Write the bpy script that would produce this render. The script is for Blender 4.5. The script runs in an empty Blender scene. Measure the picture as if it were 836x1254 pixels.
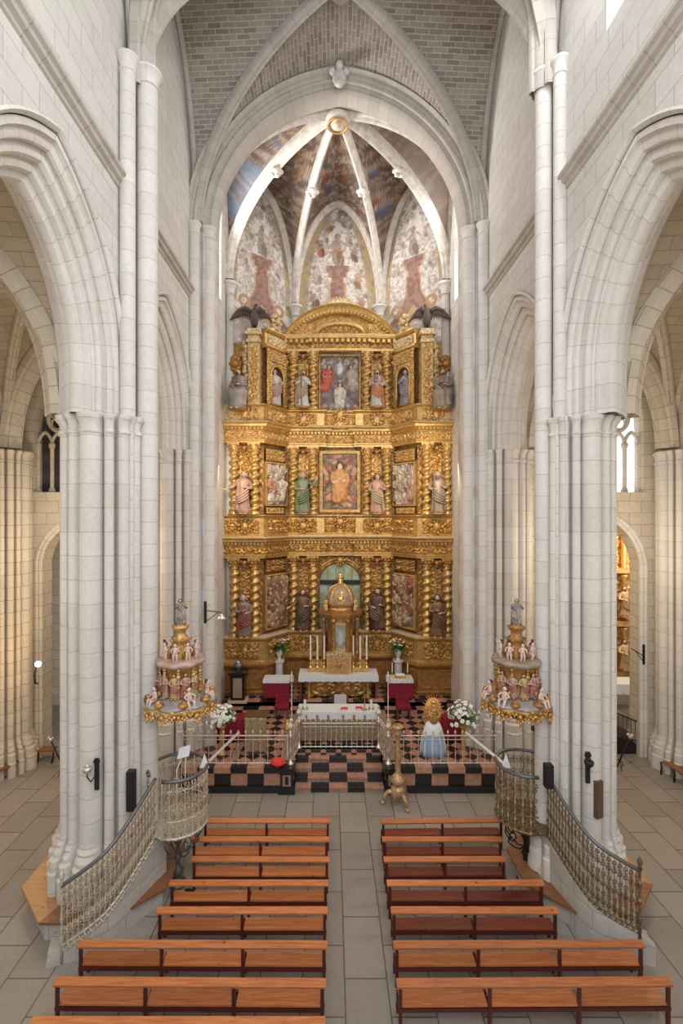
import bpy, math, random
from math import sin, cos, pi, sqrt, acos, atan2, hypot, floor
random.seed(7)
C = bpy.context.scene.collection
R = math.radians
F = 592.0; CX = 405.0; CY = 632.0; CAMX = -0.3; CAMZ = 9.6

def at(px, py, d):
    return (CAMX + (px - CX) * d / F, d, CAMZ - (py - CY) * d / F)

# ------------------------------------------------------------------ materials
MATS = {}
def new_mat(name):
    m = bpy.data.materials.new(name); m.use_nodes = True
    nt = m.node_tree; nt.nodes.clear()
    out = nt.nodes.new('ShaderNodeOutputMaterial'); b = nt.nodes.new('ShaderNodeBsdfPrincipled')
    nt.links.new(b.outputs[0], out.inputs[0])
    return m, nt, b

def c4(c): return (c[0], c[1], c[2], 1)

def plain(name, col, rough=.6, metal=0., bump=0., bscale=30., var=0., vscale=4., emis=0., alpha=1., trans=0., col2=None):
    m, nt, b = new_mat(name); L = nt.links.new; N = nt.nodes.new
    b.inputs['Base Color'].default_value = c4(col); b.inputs['Roughness'].default_value = rough
    b.inputs['Metallic'].default_value = metal
    if trans: b.inputs['Transmission Weight'].default_value = trans
    if alpha < 1: b.inputs['Alpha'].default_value = alpha
    if emis:
        b.inputs['Emission Color'].default_value = c4(col); b.inputs['Emission Strength'].default_value = emis
    if var or bump:
        tc = N('ShaderNodeTexCoord')
    if var:
        n = N('ShaderNodeTexNoise'); n.inputs['Scale'].default_value = vscale; n.inputs['Detail'].default_value = 4
        L(tc.outputs['Object'], n.inputs['Vector'])
        r = N('ShaderNodeValToRGB'); r.color_ramp.elements[0].position = .35; r.color_ramp.elements[1].position = .65
        c2 = col2 or tuple(x * (1 - var) for x in col)
        r.color_ramp.elements[0].color = c4(c2); r.color_ramp.elements[1].color = c4(col)
        L(n.outputs['Fac'], r.inputs[0]); L(r.outputs[0], b.inputs['Base Color'])
    if bump:
        n = N('ShaderNodeTexNoise'); n.inputs['Scale'].default_value = bscale; n.inputs['Detail'].default_value = 3
        L(tc.outputs['Object'], n.inputs['Vector'])
        bp = N('ShaderNodeBump'); bp.inputs['Strength'].default_value = bump; bp.inputs['Distance'].default_value = .03
        L(n.outputs['Fac'], bp.inputs['Height']); L(bp.outputs[0], b.inputs['Normal'])
    MATS[name] = m
    return m

def masonry(name, c1, c2, mortar, bw, bh, ms=.012, rough=.85, stain=.25, stain_col=(.45,.36,.27), sscale=.35, bump=.35, offset=.5, squash=1.0, msm=.3):
    """stone blocks laid on the metre-sized UV map"""
    m, nt, b = new_mat(name); L = nt.links.new; N = nt.nodes.new
    uv = N('ShaderNodeUVMap'); uv.uv_map = 'UVMap'
    nz = N('ShaderNodeTexNoise'); nz.inputs['Scale'].default_value = 1.3; nz.inputs['Detail'].default_value = 3
    tc = N('ShaderNodeTexCoord'); L(tc.outputs['Object'], nz.inputs['Vector'])
    mx = N('ShaderNodeMix'); mx.data_type = 'VECTOR'; mx.inputs[0].default_value = .03
    L(uv.outputs[0], mx.inputs[4]); L(nz.outputs['Color'], mx.inputs[5])
    br = N('ShaderNodeTexBrick'); L(mx.outputs[1], br.inputs['Vector'])
    br.inputs['Scale'].default_value = 1.0; br.inputs['Brick Width'].default_value = bw; br.inputs['Row Height'].default_value = bh
    br.inputs['Mortar Size'].default_value = ms; br.inputs['Mortar Smooth'].default_value = msm; br.offset = offset; br.squash = squash
    br.inputs['Color1'].default_value = c4(c1); br.inputs['Color2'].default_value = c4(c2); br.inputs['Mortar'].default_value = c4(mortar)
    n2 = N('ShaderNodeTexNoise'); n2.inputs['Scale'].default_value = sscale; n2.inputs['Detail'].default_value = 6; n2.inputs['Roughness'].default_value = .65
    L(tc.outputs['Object'], n2.inputs['Vector'])
    rp = N('ShaderNodeValToRGB'); rp.color_ramp.elements[0].position = .48; rp.color_ramp.elements[1].position = .75
    rp.color_ramp.elements[0].color = (0,0,0,1); rp.color_ramp.elements[1].color = (stain,)*3 + (1,)
    L(n2.outputs['Fac'], rp.inputs[0])
    m2 = N('ShaderNodeMix'); m2.data_type = 'RGBA'; L(rp.outputs[0], m2.inputs[0])
    L(br.outputs['Color'], m2.inputs[6]); m2.inputs[7].default_value = c4(stain_col)
    n3 = N('ShaderNodeTexNoise'); n3.inputs['Scale'].default_value = 9; n3.inputs['Detail'].default_value = 5
    L(tc.outputs['Object'], n3.inputs['Vector'])
    m3 = N('ShaderNodeMix'); m3.data_type = 'RGBA'; m3.blend_type = 'MULTIPLY'; m3.inputs[0].default_value = .22
    L(m2.outputs[2], m3.inputs[6]); L(n3.outputs['Fac'], m3.inputs[7])
    L(m3.outputs[2], b.inputs['Base Color'])
    b.inputs['Roughness'].default_value = rough
    bp = N('ShaderNodeBump'); bp.inputs['Strength'].default_value = bump; bp.inputs['Distance'].default_value = .02; bp.invert = True
    L(br.outputs['Fac'], bp.inputs['Height'])
    bp2 = N('ShaderNodeBump'); bp2.inputs['Strength'].default_value = .25; bp2.inputs['Distance'].default_value = .02
    L(n3.outputs['Fac'], bp2.inputs['Height']); L(bp.outputs[0], bp2.inputs['Normal']); L(bp2.outputs[0], b.inputs['Normal'])
    MATS[name] = m
    return m

def vcol(name, rough=.6, metal=0., bump=.2, bscale=40.):
    m, nt, b = new_mat(name); L = nt.links.new; N = nt.nodes.new
    a = N('ShaderNodeVertexColor'); a.layer_name = 'Col'
    tc = N('ShaderNodeTexCoord'); n = N('ShaderNodeTexNoise'); n.inputs['Scale'].default_value = bscale; n.inputs['Detail'].default_value = 4
    L(tc.outputs['Object'], n.inputs['Vector'])
    mm = N('ShaderNodeMix'); mm.data_type = 'RGBA'; mm.blend_type = 'MULTIPLY'; mm.inputs[0].default_value = .3
    L(a.outputs['Color'], mm.inputs[6]); L(n.outputs['Fac'], mm.inputs[7]); L(mm.outputs[2], b.inputs['Base Color'])
    b.inputs['Roughness'].default_value = rough; b.inputs['Metallic'].default_value = metal
    if bump:
        bp = N('ShaderNodeBump'); bp.inputs['Strength'].default_value = bump; bp.inputs['Distance'].default_value = .02
        L(n.outputs['Fac'], bp.inputs['Height']); L(bp.outputs[0], b.inputs['Normal'])
    MATS[name] = m
    return m

def checker(name, ca, cb, size, rot=0., rough=.25):
    m, nt, b = new_mat(name); L = nt.links.new; N = nt.nodes.new
    tc = N('ShaderNodeTexCoord'); mp = N('ShaderNodeMapping'); mp.inputs['Rotation'].default_value = (0, 0, rot)
    mp.inputs['Location'].default_value = (.01, .01, .013)
    L(tc.outputs['Object'], mp.inputs[0])
    ck = N('ShaderNodeTexChecker'); ck.inputs['Scale'].default_value = 1 / size
    L(mp.outputs[0], ck.inputs[0]); ck.inputs[1].default_value = c4(ca); ck.inputs[2].default_value = c4(cb)
    n = N('ShaderNodeTexNoise'); n.inputs['Scale'].default_value = 5; n.inputs['Detail'].default_value = 6; L(tc.outputs['Object'], n.inputs['Vector'])
    mm = N('ShaderNodeMix'); mm.data_type = 'RGBA'; mm.blend_type = 'MULTIPLY'; mm.inputs[0].default_value = .5
    L(ck.outputs[0], mm.inputs[6]); L(n.outputs['Fac'], mm.inputs[7]); L(mm.outputs[2], b.inputs['Base Color'])
    b.inputs['Roughness'].default_value = rough
    MATS[name] = m
    return m

def wood(name, c1, c2, rough=.35, axis=0, scale=1.):
    m, nt, b = new_mat(name); L = nt.links.new; N = nt.nodes.new
    tc = N('ShaderNodeTexCoord'); mp = N('ShaderNodeMapping')
    s = [14 * scale] * 3; s[axis] = 1.0 * scale; mp.inputs['Scale'].default_value = s
    oi = N('ShaderNodeObjectInfo'); ad = N('ShaderNodeVectorMath'); ad.operation = 'ADD'
    mu = N('ShaderNodeMath'); mu.operation = 'MULTIPLY'; mu.inputs[1].default_value = 37.
    L(oi.outputs['Random'], mu.inputs[0]); L(tc.outputs['Object'], ad.inputs[0]); L(mu.outputs[0], ad.inputs[1]); L(ad.outputs[0], mp.inputs[0])
    n = N('ShaderNodeTexNoise'); n.inputs['Scale'].default_value = 2; n.inputs['Detail'].default_value = 6; n.inputs['Distortion'].default_value = .6
    L(mp.outputs[0], n.inputs['Vector'])
    r = N('ShaderNodeValToRGB'); r.color_ramp.elements[0].position = .3; r.color_ramp.elements[1].position = .7
    r.color_ramp.elements[0].color = c4(c2); r.color_ramp.elements[1].color = c4(c1)
    L(n.outputs['Fac'], r.inputs[0])
    vo = N('ShaderNodeTexVoronoi'); vo.inputs['Scale'].default_value = 2.2 * scale; L(ad.outputs[0], vo.inputs['Vector'])
    r2 = N('ShaderNodeValToRGB'); r2.color_ramp.elements[0].position = .03; r2.color_ramp.elements[1].position = .09
    r2.color_ramp.elements[0].color = (.25,.12,.05,1); r2.color_ramp.elements[1].color = (1,1,1,1)
    L(vo.outputs['Distance'], r2.inputs[0])
    mm = N('ShaderNodeMix'); mm.data_type = 'RGBA'; mm.blend_type = 'MULTIPLY'; mm.inputs[0].default_value = .8
    L(r.outputs[0], mm.inputs[6]); L(r2.outputs[0], mm.inputs[7])
    hs = N('ShaderNodeHueSaturation'); mr = N('ShaderNodeMapRange'); mr.inputs[3].default_value = .8; mr.inputs[4].default_value = 1.15
    L(oi.outputs['Random'], mr.inputs[0]); L(mr.outputs[0], hs.inputs['Value']); L(mm.outputs[2], hs.inputs['Color'])
    L(hs.outputs[0], b.inputs['Base Color']); b.inputs['Roughness'].default_value = rough
    bp = N('ShaderNodeBump'); bp.inputs['Strength'].default_value = .15; bp.inputs['Distance'].default_value = .01
    L(n.outputs['Fac'], bp.inputs['Height']); L(bp.outputs[0], b.inputs['Normal'])
    MATS[name] = m
    return m

masonry('ashlar', (.78,.75,.705), (.71,.68,.635), (.53,.49,.44), .95, .5, stain=.35, stain_col=(.50,.44,.37))
masonry('shaft_stone', (.80,.765,.715), (.73,.695,.64), (.56,.51,.45), 3.0, .56, ms=.010, stain=.3, stain_col=(.55,.48,.40), offset=.37)
masonry('aisle_stone', (.76,.68,.55), (.68,.60,.48), (.40,.33,.25), .9, .45, stain=.3, stain_col=(.48,.38,.27))
masonry('vault_brick', (.42,.375,.325), (.25,.215,.18), (.56,.52,.47), .46, .145, ms=.016, stain=.4, stain_col=(.36,.31,.26), sscale=.6, bump=.5)
masonry('aisle_vault', (.60,.50,.37), (.50,.41,.30), (.38,.30,.21), .9, .3, ms=.012, stain=.35, stain_col=(.36,.27,.18))
masonry('rib_stone', (.58,.535,.48), (.51,.465,.41), (.42,.38,.33), 5.0, .5, ms=.012, stain=.3, stain_col=(.45,.39,.33))
masonry('flagstone', (.40,.36,.315), (.315,.28,.245), (.13,.11,.09), 1.5, .85, ms=.016, rough=.5, stain=.45, stain_col=(.26,.21,.165), sscale=.5, bump=.4)
masonry('base_stone', (.60,.57,.53), (.52,.49,.45), (.36,.33,.30), .9, .42, ms=.01, stain=.45, stain_col=(.38,.35,.31), sscale=1.2)
vcol('painted', rough=.8, bump=.15, bscale=7)
vcol('polychrome', rough=.5, bump=.3, bscale=30)
plain('painted_rib', (.82,.76,.68), .75, var=.28, vscale=4, bump=.2)
plain('painted_stone', (.62,.60,.62), .7, var=.3, vscale=1.6, col2=(.50,.40,.35), bump=.2)
plain('gold', (.66,.39,.12), .40, metal=.6, bump=.5, bscale=18, var=.45, vscale=7, col2=(.34,.175,.05))
plain('gold_light', (.74,.48,.18), .40, metal=.55, bump=.5, bscale=18, var=.35, vscale=7, col2=(.50,.29,.10))
plain('gold_trim', (.70,.45,.16), .36, metal=.6, bump=.25, bscale=14, var=.3, vscale=6)
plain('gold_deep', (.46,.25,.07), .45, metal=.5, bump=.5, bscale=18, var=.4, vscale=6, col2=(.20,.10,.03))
plain('gold_pale', (.84,.66,.38), .45, metal=.4, bump=.6, bscale=26, var=.3, vscale=11, col2=(.42,.27,.12))
plain('gold_smooth', (.90,.60,.20), .25, metal=.8)
plain('brown_gilt', (.50,.24,.07), .4, metal=.35, bump=.3, bscale=20, var=.4, vscale=6)
plain('stone_ledge', (.66,.50,.36), .6, var=.2)
plain('dark_void', (.03,.028,.025), .8)
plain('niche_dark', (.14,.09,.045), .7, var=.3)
plain('skin', (.72,.50,.37), .5); plain('hair_brown', (.10,.05,.03), .6, bump=.5, bscale=60); plain('hair_grey', (.32,.28,.24), .6, bump=.5, bscale=60)
plain('putto_skin', (.78,.58,.50), .5, var=.2)
plain('black_marble', (.018,.018,.020), .18); plain('pink_marble', (.56,.29,.20), .3, var=.3, vscale=7)
plain('tan_marble', (.42,.29,.21), .35, var=.3, vscale=7)
checker('diamond_floor', (.62,.30,.20), (.035,.03,.03), .40, rot=R(45))
plain('white_cloth', (.86,.86,.88), .8, bump=.25, bscale=12)
plain('lace', (.80,.81,.84), .85, bump=.6, bscale=60, var=.12, vscale=50)
plain('red_velvet', (.24,.006,.025), .75, bump=.1); plain('red_bright', (.72,.05,.03), .5)
plain('brocade', (.48,.38,.23), .5, metal=.2, bump=.5, bscale=22, var=.45, vscale=16, col2=(.27,.19,.10))
plain('iron', (.025,.023,.022), .5, metal=.4); plain('grey_iron', (.16,.165,.17), .4, metal=.6)
plain('silver', (.72,.68,.60), .3, metal=.8, bump=.3); plain('silver_gilt', (.80,.73,.60), .38, metal=.35, bump=.4, bscale=40, var=.4, vscale=20)
plain('scroll_gilt', (.72,.60,.42), .4, metal=.45, bump=.4, bscale=30, var=.5, vscale=12, col2=(.30,.20,.10))
plain('bronze_gilt', (.74,.48,.26), .38, metal=.5, bump=.4, bscale=25, var=.5, vscale=9)
plain('steel', (.55,.56,.57), .35, metal=.6)
wood('bench_wood', (.62,.235,.08), (.40,.115,.038)); wood('bench_dark', (.10,.018,.012), (.06,.012,.01), rough=.4)
wood('bench_red', (.26, .07, .035), (.14, .03, .02)); plain('dark_brass', (.30, .22, .11), .4, metal=.6, bump=.4, bscale=40, var=.5, vscale=15)
wood('seat_wood', (.34,.15,.065), (.22,.09,.04)); wood('light_plank', (.50,.27,.12), (.36,.18,.08))
wood('light_wood', (.66,.40,.17), (.50,.27,.10), axis=2)
wood('walnut', (.16,.08,.04), (.10,.05,.025), axis=2)
plain('black_plastic', (.012,.012,.014), .45); plain('brown_box', (.13,.07,.045), .5)
plain('candle_wax', (.90,.86,.76), .5); plain('paper', (.85,.86,.9), .7)
plain('leaf', (.06,.17,.035), .5, var=.4, vscale=20, col2=(.12,.28,.06)); plain('petal', (.90,.90,.87), .6)
plain('petal_red', (.55,.08,.06), .6)
plain('blue_satin', (.38,.56,.80), .45, var=.15); plain('white_satin', (.84,.87,.92), .45)
plain('flame_gold', (.95,.42,.10), .3, metal=.6, bump=.5, bscale=40, emis=.06)  # faint glow added to the gilt rays, which are no lamp
plain('flame_red', (.66,.22,.06), .35, metal=.5, bump=.9, bscale=16, var=.5, vscale=9, col2=(.85,.50,.18))
plain('marble_white', (.74,.70,.66), .4, var=.15)
plain('cardinal_lamp', (1.,.72,.35), .4, emis=30)
plain('window_day', (.93,.96,1.), .4, emis=3.0)
plain('window_day_soft', (.90,.95,1.), .4, emis=1.1)
plain('window_dark', (.10,.09,.085), .5, var=.5, vscale=2)
plain('green_glass', (.42,.58,.50), .15, var=.5, vscale=1.6, col2=(.30,.36,.22))
plain('eagle_brown', (.085,.055,.045), .6, bump=.6, bscale=40)
plain('wall_purple', (.36,.32,.36), .7, var=.3)

# ------------------------------------------------------------------ mesh builder
class MB:
    def __init__(s): s.v = []; s.f = []; s.uv = []; s.mi = []; s.col = []; s.mats = []; s.cur = 0; s.smooth = []; s.sm = False
    def use(s, mat):
        if mat not in s.mats: s.mats.append(mat)
        s.cur = s.mats.index(mat); return s
    def vert(s, p, c=None):
        s.v.append(tuple(p)); s.col.append(c); return len(s.v) - 1
    def face(s, idx, uv=None):
        s.f.append(tuple(idx)); s.uv.append(uv); s.mi.append(s.cur); s.smooth.append(s.sm)
    def poly(s, pts, uv=None):
        i = [s.vert(p) for p in pts]; s.face(i, uv)
    def box(s, x0, x1, y0, y1, z0, z1, rot=0, piv=None):
        pts = [(x, y, z) for z in (z0, z1) for x, y in ((x0, y0), (x1, y0), (x1, y1), (x0, y1))]
        if rot:
            px, py = piv or ((x0 + x1) / 2, (y0 + y1) / 2); c_, s_ = cos(rot), sin(rot)
            pts = [(px + (x - px) * c_ - (y - py) * s_, py + (x - px) * s_ + (y - py) * c_, z) for x, y, z in pts]
        b = len(s.v)
        for p in pts: s.vert(p)
        for f in ((3,2,1,0), (4,5,6,7), (0,1,5,4), (1,2,6,5), (2,3,7,6), (3,0,4,7)): s.face([b + i for i in f])
        return s
    def prism(s, poly, z0, z1, top=True, bot=True):
        n = len(poly); b = len(s.v)
        for z in (z0, z1):
            for x, y in poly: s.vert((x, y, z))
        d = 0
        for i in range(n):
            j = (i + 1) % n; l = hypot(poly[j][0] - poly[i][0], poly[j][1] - poly[i][1])
            s.face((b + i, b + j, b + n + j, b + n + i), ((d, z0), (d + l, z0), (d + l, z1), (d, z1))); d += l
        if top: s.face([b + n + i for i in range(n)])
        if bot: s.face([b + i for i in range(n)][::-1])
        return s
    def rings(s, rings, closed=True, cap0=True, cap1=True, vs=None, us=None, cols=None):
        """join successive rings of points; uv in metres"""
        n = len(rings[0]); b = len(s.v)
        for k, r in enumerate(rings):
            for i, p in enumerate(r): s.vert(p, cols[k][i] if cols else None)
        m = n if closed else n - 1
        r0 = max(rings, key=lambda r: sum(math.dist(r[i], r[i + 1]) for i in range(n - 1)))
        if us is None:
            us = [0]
            for i in range(n): us.append(us[-1] + math.dist(r0[i], r0[(i + 1) % n]))
        if vs is None:
            vs = [0]
            for k in range(1, len(rings)): vs.append(vs[-1] + math.dist(rings[k - 1][0], rings[k][0]))
        for k in range(len(rings) - 1):
            for i in range(m):
                j = (i + 1) % n
                s.face((b + k * n + i, b + k * n + j, b + (k + 1) * n + j, b + (k + 1) * n + i),
                       ((us[i], vs[k]), (us[i + 1], vs[k]), (us[i + 1], vs[k + 1]), (us[i], vs[k + 1])))
        if closed and cap0: s.face([b + i for i in range(n)][::-1])
        if closed and cap1: s.face([b + (len(rings) - 1) * n + i for i in range(n)])
        return s
    def lathe(s, prof, cx=0, cy=0, n=12, cz=0, rmod=None, vs=None):
        rs = []
        for r, z in prof:
            rs.append([(cx + (r * (rmod(2 * pi * i / n, z) if rmod else 1)) * cos(2 * pi * i / n), cy + (r * (rmod(2 * pi * i / n, z) if rmod else 1)) * sin(2 * pi * i / n), cz + z) for i in range(n)])
        return s.rings(rs, vs=vs)
    def tube(s, path, rad, n=6, cap=True):
        rs = []
        m = len(path); prev = None
        for k in range(m):
            a = path[max(k - 1, 0)]; b = path[min(k + 1, m - 1)]
            t = [b[i] - a[i] for i in range(3)]; l = sqrt(sum(x * x for x in t)) or 1; t = [x / l for x in t]
            up = (0, 0, 1) if abs(t[2]) < .9 else (0, 1, 0)
            if prev: up = prev
            sx = (t[1] * up[2] - t[2] * up[1], t[2] * up[0] - t[0] * up[2], t[0] * up[1] - t[1] * up[0])
            l = sqrt(sum(x * x for x in sx)) or 1; sx = [x / l for x in sx]
            sy = (sx[1] * t[2] - sx[2] * t[1], sx[2] * t[0] - sx[0] * t[2], sx[0] * t[1] - sx[1] * t[0]); prev = sy
            r = rad[k] if isinstance(rad, (list, tuple)) else rad
            rs.append([tuple(path[k][q] + r * (cos(2 * pi * i / n) * sx[q] + sin(2 * pi * i / n) * sy[q]) for q in range(3)) for i in range(n)])
        return s.rings(rs, cap0=cap, cap1=cap)
    def ball(s, c, r, n=8, m=6, sc=(1, 1, 1), col=None):
        rs = []
        for k in range(m + 1):
            a = -pi / 2 + pi * k / m
            if k in (0, m): a *= .985
            rs.append([(c[0] + r * sc[0] * cos(a) * cos(2 * pi * i / n), c[1] + r * sc[1] * cos(a) * sin(2 * pi * i / n), c[2] + r * sc[2] * sin(a)) for i in range(n)])
        return s.rings(rs, cols=[[col] * n] * (m + 1) if col else None)
    def grid(s, fn, nu, nv, cf=None, us=None, vs=None):
        b = len(s.v)
        for j in range(nv + 1):
            for i in range(nu + 1):
                u = i / nu; v = j / nv; p = fn(u, v)
                s.vert(p[:3], p[3] if len(p) > 3 else None)
        for j in range(nv):
            for i in range(nu):
                a = b + j * (nu + 1) + i
                uv = None
                if us is not None: uv = ((us(i / nu), vs(j / nv)), (us((i + 1) / nu), vs(j / nv)), (us((i + 1) / nu), vs((j + 1) / nv)), (us(i / nu), vs((j + 1) / nv)))
                s.face((a, a + 1, a + nu + 2, a + nu + 1), uv)
        return s
    def sweep(s, path, prof, closed_prof=False, outward=None, cap=True):
        """prof: (side, down) pairs swept along a path lying in vertical planes"""
        rs = []; m = len(path)
        for k in range(m):
            a = path[max(k - 1, 0)]; b = path[min(k + 1, m - 1)]
            t = [b[i] - a[i] for i in range(3)]; l = sqrt(sum(x * x for x in t)) or 1; t = [x / l for x in t]
            if outward: sd = outward
            else:
                h = hypot(t[0], t[1])
                if h < 1e-4:
                    a2, b2 = path[0], path[-1]; hh = hypot(b2[0] - a2[0], b2[1] - a2[1]) or 1
                    sd = ((b2[1] - a2[1]) / hh, -(b2[0] - a2[0]) / hh, 0)
                else: sd = (t[1] / h, -t[0] / h, 0)
            nn = (sd[1] * t[2] - sd[2] * t[1], sd[2] * t[0] - sd[0] * t[2], sd[0] * t[1] - sd[1] * t[0])
            rs.append([tuple(path[k][q] + u * sd[q] + w * nn[q] for q in range(3)) for u, w in prof])
        return s.rings(rs, closed=closed_prof, cap0=cap, cap1=cap)
    def xf(s, start, fn):
        for i in range(start, len(s.v)): s.v[i] = fn(s.v[i])
    def build(s, name, mat=None, parent=None, smooth=None, loc=None, angle=None):
        if not s.v: return None
        me = bpy.data.meshes.new(name)
        me.from_pydata(s.v, [], s.f)
        mats = s.mats or [mat]
        for mm in mats: me.materials.append(MATS[mm])
        if len(mats) > 1: me.polygons.foreach_set('material_index', s.mi)
        uvl = me.uv_layers.new(name='UVMap'); data = []
        for f, uv in zip(s.f, s.uv):
            if uv is not None:
                for q in uv: data += [q[0], q[1]]
            else:
                p = [s.v[i] for i in f[:3]]
                a = [p[1][i] - p[0][i] for i in range(3)]; b = [p[2][i] - p[0][i] for i in range(3)]
                nx = abs(a[1] * b[2] - a[2] * b[1]); ny = abs(a[2] * b[0] - a[0] * b[2]); nz = abs(a[0] * b[1] - a[1] * b[0])
                for i in f:
                    q = s.v[i]
                    if nz >= nx and nz >= ny: data += [q[0], q[1]]
                    elif nx >= ny: data += [q[1], q[2]]
                    else: data += [q[0], q[2]]
        uvl.data.foreach_set('uv', data)
        if any(c is not None for c in s.col):
            ca = me.color_attributes.new('Col', 'FLOAT_COLOR', 'POINT'); d = []
            for c in s.col: c = c or (.5, .5, .5); d += [c[0], c[1], c[2], 1.]
            ca.data.foreach_set('color', d)
        if smooth is None: me.polygons.foreach_set('use_smooth', s.smooth)
        elif smooth: me.polygons.foreach_set('use_smooth', [True] * len(s.f))
        me.update()
        if angle: 
            try: me.set_sharp_from_angle(angle=R(angle))
            except Exception: pass
        o = bpy.data.objects.new(name, me); C.objects.link(o)
        if parent: o.parent = parent
        if loc: o.location = loc
        return o

def tag(o, label, cat, group=None):
    o['label'] = label; o['category'] = cat
    if group: o['group'] = group
    return o
def thing(name, label, cat, loc=(0, 0, 0), rz=0, group=None, scale=None):
    o = bpy.data.objects.new(name, None); C.objects.link(o); o.location = loc; o.rotation_euler = (0, 0, rz)
    o.empty_display_size = .1
    if scale: o.scale = (scale,) * 3 if not isinstance(scale, (tuple, list)) else scale
    return tag(o, label, cat, group)
def struct(o): o['kind'] = 'structure'; return o
KIDS = {}
def copy_tree(o, parent=None):
    c = o.copy(); C.objects.link(c)
    if parent: c.parent = parent
    for ch in [x for x in o.children]: copy_tree(ch, c)
    return c

def cr(pts, n=6):
    """smooth path through points"""
    out = []; m = len(pts)
    for i in range(m - 1):
        p0 = pts[max(i - 1, 0)]; p1 = pts[i]; p2 = pts[i + 1]; p3 = pts[min(i + 2, m - 1)]
        for k in range(n):
            t = k / n
            out.append(tuple(.5 * (2 * p1[q] + (p2[q] - p0[q]) * t + (2 * p0[q] - 5 * p1[q] + 4 * p2[q] - p3[q]) * t * t + (3 * p1[q] - p0[q] - 3 * p2[q] + p3[q]) * t ** 3) for q in range(len(p1))))
    out.append(tuple(pts[-1])); return out

def hsh(*a):
    x = sin(sum(v * k for v, k in zip(a, (12.9898, 78.233, 37.719)))) * 43758.5453
    return x - floor(x)
def vnoise(x, y, s=0):
    xi, yi = floor(x), floor(y); fx, fy = x - xi, y - yi; fx = fx * fx * (3 - 2 * fx); fy = fy * fy * (3 - 2 * fy)
    a = hsh(xi, yi, s); b = hsh(xi + 1, yi, s); c = hsh(xi, yi + 1, s); d = hsh(xi + 1, yi + 1, s)
    return (a + (b - a) * fx) * (1 - fy) + (c + (d - c) * fx) * fy
def fbm(x, y, s=0): return .5 * vnoise(x, y, s) + .28 * vnoise(2.1 * x, 2.1 * y, s + 5) + .22 * vnoise(4.3 * x, 4.3 * y, s + 9)
def mixc(a, b, t): return tuple(a[i] + (b[i] - a[i]) * t for i in range(3))
# ================================================================== ARCHITECTURE
cam = bpy.data.cameras.new('camera'); co = bpy.data.objects.new('camera', cam); C.objects.link(co)
co.location = (CAMX, 0, CAMZ); co.rotation_euler = (R(90), 0, 0)
cam.sensor_fit = 'AUTO'; cam.sensor_width = 36; cam.lens = F / 1254 * 36
cam.shift_x = (418 - CX) / 1254; cam.shift_y = (CY - 627) / 1254
cam.clip_start = .05; cam.clip_end = 200
bpy.context.scene.camera = co

ZCAP = 12.05; ZSPR = 20.6; HV = 6.0
PC = .127
def P(t):
    t = min(max(t, 0), 1); return sqrt(max((1 + PC) ** 2 - (t + PC) ** 2, 0)) / sqrt(1 + 2 * PC)

# floor
fm = MB(); 
fm.poly([(-18, -2, 0), (18, -2, 0), (18, 27, 0), (-18, 27, 0)], [(-2, -18), (-2, 18), (27, 18), (27, -18)])
struct(fm.build('floor', 'flagstone'))

def arch_pts(a, h, off, n):
    Rr = (a * a + h * h) / (2 * a); c = Rr - a; th = acos(c / (Rr + off))
    pts = [((Rr + off) * cos(th * k / n) - c, (Rr + off) * sin(th * k / n)) for k in range(n + 1)]
    return pts            # from springing at +a+off up to the crown
def full_arch(a, h, off, n):
    p = arch_pts(a, h, off, n)
    return [(-x, z) for x, z in p] + p[::-1][1:]

# profile of the arcade mouldings: (offset outward from soffit, distance along the wall thickness 0..1)
def order_profile(steps):
    pr = []
    for k, (o0, o1, w0, w1, roll) in enumerate(steps):
        pr.append((o0, w0))
        if roll:
            rr = min(o0 - o1, w1 - w0) * .5
            for q in range(7):
                a = pi * .5 * q / 6
                pr.append((o0 - (o0 - o1) * sin(a) if False else o0 - (o0 - o1) * (1 - cos(a)), w0 + (w1 - w0) * sin(a) * .999))
        else:
            pr.append((o1, w0)); pr.append((o1, w1))
    return pr
half = [(.98, -.10), (.93, -.12), (.88, -.06), (.88, 0.0), (.74, 0.0), (.74, .05), (.70, .10), (.62, .10), (.56, .13), (.54, .20), (.58, .26), (.50, .28), (.44, .26), (.37, .28), (.33, .35), (.35, .43), (.31, .46), (.24, .44), (.17, .47), (.14, .54), (.15, .60), (.08, .63), (.02, .66), (0, .72)]

def arcade(side, yc, a, h, zs=ZCAP, xw=5.6, th=1.5, mat='shaft_stone', name='trim_1'):
    """moulded pointed arch through the arcade wall"""
    prof = half + [(o, th - w) for o, w in half[::-1]]
    rings_ = []
    n = 22; m = MB(); m.sm = True
    allp = [full_arch(a, h, o, n) for o, w in prof]
    st = STILT[yc]
    for k in [-1] + list(range(2 * n + 1)) + [-2]:
        q = 0 if k == -1 else 2 * n if k == -2 else k
        rings_.append([(side * (xw + prof[i][1]), yc + allp[i][q][0], zs + (allp[i][q][1] + st if k >= 0 else 0)) for i in range(len(prof))])
    m.rings(rings_, closed=False)
    return struct(m.build(name, mat, angle=35))

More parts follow.
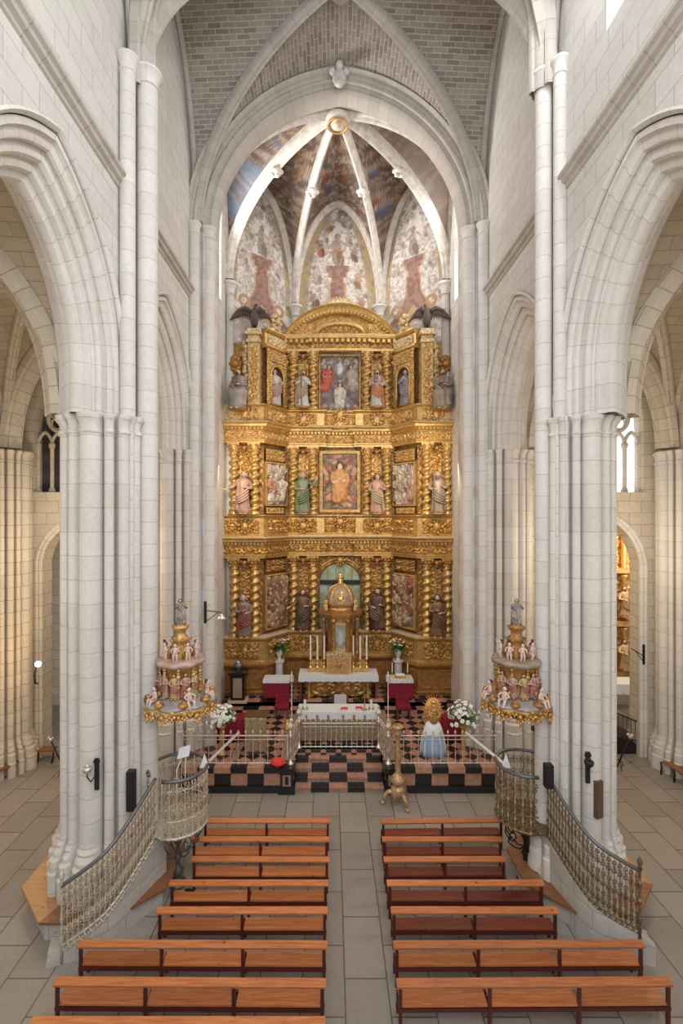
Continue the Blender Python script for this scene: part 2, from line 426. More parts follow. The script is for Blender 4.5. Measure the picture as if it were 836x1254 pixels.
BAYS = [(9.35, 6.5), (15.5, 5.9), (3.1, 6.0)]
STILT = {9.35: 1.05, 15.5: .7, 3.1: 1.05}
def wall_with_arches(side, x, ytop, name, mat, bays, a, h, off, ztop, windows=(), zbase=ZCAP):
    m = MB()
    n = 22
    for yc, L_ in bays:
        p = full_arch(a, h, off, n); y0 = yc - L_ / 2; y1 = yc + L_ / 2; p = [(p[0][0], -STILT[yc])] + p + [(p[-1][0], -STILT[yc])]; p = [(q, r_ + STILT[yc]) for q, r_ in p]
        pts = [(y0, 0)] + [(yc + q[0], q[1]) for q in p] + [(y1, 0)]
        wz = 17.6
        for k in range(len(pts) - 1):
            (ya, za), (yb, zb) = pts[k], pts[k + 1]
            ya = max(min(ya, y1), y0); yb = max(min(yb, y1), y0)
            if abs(ya - yb) < 1e-6: continue
            m.poly([(x, ya, zbase + za), (x, yb, zbase + zb), (x, yb, wz), (x, ya, wz)])
        # upper wall up to the wall rib, with an opening where there is a window
        w = [q for q in windows if abs(q[0] - yc) < 1]
        N_ = 24
        for k in range(N_):
            ya = y0 + L_ * k / N_; yb = y0 + L_ * (k + 1) / N_
            if w:
                wy, hw, zb_, zt = w[0][:4]
                if wy - hw < (ya + yb) / 2 < wy + hw:
                    m.poly([(x, ya, wz), (x, yb, wz), (x, yb, zb_), (x, ya, zb_)])
                    def wt(y): return zt - 1.2 * (1 - P(abs(y - wy) / hw)) 
                    m.poly([(x, ya, wt(ya)), (x, yb, wt(yb)), (x, yb, ztop), (x, ya, ztop)])
                    continue
            m.poly([(x, ya, wz), (x, yb, wz), (x, yb, ztop), (x, ya, ztop)])
    return struct(m.build(name, mat))

AA, AH = 2.0, 2.96     # clear half span and rise of the arcade arches
for side, nm in ((-1, 'left'), (1, 'right')):
    win = [(3.3, .75, 20.0, 24.6)] + ([(9.6, .75, 20.0, 24.6)] if side > 0 else [])  # nearest-bay windows are added, out of view, to house the side lights
    wall_with_arches(side, side * 5.6, 27, 'wall_' + nm, 'ashlar', BAYS, AA, AH, .86, 26.6, windows=win)
    wall_with_arches(side, side * 7.1, 27, 'wall_' + nm + '_aisle_face', 'aisle_stone', BAYS, AA, AH, .86, 17.7)
    for k, (yc, L_) in enumerate(BAYS):
        arcade(side, yc, AA, AH, name='trim_%d' % (1 + k + (3 if side > 0 else 0)))
    # clerestory reveal and glass
    for wi, w in enumerate(win):
        m = MB(); x0 = side * 5.6; x1 = side * 6.3
        ys = [w[0] - w[1] + 2 * w[1] * k / 12 for k in range(13)]
        wt = lambda y: w[3] - 1.2 * (1 - P(abs(y - w[0]) / w[1]))
        loop = [(ys[0], w[2])] + [(y, wt(y)) for y in ys] + [(ys[-1], w[2])]
        loop.append(loop[0])
        for k in range(len(loop) - 1):
            m.poly([(x0, loop[k][0], loop[k][1]), (x0, loop[k + 1][0], loop[k + 1][1]), (x1, loop[k + 1][0] , loop[k + 1][1]), (x1, loop[k][0], loop[k][1])])
        fr = struct(m.build('window_%d' % (1 if side < 0 else 2 + wi * 5), 'ashlar'))
        m = MB(); m.poly([(x1, a_, b_) for a_, b_ in loop[:-1]]); m.build('pane', 'window_day', fr)
    # string course
    m = MB()
    pr = [(0, 0), (.05, .03), (.06, .10), (.15, .14), (.17, .22), (.24, .26), (.24, .34), (.0, .42)]
    for ya, yb in ((0, 12.25), (13.25, 18.2)):
        m.rings([[(side * (5.6 - o), y, 17.75 + z) for o, z in pr] for y in (ya, yb)], closed=False)
    struct(m.build('trim_%d' % (7 if side < 0 else 8), 'rib_stone'))

# ---- clustered piers
def section(shafts, core, n=168):
    out = []
    for k in range(n):
        a = 2 * pi * k / n; dx, dy = cos(a), sin(a); r = core(a)
        for cx, cy, rr in shafts:
            b = dx * cx + dy * cy; q = b * b - (cx * cx + cy * cy - rr * rr)
            if q > 0: r = max(r, b + sqrt(q))
        out.append((r * dx, r * dy))
    return out
def cluster(rad):
    sh = []
    for q in range(4):
        A = q * pi / 2
        sh.append((rad * .79 * cos(A), rad * .79 * sin(A), rad * .225))
        for d, rr, dist in ((26, .10, .86), (45, .125, .86), (64, .10, .86)):
            sh.append((rad * dist * cos(A + R(d)), rad * dist * sin(A + R(d)), rad * rr))
    return section(sh, lambda a: rad * .66, 240)
def sectrings(m, sec, cx, cy, zs, closed=True):
    L_ = 0; us = [0]
    for i in range(len(sec)): us.append(us[-1] + hypot(sec[i][0] - sec[(i + 1) % len(sec)][0], sec[i][1] - sec[(i + 1) % len(sec)][1]))
    m.rings([[(cx + x * k, cy + y * k, z) for x, y in sec] for k, z in zs], us=us, vs=[z for k, z in zs], cap0=False)
def octo(r, cx, cy, ph=R(22.5)): return [(cx + r * cos(ph + k * pi / 4), cy + r * sin(ph + k * pi / 4)) for k in range(8)]

def pier(cx, cy, rad, label, ztop=ZCAP, group='clustered stone piers', mat='shaft_stone', base=1.25, cat='pillar', ring=True, kb=1.16):
    t = thing('clustered_pier', label, cat, (cx, cy, 0)); t['kind'] = 'structure'
    sec = cluster(rad)
    m = MB(); m.sm = True; sectrings(m, sec, 0, 0, [(1, base), (1, ztop - .45)]); m.build('shaft', mat, t, angle=30)
    m = MB(); m.sm = True
    sectrings(m, sec, 0, 0, [(1, ztop - .46), (1.03, ztop - .45), (1.045, ztop - .41), (1.03, ztop - .37), (1.0, ztop - .36), (1.01, ztop - .2), (1.05, ztop - .12), (1.07, ztop - .11), (1.10, ztop - .05), (1.10, ztop), (1.0, ztop + .03), (.6, ztop + .04)])
    m.build('capital', mat, t, angle=30)
    m = MB(); m.sm = True
    sectrings(m, sec, 0, 0, [(kb + .10, 0), (kb + .10, .45)] + [(a, b + base - 1.3) for a, b in ((kb + .10, .5), (kb + .06, .54), (kb + .06, .80), (kb, .84), (kb - .02, .86), (kb - .01, .90), (kb - .02, .96), (kb - .07, 1.02), (kb - .09, 1.06), (kb - .08, 1.12), (kb - .13, 1.18), (1.01, 1.22), (1, 1.31))])
    m.build('base', mat, t, angle=30)
    return t

def wallshafts(side, xf, yc, z0, z1, spec, name, label, mat='shaft_stone', capz=None, group=None):
    """engaged shafts facing the nave; spec: (dy, out, r)"""
    t = thing(name, label, 'pillar', (0, 0, 0)); t['kind'] = 'structure'
    for dy, out, r in spec:
        x = side * (xf - out); y = yc + dy
        m = MB(); m.sm = True
        n = 16
        m.lathe([(r * 1.32, z0), (r * 1.32, z0 + .5), (r * 1.2, z0 + .55), (r * 1.2, z0 + .8), (r * 1.28, z0 + .86), (r * 1.15, z0 + .95), (r * 1.2, z0 + 1.05), (r, z0 + 1.15)] if z0 < 1 else [(r, z0), (r, z0 + .1)], x, y, n)
        m.lathe([(r, z0 + .1), (r, z1 - .4)], x, y, n, vs=[z0 + hsh(dy, out) * .3, z1 + hsh(dy, out) * .3])
        m.build('shaft', mat, t, angle=35)
        m = MB(); m.sm = True
        m.lathe([(r, z1 - .42), (r * 1.15, z1 - .40), (r * 1.15, z1 - .36), (r * 1.02, z1 - .34), (r * 1.05, z1 - .2), (r * 1.35, z1 - .08), (r * 1.45, z1 - .06), (r * 1.45, z1), (r * .8, z1 + .02)], x, y, n)
        m.build('capital', mat, t, angle=35)
    return t

nearL = pier(-6.1, 12.6, 1.15, 'massive pale clustered pier behind the pulpit with a white reading lamp', base=1.8)
nearR = pier(6.08, 12.6, .96, 'slim pale clustered pier between the iron pulpit stair and the gilded chapel doorway', base=1.8)
farL = pier(-6.35, 18.75, 1.12, 'warm lit clustered pier behind the gilt canopy with a horn blowing statue near the lamp bracket', base=2.55)
farR = pier(6.35, 18.75, 1.12, 'warm lit clustered pier beside the iron railing behind the darker gilt canopy', base=2.55)
outL = pier(-12.75, 18.5, .92, 'aisle pier carrying the glowing wall sconce above the curved wooden seat', mat='aisle_stone', base=1.3)
outR = pier(13.2, 18.5, .95, 'aisle pier beside the doorway to the shining gold altarpiece', mat='shaft_stone', base=1.3)

wallshafts(-1, 5.6, 12.6, 1.7, 21.1, [(0, .52, .27), (-.46, .2, .19), (.46, .2, .19)], 'engaged_shafts', 'tall pale round shafts rising past the arch beside the reading lamp pulpit to the vault')
wallshafts(1, 5.6, 12.6, 1.7, 21.1, [(0, .36, .22), (-.40, .12, .16), (.40, .12, .16)], 'engaged_shafts', 'tall pale round shafts rising to the vault above the plain iron pulpit')
wallshafts(-1, 5.6, 18.45, 0.0, 20.6, [(-.25, .16, .19), (.12, .62, .22)], 'engaged_shafts', 'paired shafts at the chancel arch over the lamp bracket')
wallshafts(1, 5.6, 18.45, 0.0, 20.6, [(-.25, .16, .19), (.12, .62, .22)], 'engaged_shafts', 'paired shafts at the chancel arch next to the railing flowers and red table')

def cell(m, B, S1, S2, zs, h, n=16, crown=0.0, uvflip=False):
    """one web of a ribbed vault; B plan centre, S1/S2 springing points"""
    ax = ((S1[0] + S2[0]) / 2 - B[0], (S1[1] + S2[1]) / 2 - B[1]); al = hypot(*ax)
    wl = hypot(S1[0] - S2[0], S1[1] - S2[1])
    ts = [(k / n) for k in range(n + 1)]
    tt = [sin(pi / 2 * t) ** .9 if t > 0 else 0 for t in ts]
    arc = [0.]
    M = 400; tab = [0.]
    for k in range(M):
        a, b = k / M, (k + 1) / M
        tab.append(tab[-1] + hypot((b - a) * wl / 2, h * (P(b) - P(a))))
    def arcl(t): return tab[int(min(max(t, 0), 1) * M)]
    b0 = len(m.v)
    ns = 2 * n
    for u in tt:
        for j in range(ns + 1):
            q = (j - n) / n; s_ = (1 if q >= 0 else -1) * sin(pi / 2 * abs(q)) ** .9 if q else 0
            w1 = (1 + s_) / 2
            ex = S2[0] + (S1[0] - S2[0]) * w1; ey = S2[1] + (S1[1] - S2[1]) * w1
            x = B[0] + (ex - B[0]) * u; y = B[1] + (ey - B[1]) * u
            m.vert((x, y, zs + h * P(u * abs(s_)) + crown * (1 - u)))
    row = ns + 1
    def uvof(k, j):
        q = (j - n) / n; s_ = (1 if q >= 0 else -1) * sin(pi / 2 * abs(q)) ** .9 if q else 0
        a_ = arcl(tt[k] * abs(s_)) * (1 if s_ >= 0 else -1); b_ = tt[k] * al
        return (b_, a_)
    for k in range(n):
        for j in range(ns):
            a = b0 + k * row + j
            m.face((a, a + 1, a + row + 1, a + row), (uvof(k, j), uvof(k, j + 1), uvof(k + 1, j + 1), uvof(k + 1, j)))
RIB = [(-.17, .10), (-.17, -.12), (-.12, -.20), (-.07, -.23), (-.05, -.30), (0, -.34), (.05, -.30), (.07, -.23), (.12, -.20), (.17, -.12), (.17, .10)]
RIBBIG = [(-.36, .1), (-.36, -.10), (-.31, -.16), (-.24, -.15), (-.22, -.22), (-.16, -.30), (-.09, -.33), (-.07, -.40), (0, -.44), (.07, -.40), (.09, -.33), (.16, -.30), (.22, -.22), (.24, -.15), (.31, -.16), (.36, -.10), (.36, .1)]
def ribpath(B, S, zs, h, n=26, z0=None, crown=0.):
    out = []
    for k in range(n + 1):
        t = sin(pi / 2 * (1 - k / n)) ; t = t if k < n else 0
        out.append((B[0] + (S[0] - B[0]) * t, B[1] + (S[1] - B[1]) * t, zs + h * P(t * .9995) + crown * (1 - t)))
    return out
def vault(name, cx, cy, hx, hy, zs, h, mat, k0, ribs=True, rmat='rib_stone', sc=1., crown=.25, arches=True):
    m = MB(); m.sm = True
    B = (cx, cy); c = [(cx - hx, cy - hy), (cx + hx, cy - hy), (cx + hx, cy + hy), (cx - hx, cy + hy)]
    for i in range(4): cell(m, B, c[i], c[(i + 1) % 4], zs, h, crown=crown)
    ce = struct(m.build(name, mat))
    pr = [(a * sc, b * sc) for a, b in RIB]
    for i in range(4):
        m = MB(); m.sm = True; m.sweep(ribpath(B, c[i], zs, h, crown=crown)[:], pr); m.build('rib', rmat, ce, angle=35)
    # formerets against the walls
    for i in (1, 3):
        a_, b_ = c[i], c[(i + 1) % 4]; mid = ((a_[0] + b_[0]) / 2, (a_[1] + b_[1]) / 2)
        pth = ribpath(mid, a_, zs, h)[:-1] + ribpath(mid, b_, zs, h)[::-1]
        m = MB(); m.sm = True; m.sweep(pth, [(x * .6 * sc, y * .5 * sc) for x, y in RIB]); m.build('wall_rib', rmat, ce, angle=35)
    m = MB(); m.sm = True
    m.lathe([(.05, -.55 * sc), (.3 * sc, -.5 * sc), (.38 * sc, -.35 * sc), (.36 * sc, .1)], cx, cy, 16, zs + h + crown); m.build('boss', rmat, ce)
    return ce
def transverse(name, y, cx, hx, zs, h, mat='rib_stone', sc=1., prof=RIBBIG, stilt=0):
    pth = ribpath((cx, y), (cx - hx, y), zs + stilt, h - stilt)[:-1] + ribpath((cx, y), (cx + hx, y), zs + stilt, h - stilt)[::-1]
    if stilt: pth = [(cx - hx, y, zs)] + pth + [(cx + hx, y, zs)]
    m = MB(); m.sm = True; m.sweep(pth, [(a * sc, b * sc) for a, b in prof]); return struct(m.build(name, mat, angle=35))

vault('ceiling', 0, 15.55, 5.45, 2.95, ZSPR, HV, 'vault_brick', 0)
vault('ceiling_west', 0, 9.6, 5.45, 3.0, ZSPR, HV, 'vault_brick', 0)
transverse('trim_20', 12.6, 0, 5.3, ZSPR, HV, stilt=1.6)
transverse('trim_21', 6.6, 0, 5.3, ZSPR, HV, stilt=1.6)

# chancel arch: several moulded orders
prof = [(1.05, -.45), (1.0, -.5), (.92, -.46), (.88, -.36), (.80, -.32), (.72, -.38), (.66, -.30), (.62, -.16), (.52, -.12), (.44, -.18), (.36, -.16), (.34, -.04), (.28, .02), (.18, -.02), (.08, .04), (.03, .14), (0, .26), (0, .55), (.06, .7), (.4, .8)]
m = MB(); m.sm = True; n = 30
allp = [full_arch(4.72, 5.25, o, n) for o, w in prof]
m.rings([[(allp[i][k][0], 18.55 + prof[i][1], 20.55 + allp[i][k][1]) for i in range(len(prof))] for k in range(2 * n + 1)], closed=False)
struct(m.build('trim_22', 'rib_stone', angle=35))
# chancel jambs
for s_ in (-1, 1):
    m = MB(); m.sm = True
    m.rings([[(s_ * (4.72 + o), 18.55 + w, z) for o, w in prof if o < .8] for z in (0, 20.6)], closed=False)
    struct(m.build('trim_%d' % (23 if s_ < 0 else 24), 'painted_stone', angle=35))

# aisles
for s_, nm, mt, vm in ((-1, 'left', 'aisle_stone', 'aisle_vault'), (1, 'right', 'aisle_stone', 'aisle_vault')):
    for q, yc in enumerate((15.6, 9.6, 3.6)):
        vault('ceiling_aisle_%s_%d' % (nm, q), s_ * 9.95, yc, 2.85, 3.0, ZCAP, 4.9, vm, 0, rmat=mt, sc=.95, crown=.15)
    for q, y in enumerate((18.55, 12.6, 6.6)):
        transverse('trim_%d' % ((30 if s_ < 0 else 40) + q), y, s_ * 9.95, 2.7, ZCAP, 4.75, mat=mt, sc=1.15)
    m = MB(); x = s_ * 12.8
    m.poly([(x, -1, 0), (x, 19.2, 0), (x, 19.2, 17.4), (x, -1, 17.4)])
    struct(m.build('wall_%s_outer' % nm, mt))
    # end wall with chapel doorway and traceried window
    Y = 19.25; cxo, hw, spr = (-10.3, 1.5, 7.6) if s_ < 0 else (11.0, 1.02, 7.5)
    apex = 9.35; m = MB()
    def hole(cx, hw, z0, zs, za, n=14):
        p = [(cx - hw, z0)] + [(cx - hw * (1 - 0), zs)]
        pp = full_arch(hw, za - zs, 0, n)
        return [(cx - hw, z0)] + [(cx + a, zs + b) for a, b in pp] + [(cx + hw, z0)]
    wcx, whw, wz0, wzs, wza = (s_ * 10.2, 1.95, 10.55, 13.2, 15.8)
    h1 = hole(cxo, hw, 0, spr, apex); h2 = hole(wcx, whw, wz0, wzs, wza)
    xa, xb = s_ * 10 - 3.4, s_ * 10 + 3.6
    for hh, zb, zt in ((h1, 0, 10.0), (h2, 10.0, 17.4)):
        lo = hh[0][1]
        if lo > zb: m.poly([(xa, Y, zb), (xb, Y, zb), (xb, Y, lo), (xa, Y, lo)])
        m.poly([(xa, Y, lo), (hh[0][0], Y, lo), (hh[0][0], Y, zt), (xa, Y, zt)])
        m.poly([(hh[-1][0], Y, lo), (xb, Y, lo), (xb, Y, zt), (hh[-1][0], Y, zt)])
        for k in range(1, len(hh) - 2):
            a_, b_ = hh[k], hh[k + 1]
            m.poly([(a_[0], Y, a_[1]), (b_[0], Y, b_[1]), (b_[0], Y, zt), (a_[0], Y, zt)])
        for k in range(len(hh) - 1):
            a_, b_ = hh[k], hh[k + 1]
            m.poly([(a_[0], Y, a_[1]), (b_[0], Y, b_[1]), (b_[0], Y + .7, b_[1]), (a_[0], Y + .7, a_[1])])
    struct(m.build('wall_%s_end' % nm, mt))
    # door moulding
    m = MB(); m.sm = True
    pr = [(.30, 0), (.28, -.06), (.2, -.08), (.14, -.02), (.08, -.05), (-.015, 0), (-.015, .1)]
    ap = [full_arch(hw, apex - spr, o, 14) for o, w in pr]
    rs = [[(cxo - hw - o, Y + w, 0) for o, w in pr]] + [[(cxo + ap[i][k][0], Y + pr[i][1], spr + ap[i][k][1]) for i in range(len(pr))] for k in range(29)] + [[(cxo + hw + o, Y + w, 0) for o, w in pr]]
    m.rings(rs, closed=False); struct(m.build('door_%d' % (1 if s_ < 0 else 2), 'shaft_stone' if s_ > 0 else mt, angle=35))
    # traceried window: mullions, round heads, rings
    wn = struct(MB().box(wcx - whw - .15, wcx + whw + .15, Y - .06, Y + .3, wz0 - .18, wz0).build('window_%d' % (3 if s_ < 0 else 4), mt))
    for k in range(8):
        x = wcx - whw + 2 * whw * k / 7
        m = MB(); m.sm = True; m.lathe([(.13, 0), (.13, .12), (.08, .2), (.08, 1.75), (.13, 1.85), (.13, 2.0)], x, Y + .35, 8, wz0); m.build('mullion', 'shaft_stone' if s_ > 0 else mt, wn)
    for k in range(7):
        x = wcx - whw + 2 * whw * (k + .5) / 7
        pth = [(x + a, Y + .35, wz0 + 1.95 + b) for a, b in full_arch(whw / 7, .5, 0, 8)]
        m = MB(); m.sm = True; m.tube(pth, .07, 5); m.build('tracery', 'shaft_stone' if s_ > 0 else mt, wn)
    for x, z, r in ((wcx - whw * .5, wz0 + 3.0, .56), (wcx + whw * .5, wz0 + 3.0, .56), (wcx, wz0 + 3.9, .62)):
        m = MB(); m.sm = True; m.tube([(x + r * cos(2 * pi * k / 20), Y + .35, z + r * sin(2 * pi * k / 20)) for k in range(21)], .09, 5, cap=False)
        for q in range(4):
            a = q * pi / 2 + pi / 4
            m.tube([(x + r * .5 * cos(a) + r * .42 * cos(2 * pi * k / 10), Y + .35, z + r * .5 * sin(a) + r * .42 * sin(2 * pi * k / 10)) for k in range(11)], .045, 4, cap=False)
        m.build('tracery', 'shaft_stone' if s_ > 0 else mt, wn)
    m = MB(); m.poly([(wcx - whw, Y + .6, wz0), (wcx + whw, Y + .6, wz0), (wcx + whw, Y + .6, wza), (wcx - whw, Y + .6, wza)])
    m.build('pane', 'window_day_soft' if s_ > 0 else 'window_dark', wn)
    # chapel beyond the doorway
    m = MB(); yb = 24.6
    x0, x1 = (-17.6, -6.0) if s_ < 0 else (6.0, 17.8)
    m.poly([(x0, yb, 0), (x1, yb, 0), (x1, yb, 12), (x0, yb, 12)])
    m.poly([(x0, Y + .7, 0), (x0, yb, 0), (x0, yb, 12), (x0, Y + .7, 12)]); m.poly([(x1, Y + .7, 0), (x1, yb, 0), (x1, yb, 12), (x1, Y + .7, 12)])
    m.poly([(x0, Y + .7, 10.2), (x1, Y + .7, 10.2), (x1, yb, 10.2), (x0, yb, 10.2)])
    struct(m.build('wall_%s_chapel' % nm, mt))

# ---- apse
AY = 18.9
PLAN = [(-5.25, AY), (-5.25, 22.9), (-2.25, 25.5), (2.35, 25.5), (5.3, 22.9), (5.3, AY)]
BO = (-.02, 19.7); ZA = 20.6; HA = 5.55
# painted vault: colours by a small painting routine
def pal_fresco(x, y, seed):
    n = fbm(x * 1.1, y * 1.1, seed); n2 = fbm(x * 3.6, y * 3.6, seed + 3); n3 = fbm(x * 7.5, y * 7.5, seed + 7)
    c = mixc((.29, .21, .16), (.16, .11, .085), n)
    if n2 > .56: c = mixc(c, (.50, .42, .36), min((n2 - .56) * 8, .8))
    if n2 < .40: c = mixc(c, (.14, .10, .09), min((.40 - n2) * 7, .85))
    if n3 > .62: c = mixc(c, (.56, .38, .20), .6)
    if n3 < .35: c = mixc(c, (.20, .14, .13), .5)
    return c
def figures(seed, cx0, cx1, cy0, cy1, n, sc=1.):
    rnd = random.Random(seed); out = []
    for k in range(n):
        fx = cx0 + (cx1 - cx0) * rnd.random(); fy = cy0 + (cy1 - cy0) * rnd.random(); s_ = sc * (.7 + .6 * rnd.random())
        robe = rnd.choice([(.50, .13, .09), (.15, .20, .33), (.20, .26, .17), (.56, .36, .18), (.60, .53, .48), (.42, .22, .17)]); a = rnd.uniform(-.6, .6)
        out += [(fx, fy, .20 * s_, .42 * s_, a, robe), (fx + .18 * s_ * sin(a), fy + .2 * s_, .17 * s_, .22 * s_, a + .5, mixc(robe, (.6, .5, .42), .5)), (fx - .42 * s_ * sin(a), fy + .5 * s_, .095 * s_, .12 * s_, 0, (.62, .43, .33)),
                (fx + .2 * s_, fy + .18 * s_, .2 * s_, .05 * s_, a + .6, (.60, .42, .33)), (fx + .05, fy - .4 * s_, .3 * s_, .12 * s_, -a, (.66, .62, .58))]
    return out
def paint(x, y, base, figs):
    c = base
    for fx, fy, rx, ry, a, col in figs:
        dx, dy = x - fx, y - fy; ca, sa = cos(a), sin(a); u = (dx * ca + dy * sa) / rx; v = (-dx * sa + dy * ca) / ry
        q = u * u + v * v
        if q < 1:
            c = mixc(c, mixc(col, (.08, .06, .05), .35 * (fbm(x * 11, y * 11, 3) > .52)), .85 if q < .8 else .4)
    return c
def pfig(x, y, s_, robe, a=0., sk=(.60, .43, .32)):
    c_, n_ = cos(a), sin(a); q = lambda dx, dy: (x + (dx * c_ + dy * n_) * s_, y + (-dx * n_ + dy * c_) * s_)
    out = []
    for dx, dy, rx, ry, r_, col in ((0, -.45, .26, .42, 0, robe), (.12, -.55, .16, .36, .3, mixc(robe, (.1, .07, .06), .45)), (-.05, 0, .2, .3, .1, mixc(robe, (.72, .62, .5), .35)), (-.24, .05, .2, .065, .6, sk), (.25, .1, .22, .06, -.7, sk), (0, .38, .125, .15, 0, (.20, .12, .08)), (0, .36, .095, .12, 0, sk)):
        p = q(dx, dy); out.append((p[0], p[1], rx * s_, ry * s_, a + r_, col))
    return out
def cloudy(x, y, s_, n, seed):
    r = random.Random(seed); out = []
    for k in range(n):
        out.append((x + r.uniform(-1, 1) * s_, y + r.uniform(-.5, .5) * s_, s_ * r.uniform(.15, .3), s_ * r.uniform(.1, .2), r.uniform(-1, 1), r.choice([(.56, .50, .45), (.42, .36, .32), (.62, .56, .50), (.30, .24, .20)])))
    return out
ROBES = [(.46, .12, .08), (.13, .20, .16), (.16, .19, .30), (.50, .30, .16), (.56, .47, .40), (.34, .17, .12)]
def painted_cell(name, B, S1, S2, seed, nf=4, pal=None, parent=None):
    m = MB(); m.sm = True; cell(m, B, S1, S2, ZA, HA, n=60, crown=0)
    dx, dy = (S1[0] - S2[0]), (S1[1] - S2[1]); l = hypot(dx, dy); dx /= l; dy /= l
    ax = ((S1[0] + S2[0]) / 2 - B[0], (S1[1] + S2[1]) / 2 - B[1]); al = hypot(*ax)
    figs = []; rq = random.Random(seed)
    for w_ in (.30, .42, .55, .68, .80, .92):
        yy0 = al * w_ + HA * (1 - P(w_ * .1)) * .8 + .35
        for q in range(1 + (w_ > .4) + (w_ > .6)):
            uu = (rq.uniform(-.15, .15) + (q - (w_ > .4) * .5 - (w_ > .6) * .5) * .5) * l * w_ * .8
            figs += cloudy(uu, -yy0 - .35, .5, 5, seed * 7 + q) + pfig(uu, -yy0, rq.uniform(.5, .85), rq.choice(ROBES), rq.uniform(-.7, .7))
    for i, p in enumerate(m.v):
        u = (p[0] - B[0]) * dx + (p[1] - B[1]) * dy; w = hypot(p[0] - B[0], p[1] - B[1])
        yy = w + (26.2 - p[2]) * .8
        m.col[i] = paint(u, -yy, (pal or pal_fresco)(u + seed * 3.1, yy + seed, seed), figs)
    return m.build(name, 'painted', parent)
S = [(-5.25, AY), (-5.25, 22.9), (-2.25, 25.5), (2.35, 25.5), (5.3, 22.9), (5.3, AY)]
def pal_blue(x, y, s):
    c = pal_fresco(x, y, s); n = fbm(x * .8 + 4, y * .8, s + 20)
    if n > .52: c = mixc(c, (.20, .27, .38), min(1, (n - .52) * 7) * .8)
    return c
def pal_pink(x, y, s):
    c = pal_fresco(x, y, s); n = fbm(x * .9 + 9, y * .9, s + 30)
    return mixc(c, (.68, .55, .47), .45 if n > .45 else .25)
apse = MB(); apse.box(-5.3, 5.35, 25.62, 25.7, 26.4, 26.5)
apv = struct(apse.build('ceiling_apse', 'painted_rib'))
pals = [pal_blue, None, None, None, pal_pink]
for k in range(5):
    painted_cell('painted_web', BO, S[k], S[k + 1], 11 + k, nf=(4, 4, 3, 4, 4)[k], pal=pals[k], parent=apv)
m_ = painted_cell('painted_web', BO, S[5], S[0], 40, 2, parent=apv)
RA = [(a * 1.15, b * 1.25) for a, b in RIB]
for k, s_ in enumerate(S):
    m = MB(); m.sm = True; m.sweep(ribpath(BO, s_, ZA, HA), RA if k in (0, 1, 4, 5) else [(a * .8, b * .9) for a, b in RA]); m.build('rib', 'painted_rib', apv, angle=35)
    if 0 < k < 5:   # gilt fillet under each rib and carved knot halfway
        pth = ribpath(BO, s_, ZA, HA)
        m = MB(); m.sm = True; q = pth[17]; m.ball((q[0], q[1], q[2] - .38), .26, 8, 6, (1, 1, .8))
        for z in range(6): m.ball((q[0] + .24 * cos(z), q[1] + .1 * sin(z), q[2] - .38 + .24 * sin(z)), .1, 5, 4)
        m.build('rib_knot', 'painted_rib', apv)
for k in range(5):
    a_, b_ = S[k], S[k + 1]; mid = ((a_[0] + b_[0]) / 2, (a_[1] + b_[1]) / 2)
    pth = ribpath(mid, a_, ZA, HA)[:-1] + ribpath(mid, b_, ZA, HA)[::-1]
    m = MB(); m.sm = True; m.sweep(pth, [(x * .95, y * .8) for x, y in RIB]); m.build('wall_rib', 'painted_rib', apv, angle=35)
m = MB(); m.sm = True
m.lathe([(.1, -.62), (.42, -.6), (.50, -.5), (.50, -.36), (.40, -.3), (.46, -.1), (.52, .05), (.5, .35)], BO[0], BO[1], 20, ZA + HA)
m.build('boss', 'painted_rib', apv)
m = MB(); m.sm = True; m.use('gold_light'); m.tube([(BO[0] + .40 * cos(2 * pi * k / 24), BO[1] - .0 + .40 * sin(2 * pi * k / 24), ZA + HA - .64) for k in range(25)], .05, 5, cap=False)
m.use('skin'); m.ball((BO[0], BO[1] - .1, ZA + HA - .66), .14, 8, 6); m.use('marble_white'); m.ball((BO[0], BO[1] + .08, ZA + HA - .62), .26, 8, 6, (1, .8, .4))
m.build('boss_medallion', None, apv)
# carved shield on the crown of the chancel arch
m = MB(); m.sm = True; 
m.ball((0.02, 18.1, 26.0), .33, 10, 8, (.8, .45, 1.1)); m.ball((-.24, 18.1, 26.25), .14, 6, 5); m.ball((.27, 18.1, 26.25), .14, 6, 5); m.ball((0.02, 18.05, 26.42), .17, 6, 5); m.ball((.02, 18.02, 25.75), .15, 6, 5)
o = m.build('carved_keystone', 'marble_white'); tag(o, 'pale carved keystone ornament at the crown of the chancel arch', 'keystone')

